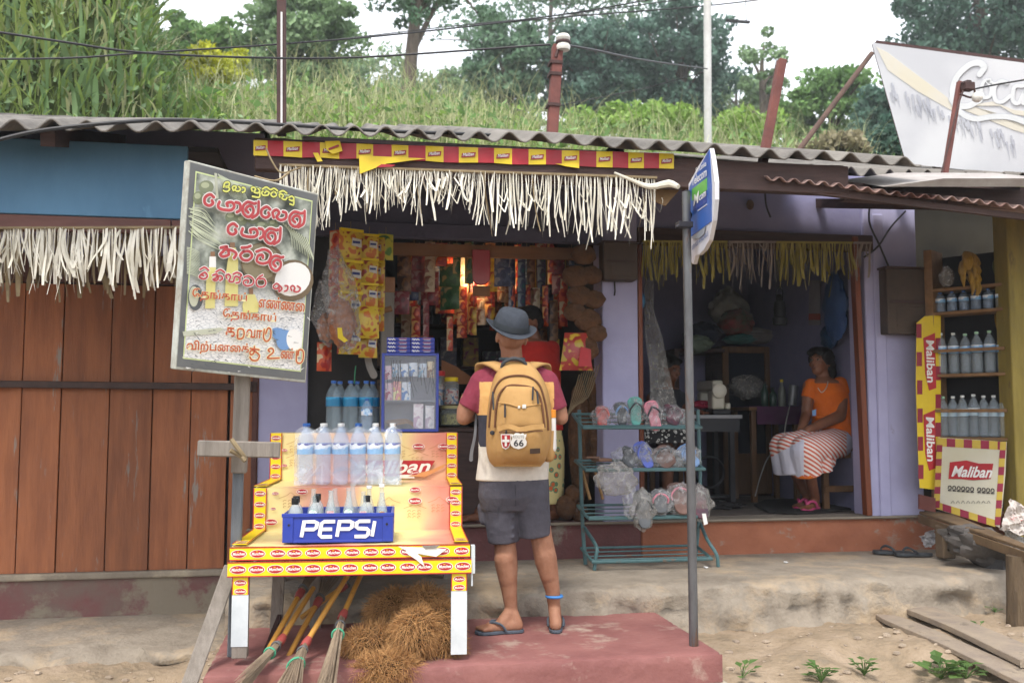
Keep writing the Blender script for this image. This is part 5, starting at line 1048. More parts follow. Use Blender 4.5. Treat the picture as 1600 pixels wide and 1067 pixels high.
for k in range(26):
    x = random.choice((-.12, -.08, -.06, .0, .04, .07, .1, .13))+random.uniform(-.02, .02); z = random.uniform(.30, .40); b.rib([V((x, .018, z+.05)), V((x+random.uniform(-.01, .01), .018, z)), V((x+random.uniform(-.02, .03), .018, z-random.uniform(.05, .11)))], .0028, V((0, -1, 0)), sub=2, roundcap=False)
tag(b.build('cord_bunch', M_dark, loc=SL(.268, D2+.035, H3+.006), rz=SR), 'thin black cords hanging behind the display case glass', 'cords')
M_cart = mat('carton_blue', '#2e3a96', '#293488', scale=6, rough=.45); M_cart2 = mat('carton_orange_print', '#b87a68', rough=.5)
for j in range(4):
    for i in range(2):
        t = thing('carton', f'flat dark blue carton with white lettering, {["bottom", "second", "third", "top"][j]} of the {["left", "right"][i]} stack on the display case', 'carton', SL(.268-.073+i*.147, D2+.075, H3+.006+chh+.003+j*.0235), SR+rad(random.uniform(-.8, .8)), 'blue cartons stacked on the display case')
        b = MB(); b.bx(-.072, .072, -.03, .07, 0, .0225); b.build('box', M_cart, t, bevel=.0015)
        b = MB(); b.rib([V((-.064+q*.0055, -.0315, .011+.0055*math.sin(q*2.3))) for q in range(9)], .004, (0, -1, 0), sub=3); b.bx(0, .05, -.0318, -.0305, .0135, .0175, 1); b.bx(.006, .046, -.0318, -.0305, .005, .0075); b.build('lettering', [M_wht, M_cart2], t)
# ---- brooms under the stand
M_bam = mat('yellow_bamboo', '#c69243', '#b17f38', scale=3, rough=.45, stretch=(2, 2, 1), c3='#8f6a35', s3=4, t3=.66); M_ekel = mat('ekel_bristle', '#a3917a', '#857462', scale=10, rough=.8, island=.2); M_coll = mat('red_broom_collar', '#a34a44', '#8a3d39', rough=.5); M_bind = mat('grey_binding', '#5f5f60', rough=.5, metal=.3); M_grn = mat('green_twine', '#4aa07c', '#3f8d6c', rough=.5)
def broom(label, hand, head, tip, spread, name='broom', n=110, ring=True, tw=.25):
    hand, head, tip = V(hand), V(head), V(tip); t = thing(name, label, 'broom', head, 0, 'ekel brooms under the stand')
    ax = (head-hand).normalized(); bx_ = (tip-head); L = bx_.length; bx_ = bx_.normalized(); side = bx_.cross(V((0, 1, .2))).normalized(); dep = bx_.cross(side)
    b = WB(); b.tube([hand, ex(hand, head, .5)+V((0, 0, .004)), head-ax*.02], [.0125, .0135, .0135], 10); b.build('handle', M_bam, t, smooth=True)
    b = WB(); b.tube([head-ax*.045, head-ax*.02, head+ax*.01], [.017, .022, .021], 12); b.build('collar', M_coll, t, smooth=True)
    b = WB(); rr = random.Random(len(label)*7+int(abs(tip.x)*1000))
    for k in range(n):
        u = rr.uniform(-1, 1); v = rr.uniform(-1, 1); s0 = head+side*u*.014+dep*v*.012+bx_*rr.uniform(-.0, .02); e = head+bx_*L*rr.uniform(.82, 1.05)+side*u*spread+dep*v*spread*.35+side*rr.gauss(0, .012); mid = ex(s0, e, .35)-side*u*spread*.10
        b.tube([s0, mid, e], [.0022, .0019, .0009], 4)
    b.build('bristles', M_ekel, t)
    b = WB(); p = head+bx_*L*.10; b.tube([p+side*.024*math.cos(a)+dep*.02*math.sin(a) for a in [2*math.pi*k/14 for k in range(14)]], .006, 6, closed=True); b.build('binding', M_bind, t)
    if ring:
        b = WB(); p = head+bx_*L*tw; w_ = .014+spread*(tw-.06); b.tube([p+side*w_*math.cos(a)+dep*(.02+spread*.35*tw)*math.sin(a) for a in [2*math.pi*k/16 for k in range(16)]], .0055, 6, closed=True); b.build('twine_ring', M_grn, t)
    return t
A_ = lambda x, y, d: atd(x, y, d)
broom('bamboo handled broom at far left with its bare handle end pointing down', A_(392, 1064, 4.42), A_(470, 925, 4.95), A_(505, 870, 5.3), .05, n=70, ring=False)
broom('broom with splayed bristles and green twine ring behind the front one', A_(490, 918, 4.98), A_(437, 1003, 4.62), atz(368, 1078, .41), .06)
broom('front ekel broom with a broad bristle fan and green twine ring', A_(550, 888, 4.95), A_(476, 1008, 4.56), atz(432, 1108, .402), .095, n=170, tw=.36)
broom('broom nearest the coir pile with long straight bristles', A_(572, 880, 5.05), A_(534, 965, 4.75), atz(500, 1108, .402), .09, n=170, tw=.22)
broom('broom lying upside down with its handle between the other handles', A_(448, 1030, 4.66), A_(498, 938, 4.98), A_(520, 890, 5.25), .05, n=70, ring=False)
broom('dark weathered broom in the shadow behind the others', A_(470, 965, 5.05), A_(538, 915, 5.2), A_(555, 880, 5.4), .05, n=60, ring=False)
b = MB(); b.bar(A_(402, 1050, 4.55), A_(437, 962, 5.0), .02, .02); tag(b.build('stick', M_iron), 'thin dark stick leaning in the shade left of the brooms', 'stick')
# ---- coir bundles
M_coir = mat('coir_fibre', '#b98e5c', '#966c42', scale=7, rough=.95, island=.3); M_coirb = mat('coir_core_shade', '#4f3820', '#3d2b18', scale=8, rough=1)  # core colour darkened to stand for shadow between the lobes
def coir(label, c, r, R=None, n=4600, L=.055, seed=1):
    c = V(c); t = thing('coir_bundle', label, 'coir bundle', (c.x, c.y, c.z-r[2]), 0, 'coir fibre bundles heaped under the stand')
    g_ = np.random.default_rng(seed); R = R or Matrix.Identity(3); Rn = np.array(R)
    b = WB(); r = tuple(k*.9 for k in r); b.ell(c, tuple(k*.86 for k in r), 0, R, 20, 12); b.build('core', M_coirb, t, smooth=True)
    d = g_.normal(0, 1, (n, 3)); d /= np.linalg.norm(d, axis=1)[:, None]; P = d*np.array(r)*(1+.10*np.sin(d[:, :1]*9+seed)*np.cos(d[:, 2:]*7)); nr = d/np.array(r); nr /= np.linalg.norm(nr, axis=1)[:, None]
    P = P@Rn.T; nr = nr@Rn.T; dirv = nr*.8+g_.normal(0, .55, (n, 3))+np.array([0, -.1, -.25]); dirv /= np.linalg.norm(dirv, axis=1)[:, None]
    s = g_.normal(0, 1, (n, 3)); s -= dirv*(s*dirv).sum(1)[:, None]; s /= np.linalg.norm(s, axis=1)[:, None]; l = L*g_.uniform(.4, 1.3, n)[:, None]; w_ = .0019
    P0 = P*.97; mid = P0+dirv*l*.55+s*.006; e = P0+dirv*l+np.array([0, 0, -.008])+s*.002
    vs = np.stack([P0-s*w_/2, P0+s*w_/2, mid+s*w_/2, mid-s*w_/2, e+s*w_*.15, e-s*w_*.15], 1).reshape(-1, 3)+np.array([0, 0, r[2]]); o = (np.arange(n)*6)[:, None]
    npmesh('fibre', vs, np.concatenate([o+np.array([0, 1, 2, 3]), o+np.array([3, 2, 4, 5])], 1).reshape(-1, 4), M_coir, t)
RY = lambda a, z=0: Matrix.Rotation(rad(z), 3, 'Z')@Matrix.Rotation(rad(a), 3, 'Y')
coir('coir bundle at the top of the heap against the right stand leg', A_(672, 945, 4.82), (.125, .10, .085), RY(38), seed=1)
coir('coir bundle drooping down the right side of the heap', A_(694, 985, 4.70), (.085, .09, .16), RY(-12), seed=2)
coir('rounded coir bundle in the middle of the heap front', A_(650, 985, 4.62), (.11, .09, .125), RY(20), seed=3)
coir('wide coir bundle at the left of the heap beside the brooms', A_(580, 1000, 4.68), (.14, .09, .075), RY(-8), seed=4)
coir('small coir bundle behind the heap peeking over its left side', A_(610, 945, 4.9), (.12, .09, .07), RY(-22), seed=5)
coir('lowest coir bundle hanging over the front edge of the red step', A_(600, 1048, 4.48), (.17, .09, .09), RY(-10), n=6500, seed=6)
coir('small coir bundle wedged under the heap by the right leg', A_(690, 1012, 4.78), (.09, .08, .06), seed=7, n=1500)
# ================================================================ GROCERY INTERIOR AND HANGING GOODS
def hangpack(b, w, h, n, gap=.0, t=.018, m=0):       # a strip of n joined sachets, hanging from z=0 down
    for i in range(n):
        s = MB(); pouch(s, w, h, t*random.uniform(.7, 1.2)); a = random.uniform(-.15, .15); R = Matrix.Rotation(a, 3, 'Z')
        s.v = [tuple(R@V(p)+V((0, 0, -h*(i+.5)-gap*i))) for p in s.v]; b.add(s.v, s.f, m)
for k, v in dict(chips=('#c9702a', '#d8b83a', '#9a3426', 17), red=('#a82a26', '#d0582f', '#d9c49a', 16), green=('#5f8f2e', '#c9c33a', '#2f6a35', 9), orange=('#d4581f', '#a02a1e', '#e3b070', 18), maroon=('#6a2a34', '#8f3a44', '#b58f8a', 16), teal=('#2f5f6a', '#3f4a6a', '#7f8f9a', 16), darkgreen=('#2f5a38', '#3f6f44', '#b5a56a', 14), brown=('#6a4528', '#8a5f38', '#4a3020', 16), navy=('#2f3f66', '#4a5a80', '#9a9fae', 16), cream=('#b8a888', '#cfc3a8', '#8f5f4a', 16), yellowp=('#cfae22', '#b08f1c', '#8f3a22', 16), snack=('#b59a2a', '#a83a34', '#d9b93f', 12)).items(): PM[k] = nodes_mat('packet_'+k, packcol(*v), rough=.32, spec=.5)
def hang(label, px, py, Y, w, h, n, m, cat='packet strip', name='packet_strip', group='packets hanging in the grocery doorway', rz=None):
    """w and h of one sachet in picture pixels"""
    p = at(px, py, Y); k = (p-CP).length/F; t = thing(name, label, cat, p, random.uniform(-.5, .5) if rz is None else rz, group)
    for i in range(n): b = MB(); hangpack(b, w*k, h*k, 1, t=min(.03, w*k*.16)); b.build('sachet', PM[m], t, smooth=True, loc=(0, 0, -h*k*i))
    b = MB(); b.bx(-.0015, .0015, -.0015, .0015, 0, .05); b.build('string', M_palmd, t)
    return t
GC = 'crisp packet columns at the left of the grocery doorway'
def crisps(label, px, py, Y, w, h, n, rz, m='chips', small=False):
    t = hang(label, px, py, Y, w, h, n, m, 'crisp packets', 'crisp_packets', GC, rz); p = at(px, py, Y); k = (p-CP).length/F
    for i, q in enumerate([o for o in t.children if o.name.startswith('sachet')]):
        b = MB(); c = MB(); z = -h*k*.5; b.bx(-w*k*.48, w*k*.48, -.026, -.0185, z+h*k*.40, z+h*k*.49)
        c.slab([(-w*k*.05, -.034, z-.01), (w*k*.36, -.034, z-.02), (w*k*.36, -.034, z+h*k*.16), (-w*k*.02, -.034, z+h*k*.2)], (0, -.002, 0), 0)
        c.bx(-w*k*.01, w*k*.30, -.0375, -.0365, z+h*k*.02, z+h*k*.10, 1)
        b.build('seal_band', M_ty, q); c.build('label', [mat('crisp_label', '#c9c4ba', '#d8d4cc', scale=30, rough=.5), mat('crisp_ink', '#34407a', rough=.5)], q)
    return t
crisps('column of four big crisp packets nearest the coconut sign', 548, 358, 6.30, 40, 48, 4, .45)
crisps('column of five crisp packets in the middle of the hanging columns', 577, 366, 6.40, 30, 38, 5, .2)
crisps('narrow column of crisp packets beside the pale grey post', 592, 372, 6.50, 22, 36, 4, -.5)
hang('single large yellow crisp packet at the bottom of the columns', 571, 478, 6.3, 44, 50, 1, 'chips', 'crisp packet', 'crisp_packet', GC, .1)
hang('red crisp packet behind the plastic bags at the sign edge', 524, 360, 6.42, 22, 42, 3, 'red', 'crisp packets', 'crisp_packets', GC, -.6)
hang('small red snack packet with yellow seal near the sign corner', 507, 535, 6.40, 24, 44, 1, 'red', 'snack packet', 'snack_packet', GC, .3)
hang('bright green and yellow packet hanging at the top beside the crisps', 603, 366, 6.62, 24, 40, 1, 'green', 'packet', 'packet', GC, .2)
def crumple(b, c, r, seed=0, amp=.22, nu=26, nv=18, R=None, tail=0, m=0):
    c = V(c); s = MB(); s.ell((0, 0, 0), 1.0, 0, None, nu, nv); out = []
    for p in s.v:
        v = V(p); k = 1+amp*(math.sin(v.x*7+seed)*math.cos(v.z*6+seed*2)+.6*math.sin(v.y*11+v.z*9+seed)+.4*math.sin(v.x*17+v.y*13-seed)); k = max(.5, k)
        q = V((v.x*r[0]*k, v.y*r[1]*k, v.z*r[2]*(1+.5*(k-1))))
        if tail and v.z > .2: f = 1-(v.z-.2)*tail; q.x *= f; q.y *= f
        out.append(tuple(c+(R@q if R else q)))
    b.add(out, s.f, m)
M_snack = mat('brown_snack_rings', '#b5764f', '#8f5638', scale=22, rough=.8, bump=.6, bscale=40)
for lb, x, y, rx, rz_, Y, sd in (('large clear plastic bag of brown snacks hanging tip down beside the sign', 532, 468, 26, 80, 6.22, 2), ('smaller clear bag of brown snacks half hidden behind the sign edge', 507, 490, 18, 48, 6.30, 5)):
    c = at(x, y, Y); k = 6.3/F*1.03; t = thing('snack_bag', lb, 'snack bag', c, 0, 'clear snack bags beside the sign')
    b = MB(); crumple(b, (0, 0, 0), (rx*k, .07, rz_*k), sd, .12, tail=.6, R=Matrix.Rotation(rad(-8), 3, 'Y')); b.build('bag', M_bagf, t, smooth=True)
    b = MB(); crumple(b, (.01, 0, -rz_*k*.42), (rx*k*.72, .045, rz_*k*.44), sd+1, .15); b.build('snacks', M_snack, t, smooth=True)
b = MB(); b.slab([at(527, 512, 6.1), at(534, 512, 6.1), at(536, 525, 6.1), at(544, 532, 6.1), at(538, 535, 6.1), at(528, 528, 6.1)], (0, .002, 0)); tag(b.build('paper_tag', M_ty), 'small yellow tag stuck on the large snack bag', 'tag')
b = MB(); b.rib([at(585, 480, 6.5), at(579, 510, 6.5), at(574, 545, 6.5), at(577, 570, 6.5), at(584, 586, 6.5)], [.035, .05], (0, -1, 0), sub=4); tag(b.build('paper_strip', mat('grey_paper_strip', '#9a958e', '#87827c', rough=.7), solid=.002), 'curved grey paper strip hanging left of the blue cartons', 'paper strip')
b = MB(); b.tube([at(600, 485, 6.5), at(612, 482, 6.5)], .02, 8); tag(b.build('rope_knot', mat('brown_rope', '#8f6a48', '#7a5838', scale=20, rough=.9), smooth=True), 'brown rope knot round the pale grey post', 'rope')
# dense hanging goods inside
H = [  # picture x, y, Y, sachet w, h, count, colour, words
    (632, 400, 7.22, 22, 30, 2, 'brown', 'brown glossy packets near the pale post, topmost'), (628, 455, 7.17, 24, 36, 1, 'maroon', 'dark maroon snack bag hanging low beside the pale post'), (655, 388, 7.32, 24, 34, 2, 'maroon', 'maroon packets right of the brown ones by the post'),
    (672, 378, 7.22, 16, 26, 3, 'cream', 'cream paper packets in a short strip left of the red pouch'), (690, 380, 7.17, 18, 36, 1, 'red', 'tilted bright red pouch under the tan board'), (703, 412, 7.32, 34, 36, 2, 'darkgreen', 'dark green bags hung below the tilted red pouch'), (714, 380, 7.17, 14, 24, 2, 'darkgreen', 'narrow dark green sachets left of the red ribbon pack'), (733, 378, 7.17, 14, 22, 3, 'darkgreen', 'deep green sachet strip touching the red ribbon pack'),
    (722, 398, 7.52, 18, 30, 2, 'cream', 'pale cream cards behind the green sachets'), (770, 392, 7.32, 16, 32, 2, 'yellowp', 'yellow packets just right of the red ribbon pack'), (785, 388, 7.22, 26, 30, 2, 'navy', 'grey striped sachet sheet right of the yellow packets'),
    (690, 446, 7.42, 18, 22, 2, 'orange', 'orange sachets at the left end of the glowing row'), (708, 448, 7.52, 14, 16, 1, 'red', 'small red sachet in the glowing row'), (722, 448, 7.42, 16, 20, 4, 'orange', 'long orange sachet strip left of the bulb'), (737, 456, 7.42, 14, 22, 3, 'orange', 'orange sachet strip right below the bulb'), (752, 446, 7.47, 14, 20, 3, 'cream', 'pale pink sachet strip in the glowing row'), (765, 452, 7.42, 16, 22, 2, 'orange', 'orange and white sachets right of the bulb'),
    (740, 480, 7.22, 10, 22, 2, 'yellowp', 'small yellow sachets above the hat left side'), (752, 482, 7.27, 12, 26, 1, 'cream', 'small cream sachet just above the hat brim'), (768, 480, 7.22, 12, 24, 1, 'yellowp', 'dull yellow sachet right above the hat'),
    (650, 478, 7.22, 14, 22, 3, 'orange', 'shiny orange sachet strip above the blue cartons'), (666, 470, 7.32, 10, 18, 4, 'maroon', 'dim maroon sachet strip right of the shiny orange one'), (703, 494, 7.32, 10, 18, 3, 'red', 'lone dark red sachet strip hanging lowest in the doorway'),
    (800, 400, 7.22, 12, 22, 5, 'navy', 'navy sachet strip left of the brown bristles'), (815, 385, 7.12, 14, 24, 4, 'teal', 'dusty teal sachet strip under the tan board'), (830, 398, 7.22, 14, 26, 3, 'brown', 'brown sachet strip right of the teal one'), (846, 392, 7.32, 14, 24, 3, 'teal', 'blue green sachet strip near the ceiling board end'), (845, 380, 7.12, 20, 14, 1, 'red', 'small bright red pouch at the top right of the doorway'), (860, 378, 7.12, 10, 24, 2, 'orange', 'orange ribbon sachet next to the bright red pouch'),
    (872, 400, 7.22, 20, 30, 2, 'maroon', 'dim maroon bags left of the coir scrubbers'), (824, 445, 7.17, 10, 30, 2, 'orange', 'slim orange sachet strip right of the hat top'), (812, 448, 7.22, 10, 30, 2, 'yellowp', 'slim yellow sachet strip above the hat right side'), (838, 450, 7.22, 12, 30, 2, 'cream', 'slim cream sachet strip near the shopkeeper'), (852, 446, 7.17, 10, 32, 2, 'orange', 'slim rust orange sachet strip above the red shirt'), (800, 446, 7.22, 10, 28, 2, 'red', 'slim red sachet strip directly over the hat'),
    (865, 470, 7.22, 14, 34, 2, 'brown', 'brown paper packets above the shopkeeper shoulder'), (880, 430, 7.22, 16, 40, 2, 'red', 'crimson pouches beside the coir scrubbers'), (868, 530, 7.22, 12, 40, 1, 'yellowp', 'tall yellow packet by the shopkeeper shoulder'), (893, 392, 7.02, 12, 34, 2, 'navy', 'dark blue sachets at the right jamb top'),
    (640, 430, 7.37, 30, 20, 2, 'navy', 'grey blue card of sachets with white edges'), (672, 425, 7.42, 28, 26, 2, 'maroon', 'plum coloured packet sheet under the cream strip')]
random.seed(12)
for x, y, Y, w_, h_, n_, m, lb in H: hang(lb, x, y, Y, w_, h_, n_, m)
# extra depth: shelves with cartons at the back
PAL = ['maroon', 'brown', 'teal', 'red', 'navy', 'cream', 'darkgreen', 'orange', 'maroon', 'yellowp', 'brown', 'red']
WORD = dict(darkgreen='dark green', yellowp='dull yellow')
NTH = 'first second third fourth fifth sixth seventh eighth ninth tenth eleventh twelfth thirteenth fourteenth fifteenth sixteenth seventeenth eighteenth nineteenth twentieth'.split()
for rn, Y, y0, nn_, hh, off in (('middle', 7.55, 384, 20, 26, 0), ('rear', 8.1, 398, 20, 30, 5), ('rearmost', 8.6, 420, 16, 28, 3)):
    for i in range(nn_):
        x = 626+(i+.5)*268/nn_+random.uniform(-3, 3); m = PAL[(i*7+off) % 12]; hang(f"{WORD.get(m, m)} packet strip, {NTH[i]} from the pale grey post in the {rn} hanging row", x, y0+random.uniform(-6, 14), Y, random.uniform(10, 17), hh*random.uniform(.7, 1.1), random.choice((2, 3, 3, 4)), m)
sh = thing('shelf_unit', 'dark wooden shelf unit full of cartons at the back of the grocery', 'shelves', (.7, 9.1, .8))
b = MB()
for z in (.35, .8, 1.2, 1.6, 2.0): b.bx(-.9, 1.1, 0, .28, z, z+.025)
for x in (-.9, 0, 1.08): b.bx(x, x+.025, -.005, .28, 0, 2.3)
b.build('shelf_frame', M_dkwood, sh)
for r_, z in enumerate((.825, 1.225, 1.625)):
    for i in range(9):
        w_ = random.uniform(.11, .17); m = PAL[(i*5+r_*3) % 12]; b = MB(); b.bx(-w_/2, w_/2, 0, .16, 0, random.uniform(.14, .30)); tag(b.build('carton', PM[m], bevel=.003, loc=(.7-.78+i*.215, 9.14, .802+z)), f"{WORD.get(m, m)} carton, {NTH[i]} from the left on the {['low', 'middle', 'high'][r_]} dark back shelf", 'carton', 'cartons on the dark back shelves')
rb_ = thing('ribbon_pack', 'shiny red ribbon pack with a rounded end hanging in the doorway middle', 'ribbon pack', at(752, 390, 6.85))
b = MB(); k = 7/F; P = [(-14, 0), (14, 0), (15, -30), (14, -48), (8, -54), (0, -56), (-8, -54), (-13, -48), (-14, -30)]; b.slab([(x*k, 0, z*k) for x, z in P], (0, .03, 0)); b.build('pack', mat('shiny_red_foil', '#b52f2c', '#a02724', scale=3, rough=.22, spec=.7), rb_, bevel=.006)
b = MB(); b.bx(-.06, .065, .001, .02, -.34, -.265); b.build('tan_end', M_tan, rb_)
# glowing bulb
bu = thing('light_bulb', 'small lit bulb glowing warmly among the hanging sachets', 'light bulb', at(742, 432, 7.55))
MB().ell((0, 0, 0), (.028, .028, .035)).build('glass', mat('bulb_glow', '#ffb066', emit=5), bu, smooth=True); b = MB(); b.lathe([(.012, .03), (.014, .07)], 10); b.build('socket', M_dark, bu)
pl_ = bpy.data.lights.new('bulb_light', 'POINT'); pl_.energy = 3.2; pl_.color = (1, .6, .3); pl_.shadow_soft_size = .04; po = bpy.data.objects.new('bulb_light', pl_); COL.objects.link(po); po.location = at(742, 432, 7.42)
# coir scrubbers hanging at the right jamb
M_scrub = mat('coir_scrubber', '#6b4a30', '#4f3725', scale=14, rough=.95, bump=.7, bscale=60)
random.seed(4)
SCR = [(912, 398, 20, 'topmost'), (900, 432, 22, 'upper left'), (924, 430, 18, 'upper right'), (905, 462, 20, 'second from the top at left'), (928, 468, 18, 'second from the top at right'), (898, 488, 18, 'middle left'), (918, 500, 22, 'middle'), (931, 520, 18, 'lower right'), (912, 545, 24, 'lowest and roundest')]
for x, y, r, wh in SCR:
    c = at(x, y, 6.62); k = 6.9/F; t = MB(); crumple(t, (0, 0, 0), (r*k, .05, r*k*.8), x, .06); MBo = t.build('coir_scrubber', M_scrub, None, smooth=True, loc=c); tag(MBo, f'round brown coir scrubber by the pillar, {wh} of the cluster', 'coir scrubber', 'coir scrubbers hanging by the pillar')
t = thing('snack_bag', 'big yellow and red printed bag hanging under the coir scrubbers', 'bag', at(900, 520, 6.6))
b = MB(); k = 6.9/F; s = MB(); pouch(s, 50*k, 58*k, .05); s.v = [(x*(.72+.35*(-z/(58*k)+.5)), y, z-29*k) for x, y, z in s.v]; b.add(s.v, s.f); b.build('bag', PM['snack'], t, smooth=True)
b = MB(); b.slab([(0.0, -.055, -.24), (.10, -.045, -.24), (.095, -.045, -.12), (.02, -.055, -.10)], (0, -.002, 0)); b.build('red_print', M_tr, t)
# husk bundles and coconuts at the right of the doorway
for x, y, w_, h_, lb in ((905, 690, 34, 190, 'tall brown coconut husk bundle standing left of the shoe rack'), (926, 665, 20, 160, 'slimmer brown husk bundle standing against the lavender pillar')):
    c = at(x, y, 6.95); k = 7.1/F; b = MB(); crumple(b, c, (w_*k/2, .09, h_*k/2), x, .10); tag(b.build('husk_bundle', M_scrub, smooth=True), lb, 'husk bundle')
for x, y, r, lb in ((885, 792, 17, 'brown coconut on the shop floor right of the shorts'), (905, 800, 14, 'small brown coconut by the rack leg on the shop floor'), (895, 772, 13, 'brown coconut lying on top of two others')):
    c = at(x, y, 6.85); b = MB(); k = 7/F; b.ell(c, (r*k, r*k, r*k*1.15)); tag(b.build('coconut', M_scrub, smooth=True), lb, 'coconut')
b = MB()
for k in range(9): b.tube([at(884+k, 660-k*3, 6.75), at(895+k*3, 620, 6.7), at(905+k*4, 585-k*2, 6.65)], .003, 4, sub=3)
tag(b.build('twig_bunch', M_palmd), 'thin dry twigs sticking up behind the shoe rack', 'twigs')
# counter with jars
co_ = thing('counter', 'low wooden shop counter in the shade behind the stand', 'counter', (0, 0, 0)); cz = at(710, 668, 6.95).z
b = MB(); b.bx(.28, 1.25, 6.9, 7.35, cz-.03, cz); b.bx(.30, 1.23, 6.93, 7.3, .80, cz-.03); b.build('counter_body', M_dkwood, co_, bevel=.004)
M_jar = mat('jar_plastic', '#a9b3b3', rough=.1, alpha=.3, spec=.7); M_sweets = nodes_mat('wrapped_sweets', packcol('#b03a48', '#c9b8b0', '#3f6f9f', 30), rough=.4)
def jar(lb, x, yt, yb, R, Y, lid, m):
    p = at(x, yb, Y); H_ = at(x, yt, Y).z-p.z; t = thing('jar', lb, 'jar', p); MB().lathe([(R*.95, 0), (R, .01), (R, H_*.74), (R*.8, H_*.84), (R*.8, H_*.86)], 18).build('body', M_jar, t, smooth=True)
    MB().lathe([(R*.9, .005), (R*.93, H_*.55), (R*.5, H_*.62)], 14).build('sweets', m, t, smooth=True); MB().lathe([(R*.86, H_*.86), (R*.88, H_*.87), (R*.88, H_), (R*.8, H_*1.01)], 18).build('lid', lid, t, smooth=True)
jar('round sweet jar with yellow lid on the shop counter', 705, 590, 632, .058, 7.05, M_ty, M_sweets)
jar('dark red lidded jar behind the display case edge', 686, 580, 634, .05, 7.1, M_tr, M_sweets)
jar('squat jar of yellow sweets under the yellow lidded jar', 704, 634, 664, .075, 7.0, mat('cream_lid', '#a8a070', rough=.5), nodes_mat('yellow_sweets', packcol('#8f8a3a', '#a8a04a', '#6f6a2a', 30), rough=.4))
b = MB(); c = at(700, 585, 7.3); b.slab([at(690, 562, 7.3), at(712, 572, 7.3), at(738, 590, 7.3), at(738, 600, 7.3), at(690, 600, 7.3)], (0, .02, 0)); tag(b.build('cardboard_box', mat('brown_carton', '#8a5c3a', '#7a4f30', rough=.8)), 'open brown carton flap behind the sweet jars', 'box')

# ================================================================ METER BOXES, WALL CABLES
def mbox(lb, x0, x1, y0, y1, Y, d=.14):
    a, c = at(x0, y1, Y), at(x1, y0, Y); t = thing('meter_box', lb, 'meter box', ((a.x+c.x)/2, Y, a.z)); w_, h_ = (c.x-a.x), c.z-a.z
    b = MB(); b.bx(-w_/2, w_/2, 0, d, 0, h_*.97); b.build('box', M_box, t, bevel=.006); b = MB(); b.bx(-w_/2-.015, w_/2+.015, -.02, d, h_*.97, h_); b.bx(-w_/2+.02, w_/2-.02, -.008, -.001, h_*.45, h_*.50); b.build('ledge', M_dkwood, t, bevel=.003); b = MB(); b.bx(-w_*.3, w_*.3, -.006, -.001, h_*.1, h_*.4); b.build('door', M_box, t, bevel=.003)
M_box = mat('brown_meter_box', '#4f4136', '#42362d', scale=5, rough=.7)
mbox('brown meter box high on the lavender pillar under the fringe', 944, 996, 378, 436, 6.56); mbox('large dusty brown meter box on the wall by the yellow stall', 1388, 1452, 418, 521, 6.58, .12)
b = MB(); b.tube([at(960, 436, 6.68), at(961, 455, 6.69), at(960, 462, 6.69)], .006, 5); tag(b.build('wire_stub', M_cable), 'short black wire hanging below the pillar meter box', 'wire')
for lb, P in (('black cable looping down the lavender wall beside the tailor opening', [(1362, 300), (1358, 345), (1375, 385), (1390, 420)]), ('black cable curving from the wall top to the door jamb', [(1415, 330), (1392, 355), (1372, 385), (1350, 402)]), ('black cable hanging in an arc above the seated woman', [(1195, 290), (1197, 320), (1204, 340)])):
    b = MB(); b.tube([at(x, y, 6.66) for x, y in P], .007, 6, sub=4); tag(b.build('wall_cable', M_cable, smooth=True), lb, 'cable')
b = MB(); b.ell(at(1172, 320, 6.70), (.03, .02, .04)); tag(b.build('dry_nest', mat('nest_brown', '#5f4632', '#4b3626', scale=20, rough=1), smooth=True), 'small brown mud nest stuck on the tailor shop wall', 'nest')

# ================================================================ SHOE RACK WITH BAGGED SLIPPERS
M_tealp = mat('teal_tube_paint', '#4d6d70', '#435f61', scale=8, rough=.5, c3='#6a5a4c', s3=9, t3=.6)
Yb, Yf = 6.46, 6.16
fl_, fr_ = atz(926, 889, .548), atz(1112, 881, .548); xl, xr_ = fl_.x, fr_.x
rk = thing('shoe_rack', 'teal tube shoe rack with four tilted trays in front of the lavender pillar', 'shoe rack', ((xl+xr_)/2, Yb, .545))
ztop = at(906, 640, Yb).z; ox = at(906, 640, Yb).x
b = WB(); b.tube([(xl, Yb-.05, .55), (xl-.01, Yb, .9), (ox, Yb+.02, ztop)], .0135, 8, sub=3); b.build('upright', M_tealp, rk, smooth=True)
xr2 = at(1092, 640, Yb).x; b = WB(); b.tube([(xr_-.06, Yb-.02, .55), (xr2, Yb, 1.0), (xr2, Yb+.02, ztop)], .0135, 8, sub=3); b.build('upright', M_tealp, rk, smooth=True)
for i, (py, xa, xb_, dz) in enumerate(((668, 912, 1096, .09), (734, 916, 1101, .05), (809, 920, 1090, .06), (876, 926, 1112, .05))):
    zf_ = at(1000, py, Yf).z; zb_ = zf_+dz; x0, x1 = at(xa, py, Yf).x, at(xb_, py, Yf).x
    b = WB(); c = .06
    b.tube([(x0, Yb, zb_), (x0, Yf+c, zf_+.012), (x0+.015, Yf+.018, zf_+.003), (x0+c, Yf, zf_), (x1-c, Yf, zf_), (x1-.015, Yf+.018, zf_+.003), (x1, Yf+c, zf_+.012), (x1, Yb, zb_)], .0115, 7, sub=3); b.tube([(x0, Yb, zb_), (x1, Yb, zb_)], .009, 7); b.build('tray_tube', M_tealp, rk, smooth=True)
    b = WB()
    for s_ in (.3, .6, .85): b.tube([(x0+.01, Yb+(Yf-Yb)*s_, zb_+(zf_-zb_)*s_), (x1-.01, Yb+(Yf-Yb)*s_, zb_+(zf_-zb_)*s_)], .005, 6)
    b.build('rods', M_tealp, rk, smooth=True)
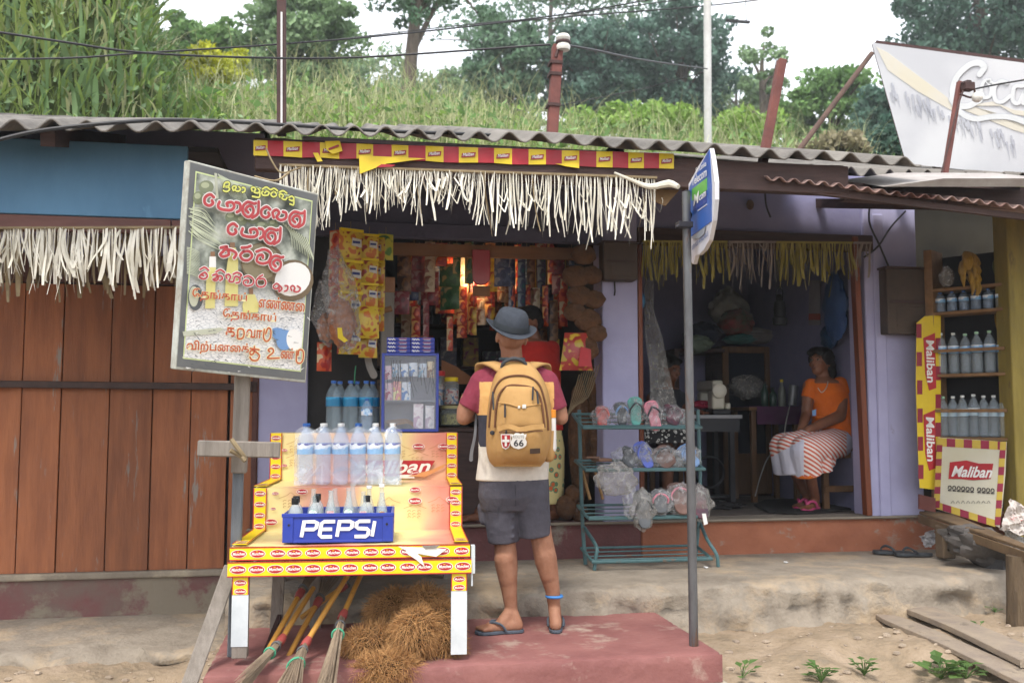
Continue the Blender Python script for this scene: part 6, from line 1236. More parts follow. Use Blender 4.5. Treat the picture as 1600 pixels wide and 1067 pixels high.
b = WB(); b.tube([(xl, Yf+.02, .549), (xl+.01, Yf+.02, .63), (xl+.02, Yf+.04, .70), (xl, Yb, .80)], .0125, 8, sub=3); b.build('foot', M_tealp, rk, smooth=True)
b = WB(); b.tube([(xr_, Yf+.02, .549), (xr_-.01, Yf+.02, .63), (xr_-.05, Yf+.08, .72), (xr2, Yb, .80)], .0125, 8, sub=3); b.build('foot', M_tealp, rk, smooth=True)
def sole_outline(L, W): return [(W*.5*x, L*(y-.5)) for x, y in ((0, 0), (.45, .03), (.66, .14), (.70, .3), (.66, .45), (.78, .6), (.98, .78), (.92, .92), (.55, 1), (0, 1.02), (-.6, .98), (-.92, .88), (-.95, .72), (-.72, .55), (-.62, .42), (-.68, .28), (-.64, .13), (-.42, .03))]
def slipper(parent, L, W, ms, mstr, M4, th=.018, flip=1):
    b = MB(); o = [(x*flip, y) for x, y in sole_outline(L, W)]
    b.slab([M4@V((x, y, 0)) for x, y in o], (M4@V((0, 0, th)))-(M4@V((0, 0, 0)))); b.build('sole', ms, parent, bevel=.003)
    b = MB(); y0 = L*.28; z = th
    for sx in (-1, 1): b.tube([M4@V((sx*W*.40, -L*.08, z)), M4@V((sx*W*.42, L*.02, z+.02)), M4@V((sx*W*.25, L*.16, z+.035)), M4@V((0, y0, z+.018)), M4@V((0, y0, z))], .0065, 6, sub=3)
    b.build('strap', mstr, parent, smooth=True)
SM = {k: mat('slipper_'+k, v, v2, scale=14, rough=.6) for k, v, v2 in (('red', '#a83f38', '#c4706a'), ('black', '#2f3236', '#3f4448'), ('teal', '#5fa79c', '#4f958c'), ('pink', '#d98a98', '#cf7c8c'), ('blue', '#5f6fc0', '#4f5fb0'), ('grey', '#5a5d60', '#4a4d50'), ('sky', '#7f9fc8', '#6f8fb8'), ('brown', '#6a5048', '#7d6258'), ('dark', '#3a3540', '#7a4450'))}
def spack(lb, x, y, Y, hpx, wpx, m, strap, tilt=70, yaw=0, roll=0, bag=(1.35, 1.1), seed=0, film=None, nosole=False, group='bagged slippers on the shoe rack', sag=0):
    c = at(x, y, Y); k = (c-CP).length/F; L, W = hpx*k/max(.35, math.sin(rad(tilt))), wpx*k
    t = thing('slipper_pack', lb, 'slipper', c, 0, group)
    M4 = (Matrix.Rotation(rad(roll), 4, 'Y')@Matrix.Rotation(rad(yaw), 4, 'Z')@Matrix.Rotation(rad(tilt), 4, 'X'))
    if not nosole:
        slipper(t, L, W*.9, SM[m], SM[strap], M4)
    if bag:
        b = MB(); crumple(b, (0, -.005, -sag*k), (wpx*k*.5*bag[0], .045, hpx*k*.5*bag[1]), seed+x, .16); b.build('plastic_bag', film or M_bagf, t, smooth=True)
    return t
spack('red slipper in a clear bag at the left of the top tray', 940, 652, 6.26, 32, 24, 'red', 'red', 62, roll=8)
spack('black and white slipper in a clear bag on the top tray', 970, 648, 6.26, 36, 24, 'black', 'sky', 65)
spack('upright teal slipper with black straps on the top tray', 992, 643, 6.24, 44, 27, 'teal', 'black', 80, bag=(1.1, .95))
spack('upright pink slipper with black straps on the top tray', 1020, 650, 6.22, 46, 27, 'pink', 'black', 80, roll=-12, bag=(1.1, .95))
spack('dark slippers in a crumpled bag at the right of the top tray', 1050, 650, 6.26, 30, 36, 'dark', 'dark', 50, roll=20)
spack('clear bag with a dark slipper at the left of the second tray', 982, 716, 6.28, 28, 36, 'grey', 'black', 45, roll=35, bag=(1.5, 1.3))
spack('blue slipper lying slanted on the second tray', 1006, 712, 6.26, 40, 27, 'blue', 'blue', 60, roll=-18, bag=(1.1, 1.0))
spack('dark grey slipper in a long bag on the second tray', 1037, 716, 6.24, 30, 40, 'brown', 'grey', 50, roll=-40, bag=(1.5, 1.2))
spack('pale blue slipper in a bag behind the steel pole', 1076, 714, 6.26, 34, 30, 'sky', 'sky', 55, roll=-30, bag=(1.3, 1.1))
spack('large empty looking bag drooping from the left of the second tray', 962, 748, 6.12, 46, 54, 'grey', 'grey', bag=(1.2, 1.1), nosole=True, film=M_bagd)
spack('twisted bag end dangling between the second and third trays', 984, 784, 6.12, 50, 20, 'grey', 'grey', roll=-35, bag=(1.1, 1.0), nosole=True)
spack('hanging clear bag with a dark sole at the left of the third tray', 1004, 796, 6.14, 56, 32, 'grey', 'black', 70, bag=(1.15, 1.1), film=M_bagd)
spack('grey soled slipper in a clear bag on the third tray', 1030, 784, 6.18, 34, 32, 'grey', 'pink', 65, bag=(1.2, 1.2))
spack('puffed clear bag of slippers near the steel pole on the third tray', 1062, 780, 6.22, 44, 40, 'brown', 'pink', 50, bag=(1.2, 1.1))
spack('grey bag of slippers at the right end of the third tray', 1092, 785, 6.24, 48, 34, 'dark', 'grey', 60, bag=(1.2, 1.1), film=M_bagd)
b = MB(); b.slab([at(1097, 802, 6.1), at(1103, 802, 6.1), at(1106, 818, 6.1), at(1100, 820, 6.1)], (0, .004, 0)); tag(b.build('paper_tag', M_wht), 'small white tag hanging off the right end of the third tray', 'tag')
b = MB(); c = at(940, 718, 6.3); b.box(c, (.10, .12, .02), Matrix.Rotation(.2, 3, 'Z')); b.box(c+V((-.06, 0, .015)), (.09, .03, .015), Matrix.Rotation(-.3, 3, 'Z')); tag(b.build('wooden_tray', mat('brown_tray', '#7a5a48', '#64493a', rough=.7), bevel=.004), 'small brown wooden tray at the left of the second rack level', 'tray')
for x in (916, 936): 
    b = MB(); b.bar(at(x-6, 735, 6.5), at(x+6, 780, 6.45), .018, .012); tag(b.build('stick', mat('tan_stick', '#a07d52', '#8f6d45', rough=.7)), 'short tan stick ' + ('left' if x == 916 else 'right') + ' of a pair behind the rack upright', 'stick')
# ================================================================ TAILOR SHOP INTERIOR
def onx(px, py, X): d = ray(px, py); return CP+d*(X/d.x)
M_mach = mat('machine_cream', '#b9b5a5', '#a8a494', scale=6, rough=.3); M_bk = mat('black_iron', '#26262a', '#1f1f23', scale=8, rough=.5, metal=.3)
YT = 7.55; zt_ = at(1120, 648, YT).z
tb = thing('sewing_table', 'black iron framed sewing table with a pale top edge', 'table', (at(1110, 650, YT).x, YT+.25, .80))
x0, x1 = at(1062, 650, YT).x, at(1160, 650, YT).x
b = WB(); b.bx(x0, x1, YT, YT+.5, zt_-.03, zt_); b.build('tabletop', mat('grey_laminate', '#8f8f92', '#7f7f83', scale=5, rough=.4), tb, bevel=.003)
b = WB(); b.bx(x0+.03, x1-.02, YT+.01, YT+.3, zt_-.14, zt_-.031); b.build('drawer_box', M_bk, tb)
for x in (x0+.08, x1-.10):
    b = WB(); b.bx(x, x+.04, YT+.03, YT+.07, .80, zt_-.14); b.bx(x, x+.04, YT+.38, YT+.42, .80, zt_-.03); b.bx(x, x+.04, YT+.07, YT+.38, .84, .88); b.build('iron_leg', M_bk, tb)
b = WB(); b.tube([(x1-.22+.13*math.cos(a), YT+.2, 1.08+.13*math.sin(a)) for a in [2*math.pi*k/18 for k in range(18)]], .012, 6, closed=True); b.bx(x1-.40, x1-.05, YT+.12, YT+.3, .87, .89); b.build('treadle', M_bk, tb)
mc = at(1118, 640, YT+.12); ma = thing('sewing_machine', 'cream sewing machine with round handwheel on the black table', 'sewing machine', (mc.x, mc.y, zt_))
k = 7.75/F
b = MB(); b.bx(-.06, .10, -.09, .3, 0.001, .045); b.build('bed', M_bk, ma, bevel=.012, seg=2)
b = MB(); b.bx(-.055, .06, -.07, .05, .045, .20); b.bx(-.045, .05, -.06, .32, .20, .29); b.bx(-.04, .045, .24, .33, .08, .20); b.build('arm', M_mach, ma, bevel=.02, seg=3)
b = MB(); b.lathe([(.0, -.0), (.056, .0), (.062, .008), (.062, .022), (.05, .03), (.02, .032)], 24, (0, -.075, .20), R=Matrix.Rotation(rad(90), 3, 'X')); b.build('handwheel', mat('pale_wheel', '#c4c0b2', '#b0ac9f', scale=8, rough=.3), ma, smooth=True)
b = MB(); b.tube([(.0, -.04, .29), (0, -.04, .37)], .004, 6); b.tube([(-.025, .02, .29), (-.025, .02, .36)], .004, 6); b.build('spool_pin', M_bk, ma); b = MB(); b.bx(.061, .105, -.08, .02, .046, .10); b.build('motor', M_mach, ma, bevel=.01)
b = MB(); crumple(b, at(1098, 632, YT+.2), (.09, .06, .035), 3, .2); tag(b.build('cloth_heap', mat('crimson_cloth', '#9a2740', '#84203a', rough=.9), smooth=True), 'crimson cloth heaped beside the sewing machine', 'cloth')
b = MB(); c0 = at(1035, 675, 6.95); panel(b, c0+V((-.14, 0, -.08)), (.36, 0, 0), (0, 0, .16), (0, -1, 0), 16, 8, .02)
def flowcol(n, L, co):
    t = n.new('ShaderNodeTexVoronoi'); t.inputs['Scale'].default_value = 38; L.new(co, t.inputs[0]); r = ramp(n, [(0, '#1d1d20'), (.16, '#1d1d20'), (.2, '#bdbdb8'), (.33, '#bdbdb8'), (.38, '#1d1d20')]); L.new(t.outputs['Distance'], r.inputs[0]); return r.outputs[0]
tag(b.build('hanging_cloth', nodes_mat('black_floral_cloth', flowcol, rough=.9), smooth=True), 'black cloth with white rings hanging behind the shoe rack', 'cloth')
# wooden work table with purple cloth
YW = 7.9; zw = at(1200, 636, YW).z; xa, xb_ = at(1172, 640, YW).x, at(1252, 640, YW).x
wt = thing('work_table', 'wooden work table with a purple cloth behind the seated woman', 'table', ((xa+xb_)/2, YW+.25, .80)); M_tw2 = mat('brown_stool_wood', '#6f4f30', '#5c4027', scale=5, rough=.6, stretch=(4, 4, .6))
b = WB(); b.bx(xa-.02, xb_+.02, YW-.02, YW+.5, zw-.03, zw); b.build('tabletop', M_tw2, wt, bevel=.004)
for x, y in ((xa+.02, YW+.02), (xb_-.06, YW+.02), (xa+.02, YW+.42), (xb_-.06, YW+.42)): b = WB(); b.bx(x, x+.045, y, y+.045, .80, zw-.03); b.build('leg', M_tw2, wt, bevel=.003)
b = WB(); panel(b, (xa+.05, YW-.032, zw-.15), (xb_-xa-.03, 0, 0), (0, 0, .155), (0, -1, 0), 14, 6, .008); b.bx(xa-.01, xb_+.02, YW-.01, YW+.4, zw+.001, zw+.008); tag(b.build('cloth', mat('purple_cloth', '#4f2748', '#42203d', scale=6, rough=.9), smooth=True), 'dark purple cloth draped over the work table edge', 'cloth')
M_gb = mat('dark_green_glass', '#2f4a40', '#263c34', rough=.2)
for i, (x, h_, lb, m) in enumerate(((1195, .22, 'dark bottle at the left on the purple cloth', M_gb), (1208, .17, 'short dark bottle in the middle of the purple cloth', M_gb), (1222, .24, 'pale bottle standing right of the dark ones on the purple cloth', mat('dull_pet', '#7d8078', '#6d7068', rough=.3)))):
    p = at(x, 636, YW+.15); t = thing('bottle', lb, 'bottle', (p.x, YW+.15, zw+.009)); MB().lathe([(.03, 0), (.033, .01), (.033, h_*.6), (.014, h_*.78), (.012, h_*.9)], 14).build('body', m, t, smooth=True); MB().lathe([(.015, h_*.9), (.015, h_)], 10).build('cap', M_capk if i < 2 else M_ty, t)
p = at(1239, 624, YW-.05); t = thing('cone_lamp', 'grey cylinder lamp head on a thin bent stem beside the woman', 'lamp', (p.x, p.y, .80))
b = WB(); b.lathe([(.035, -.08), (.042, .09), (.038, .095)], 16, p+V((0, 0, .03)), R=Matrix.Rotation(rad(8), 3, 'Y')); b.build('lamp_head', mat('dull_chrome', '#8d8f92', '#6f7174', scale=12, rough=.4, metal=.4), t, smooth=True); b = WB(); b.tube([p+V((-.03, 0, -.05)), at(1228, 660, YW-.2), at(1222, 690, YW-.25), at(1200, 715, YW-.1), at(1188, 745, YW), at(1180, 775, YW)], .005, 6, sub=4); b.build('cord', mat('pale_cord', '#a5a39d', rough=.5), t, smooth=True)
# cabinet with heaped cloth
YC = 8.6; cb_ = thing('cabinet', 'dark wooden glazed cabinet at the back of the tailor shop', 'cabinet', (at(1160, 650, YC).x, YC, .80)); x0, x1 = at(1130, 600, YC).x, at(1205, 600, YC).x; zc = at(1160, 540, YC).z
b = WB(); b.bx(x0, x1, YC+.03, YC+.45, .80, zc); b.build('carcass', M_dkwood, cb_, bevel=.005)
b = WB(); b.bx(x0, x0+.06, YC, YC+.028, .82, zc-.01); b.bx(x1-.06, x1, YC, YC+.028, .82, zc-.01); b.bx(x0+.061, x1-.061, YC, YC+.028, zc-.07, zc-.01); b.bx(x0+.061, x1-.061, YC, YC+.028, .82, 1.2); b.build('door_frame', M_tw2, cb_, bevel=.004)
b = WB(); b.bx(x0+.06, x1-.06, YC+.018, YC+.024, 1.2, zc-.07); b.build('glass', mat('dark_glass', '#1f2430', rough=.1), cb_)
YL = 8.5; x0l = at(1055, 600, YL).x; b = MB(); b.bx(x0l, x0-.02, YL, YL+.5, at(1090, 545, YL).z-.03, at(1090, 545, YL).z); b.bx(x0l, x0l+.04, YL, YL+.5, .8, at(1090, 545, YL).z-.03); tag(b.build('wall_table', M_dkwood), 'dark table loaded with cloth left of the glazed cabinet', 'table')
for lb, x, y, rx, rz_, Y, c_, c2 in (('white cloth bundle rising to a peak on the cabinet heap', 1138, 480, 30, 32, 8.75, '#9a9c96', '#84867f'), ('green and red printed bag in the cloth heap', 1150, 505, 26, 22, 8.6, '#3a5f4a', '#8f3a3a'), ('pale folded cloth on top of the cabinet', 1180, 525, 34, 12, 8.65, '#8f8d8c', '#7a7878'), ('teal cloth folded under the printed bag', 1155, 530, 24, 8, 8.55, '#3f7a78', '#356866'), ('dark blue cloth bundle left of the printed bag', 1098, 522, 26, 18, 8.65, '#2a3044', '#232838'), ('pale green cloth at the left end of the heap', 1090, 538, 22, 14, 8.55, '#7f9080', '#6f8070')):
    b = MB(); k = (Y*1.07)/F; crumple(b, at(x, y, Y), (rx*k, .16, rz_*k), x, .12, tail=.7 if rz_ > 25 else 0); tag(b.build('cloth_bundle', mat('cloth_'+str(x), c_, c2, scale=5, rough=.95), smooth=True), lb, 'cloth bundle')
b = MB(); crumple(b, at(1168, 605, 8.3), (.16, .12, .11), 9, .2); tag(b.build('plastic_sack', M_bagd, smooth=True), 'crumpled clear sack in front of the cabinet', 'bag')
# things on the right-hand wall
XW = 4.0
def wallq(P, off=0): return [onx(x, y, XW-off) for x, y in P]
b = MB(); b.slab(wallq([(1265, 438), (1282, 438), (1282, 508), (1264, 508)], .01), (-.004, 0, 0)); b.slab(wallq([(1264, 490), (1282, 490), (1282, 500), (1264, 500)], .018), (-.003, 0, 0), 1); tag(b.build('wall_calendar', [mat('calendar_paper', '#8f8b90', '#7d797e', rough=.8), mat('calendar_red', '#9a4a3a', rough=.8)]), 'pale paper calendar on the wall left of the blue bag', 'calendar')
b = MB(); crumple(b, onx(1305, 480, XW-.08), (.05, .17, .28), 3, .12, tail=.3); tag(b.build('shopping_bag', mat('blue_plastic_bag', '#37568a', '#2c4674', scale=5, rough=.4), smooth=True), 'blue plastic bag hanging on the wall above the woman', 'bag')
b = MB(); crumple(b, onx(1296, 525, XW-.06), (.05, .12, .1), 5, .12); tag(b.build('shopping_bag', mat('dark_blue_bag', '#24466a', '#1c3858', scale=5, rough=.5), smooth=True), 'small dark blue bag hanging under the larger blue bag', 'bag')
c = onx(1218, 480, XW-.09); t = thing('lantern', 'old dark lantern hanging on the wall of the tailor shop', 'lantern', c)
b = MB(); b.lathe([(.06, -.16), (.065, -.10), (.05, -.09), (.055, -.02), (.045, .05), (.03, .06), (.03, .10), (.015, .12)], 14); b.build('body', mat('lantern_metal', '#4a4c50', '#3b3d40', scale=9, rough=.5, metal=.3), t, smooth=True); b = MB(); b.tube([(.0, -.06, .05), (0, -.06, .14), (0, 0, .19), (0, .06, .14), (0, .06, .05)], .004, 6, sub=3); b.build('handle', M_bk, t)
# hanging clear plastic curtain at the left of the opening
b = MB(); vs = []
P0 = [(1008, 432), (1006, 480), (1010, 530), (1014, 580), (1018, 650)]; P1 = [(1020, 432), (1022, 480), (1034, 530), (1046, 580), (1060, 650)]
for (xa_, ya), (xc, yc) in zip(P0, P1):
    for i in range(9): q = at(xa_+(xc-xa_)*i/8, ya, 6.85); vs.append(q+V((0, .03*math.sin(i*1.9+ya*.05), 0)))
b.add(vs, [(j*9+i, j*9+i+1, (j+1)*9+i+1, (j+1)*9+i) for j in range(4) for i in range(8)]); tag(b.build('plastic_curtain', M_bagd, smooth=True), 'clear crumpled plastic sheet hanging inside the tailor opening', 'plastic sheet')
b = MB(); b.ell(at(1003, 470, 6.86), (.025, .03, .06)); tag(b.build('blue_pouch', mat('pouch_blue', '#2f6f9a', rough=.5), smooth=True), 'small blue pouch hanging behind the pillar edge', 'pouch')
# floor things
b = MB(); P = [(1178, 790), (1200, 801), (1245, 804), (1290, 801), (1330, 797), (1322, 786), (1260, 780), (1195, 782)]; b.slab([atz(x, y, .808) for x, y in P], (0, 0, .012)); tag(b.build('rubber_mat', mat('black_rubber', '#262524', '#201f1e', rough=.8), bevel=.003), 'black rubber mat under the woman with pink slippers', 'mat')
t = thing('flask', 'tall steel flask standing on the tailor floor', 'flask', atz(1152, 772, .80)); b = MB(); b.lathe([(.035, 0), (.037, .01), (.037, .19), (.03, .205), (.03, .235), (.02, .24)], 16); b.build('body', mat('dark_steel', '#6a6a6e', '#54545a', rough=.25, metal=.6), t, smooth=True)
b = MB(); b.box(atz(1183, 768, .83), (.14, .10, .05), Matrix.Rotation(.4, 3, 'Z')); tag(b.build('socket_block', mat('dull_white_plastic', '#9a9a98', '#8b8b89', rough=.5), bevel=.006), 'white extension socket block on the tailor floor', 'socket')
b = MB(); crumple(b, atz(1130, 790, .83), (.16, .08, .03), 4, .25); tag(b.build('cable_heap', M_dark, smooth=True), 'dark tangled heap on the tailor floor behind the pole', 'cables')
# stool
sx0, sx1 = atz(1290, 797, .82), atz(1362, 796, .82); YS = 7.12
stl = thing('stool', 'small brown wooden stool under the seated woman', 'stool', ((sx0.x+sx1.x)/2, YS+.2, .81)); zs = at(1330, 699, YS).z; xa, xb_ = at(1283, 700, YS).x, at(1360, 700, YS).x
b = WB(); b.bx(xa, xb_, YS, YS+.34, zs-.028, zs); b.build('seat', M_tw2, stl, bevel=.006)
for x, y in ((xa+.025, YS+.02), (xb_-.075, YS+.02), (xa+.025, YS+.28), (xb_-.075, YS+.28)): b = WB(); b.bx(x, x+.05, y, y+.045, .806, zs-.029); b.build('leg', M_tw2, stl, bevel=.004)
b = WB(); b.bx(xa+.03, xb_-.03, YS+.035, YS+.055, zs-.085, zs-.03); b.bx(xa+.03, xb_-.03, YS+.008, YS+.028, .95, 1.0); b.build('stretcher', M_tw2, stl, bevel=.003)
# ================================================================ RIGHT-HAND BOTTLE STALL
Lp, Rp = at(1460, 690, 6.55), at(1578, 690, 6.12); SPn = Plane(Lp, Rp, Lp+V((0, 0, 1)))
se = V((Rp.x-Lp.x, Rp.y-Lp.y, 0)); SW = se.length; se.normalize(); sdp = V((-se.y, se.x, 0))      # along the shelf, and away from the viewer
srz = math.atan2(se.y, se.x)
def sh_z(px, py): return SPn.px(px, py).z
sf = thing('bottle_shelf', 'narrow wooden shelf rack of water bottles at the yellow stall', 'shelves', (Lp.x, Lp.y, .56), srz)
M_sh = mat('stall_shelf_wood', '#8a6a48', '#75583b', scale=5, rough=.8, stretch=(2, 2, 2))
def SLo(x, y, z): return V((Lp.x, Lp.y, 0))+se*x+sdp*y+V((0, 0, z))
zb4, zb3, zb2, zb1 = sh_z(1520, 683), sh_z(1520, 583), sh_z(1520, 484), sh_z(1520, 446)
z0 = .56
for z in (zb4, zb3, zb2, zb1): b = MB(); b.bx(0, SW, -.01, .2, z-.022-z0, z-z0); b.build('shelf_board', M_sh, sf, bevel=.002)
b = MB(); b.bx(-.03, .03, -.015, .2, .3, sh_z(1462, 390)-z0); b.build('side_post', M_sh, sf, bevel=.003); b = MB(); b.bx(SW-.01, SW+.03, -.01, .2, .3, sh_z(1570, 385)-z0); b.build('side_post', M_sh, sf, bevel=.003)
for y in (546, 641): b = MB(); b.bx(.0, SW, -.035, -.022, sh_z(1520, y)-.014-z0, sh_z(1520, y)+.010-z0); b.build('rail', M_sh, sf, bevel=.002); b = MB(); b.bx(0, SW, .2, .215, .4, sh_z(1570, 385)-z0); b.build('back_board', M_dark, sf)
GS = 'water bottles on the stall shelf rack'; M_petc = mat('pale_clear_pet', '#cddbe4', rough=.07, alpha=.22, spec=.6); ORD = ['first', 'second', 'third', 'fourth', 'fifth', 'sixth', 'seventh']
pr = None
for row, (zb, n, H_, caps, lbn) in enumerate(((zb4, 7, .315, [M_capg, M_capw, M_capw, M_capw, M_capw, M_capw, M_capw], 'lower'), (zb3, 6, .31, [M_capw, M_capw, M_capg, M_capg, M_capg, M_capg], 'middle'))):
    for i in range(n):
        cp = 'green' if caps[i] is M_capg else 'white'
        bottle('water_bottle', f'{cp} capped water bottle, {ORD[i]} from the wooden side post on the {lbn} stall shelf', None, SLo(.055+i*(SW-.10)/(n-1), .05+random.uniform(-.01, .015), zb+.002), H_*random.uniform(.94, 1.0), .0398, M_petc, caps[i], M_lblw if row == 0 else M_lblb, GS, n=12)
for i in range(6): bottle('water_bottle', f'small blue labelled bottle, {ORD[i]} from the wooden side post on the top stall shelf', None, SLo(.06+i*(SW-.10)/5, .05, zb2+.002), .15, .036, M_pet, M_capb, M_lblb, GS, n=12)
M_ban = mat('banana_yellow', '#9c7a26', '#80611f', scale=8, rough=.6)
def bananas(lb, x, y, Y, n, sc, m):
    c = at(x, y, Y); t = thing('banana_bunch', lb, 'bananas', c); rr = random.Random(int(x))
    for k in range(n):
        a = rr.uniform(-2.6, -.3); r_ = k//6; b = MB(); z = .09*sc-r_*.055*sc; d = V((math.cos(a), math.sin(a), 0)); L = .11*sc
        b.tube([V((0, 0, z)), d*L*.5+V((0, 0, z-.03)), d*L*.75+V((0, 0, z-.08*sc)), d*L*.6+V((0, 0, z-.13*sc))], [.008, .017*sc, .017*sc, .005], 7, sub=2); b.build('banana', m, t, smooth=True)
bananas('ripe banana bunch hanging at the top of the stall shelf', 1508, 415, 6.28, 22, 1.1, M_ban); bananas('second ripe banana bunch hanging below the small blue labelled bottles', 1556, 498, 6.3, 10, .8, M_ban); bananas('greener banana bunch in the dark corner of the stall', 1556, 412, 6.35, 12, .9, mat('banana_green', '#4f5a2a', '#5f5f2c', scale=8, rough=.6))
b = MB(); crumple(b, at(1479, 432, 6.38), (.055, .05, .08), 2, .1, tail=.5); tag(b.build('clear_pouch', M_bagf, smooth=True), 'clear knotted bag hanging beside the bananas', 'bag')
# hanging vertical banner and front banner
def checker(b, P, n, depth, m0, m1):     # border patches along an edge between two picture points
    for i in range(n):
        a = [P[0][0]+(P[1][0]-P[0][0])*i/n, P[0][1]+(P[1][1]-P[0][1])*i/n]; c = [P[0][0]+(P[1][0]-P[0][0])*(i+1)/n, P[0][1]+(P[1][1]-P[0][1])*(i+1)/n]
        yield a, c, m0 if i % 2 else m1
bn = thing('vertical_banner', 'tall narrow yellow and red logo banner hanging beside the bottle shelves', 'banner', at(1450, 770, 6.5))
VP = Plane(at(1430, 500, 6.52), at(1470, 492, 6.52), at(1437, 765, 6.5))
def vq(b, P, off, m): b.slab([VP.px(x, y, off) for x, y in P], -VP.n*.002, m)
b = WB(); vq(b, [(1432, 505), (1445, 494), (1470, 492), (1470, 766), (1437, 762), (1434, 700), (1431, 600)], .0, 0); b.build('sheet', M_byel, bn)
b = WB(); 
for k in range(12):
    y = 506+k*22
    if k % 2 == 0: vq(b, [(1432+k*.3, y), (1440+k*.3, y), (1440+k*.3, y+22), (1432+k*.3, y+22)], .003, 0)
    else: vq(b, [(1462, y), (1470, y), (1470, y+22), (1462, y+22)], .003, 0)
b.build('patch_border', mat('banner_crimson', '#8f1f33', '#801b2d', rough=.5), bn)
b = WB()
for y0, y1 in ((520, 610), (640, 735)): vq(b, [(1443, y0+8), (1461, y0), (1463, y1-4), (1452, y1), (1446, y1-26)], .0045, 0)
for y0, y1 in ((520, 612), (640, 735)):
    o = VP.px(1447, y0+12, .008); put_text(b, 'Maliban', o, VP.px(1449, y1-14, .008)-o, VP.px(1459, y0+10, .008)-o, 1, bold=.02, shear=.2)
b.build('lettering', [M_tr, M_wht], bn)
fb = thing('front_banner', 'white and yellow banner with a red brand panel hanging below the bottle shelves', 'banner', at(1515, 820, 6.2))
FPl = Plane(SPn.px(1466, 684, .05), SPn.px(1572, 690, .05), SPn.px(1460, 800, .13))
def fq(b, P, off, m): b.slab([FPl.px(x, y, off) for x, y in P], -FPl.n*.0015, m)
b = WB(); fq(b, [(1466, 683), (1573, 690), (1571, 740), (1566, 790), (1562, 824), (1535, 812), (1505, 806), (1480, 800), (1458, 793), (1463, 740)], 0, 0); b.build('sheet', mat('banner_cream', '#c9c3a8', '#d2cdbb', scale=3, rough=.6, c3='#c9b04a', s3=2.4, t3=.6, w3=.15), fb)
b = WB()
for n_, P0, P1, dx, dy in ((8, (1466, 684), (1572, 690), 0, 13), (10, (1464, 684), (1459, 793), 9, 0), (10, (1563, 690), (1554, 820), 9, 0), (7, (1459, 782), (1555, 812), 0, 11)):
    for i in range(n_):
        a = (P0[0]+(P1[0]-P0[0])*i/n_, P0[1]+(P1[1]-P0[1])*i/n_); c = (P0[0]+(P1[0]-P0[0])*(i+1)/n_, P0[1]+(P1[1]-P0[1])*(i+1)/n_)
        fq(b, [a, c, (c[0]+dx, c[1]+dy), (a[0]+dx, a[1]+dy)], .003+.0006*(dx > 0)+.0012*(P0[0] == 1563), i % 2)
b.build('checked_border', [mat('patch_yellow', '#c9ae4a', '#bfa440', rough=.6), mat('patch_crimson', '#9a3048', '#8c2a40', rough=.6)], fb)
b = WB(); fq(b, [(1484, 722), (1510, 719), (1530, 724), (1552, 724), (1548, 748), (1520, 750), (1500, 748), (1482, 748)], .006, 0); o = FPl.px(1487, 744, .010); put_text(b, 'Maliban', o, FPl.px(1549, 746, .010)-o, FPl.px(1489, 728, .010)-o, 1, bold=.025, shear=.25); b.build('brand_panel', [M_tr, M_wht], fb)
b = WB()
cf = lambda p: p
for i, cx in enumerate((1484, 1491, 1498, 1505, 1512, 1519, 1530, 1537, 1544, 1551)):
    y = 762+i*.5; P = [(cx-2.6, y+1), (cx-1.5, y-3), (cx+1.8, y-2.4), (cx+2, y+1.6), (cx-.8, y+2.6), (cx-2.2, y+4), (cx+2.2, y+4.2)]; b.rib([FPl.px(x_, y_, .006+i*.0001) for x_, y_ in P], .007, FPl.n, 0, sub=3)
for i, cx in enumerate(range(1486, 1545, 8)): b.rib([FPl.px(x_, y_, .006) for x_, y_ in ((cx, 786), (cx+3, 782), (cx+5, 786))], .003, FPl.n, 0, sub=2)
b.build('lettering', mat('banner_ink', '#3f3a38', rough=.6), fb)
# bench, posts, papers, tarp under the stall
bz0, bz1 = atd(1436, 803, 7.05), atd(1605, 862, 5.75)
be = thing('stall_bench', 'rough wooden bench board slanting under the yellow stall', 'bench', atz(1480, 905, .6))
b = WB(); n_ = V((bz0.y-bz1.y, bz1.x-bz0.x, 0)).normalized(); b.slab([bz0, bz1, bz1+n_*.06, bz0+n_*.2], (0, 0, .022)); b.slab([bz0-n_*.012, bz1-n_*.012, bz1-n_*.012+V((0, 0, -.06)), bz0-n_*.012+V((0, 0, -.06))], n_*.01); b.build('board', mat('dark_rough_board', '#6f5a42', '#5c4a37', scale=5, rough=.9, stretch=(2, 2, 2)), be, bevel=.004)
b = WB(); p = atd(1476, 820, 6.75); b.bar((p.x, p.y, .56), p, .10, .10); b.build('leg', mat('mud_brown_post', '#6a5a48', '#5a4b3c', scale=4, rough=.95, bump=.4), be, bevel=.01)
b = WB(); p = atd(1592, 868, 5.85); b.tube([(p.x+.01, p.y, .15), (p.x, p.y, .45), (p.x, p.y, p.z)], [.10, .08, .075], 9); b.build('stump', mat('stump_bark', '#6a5a46', '#544636', scale=6, rough=.95, bump=.6, stretch=(4, 4, .6)), be, smooth=True)
b = WB(); b.slab([atd(1437, 772, 7.0), atd(1462, 778, 6.9), atd(1462, 800, 6.9), atd(1437, 795, 7.0)], (0, .02, 0)); b.build('red_board', mat('dull_red_board', '#7a4a44', '#6a403a', rough=.8), be)
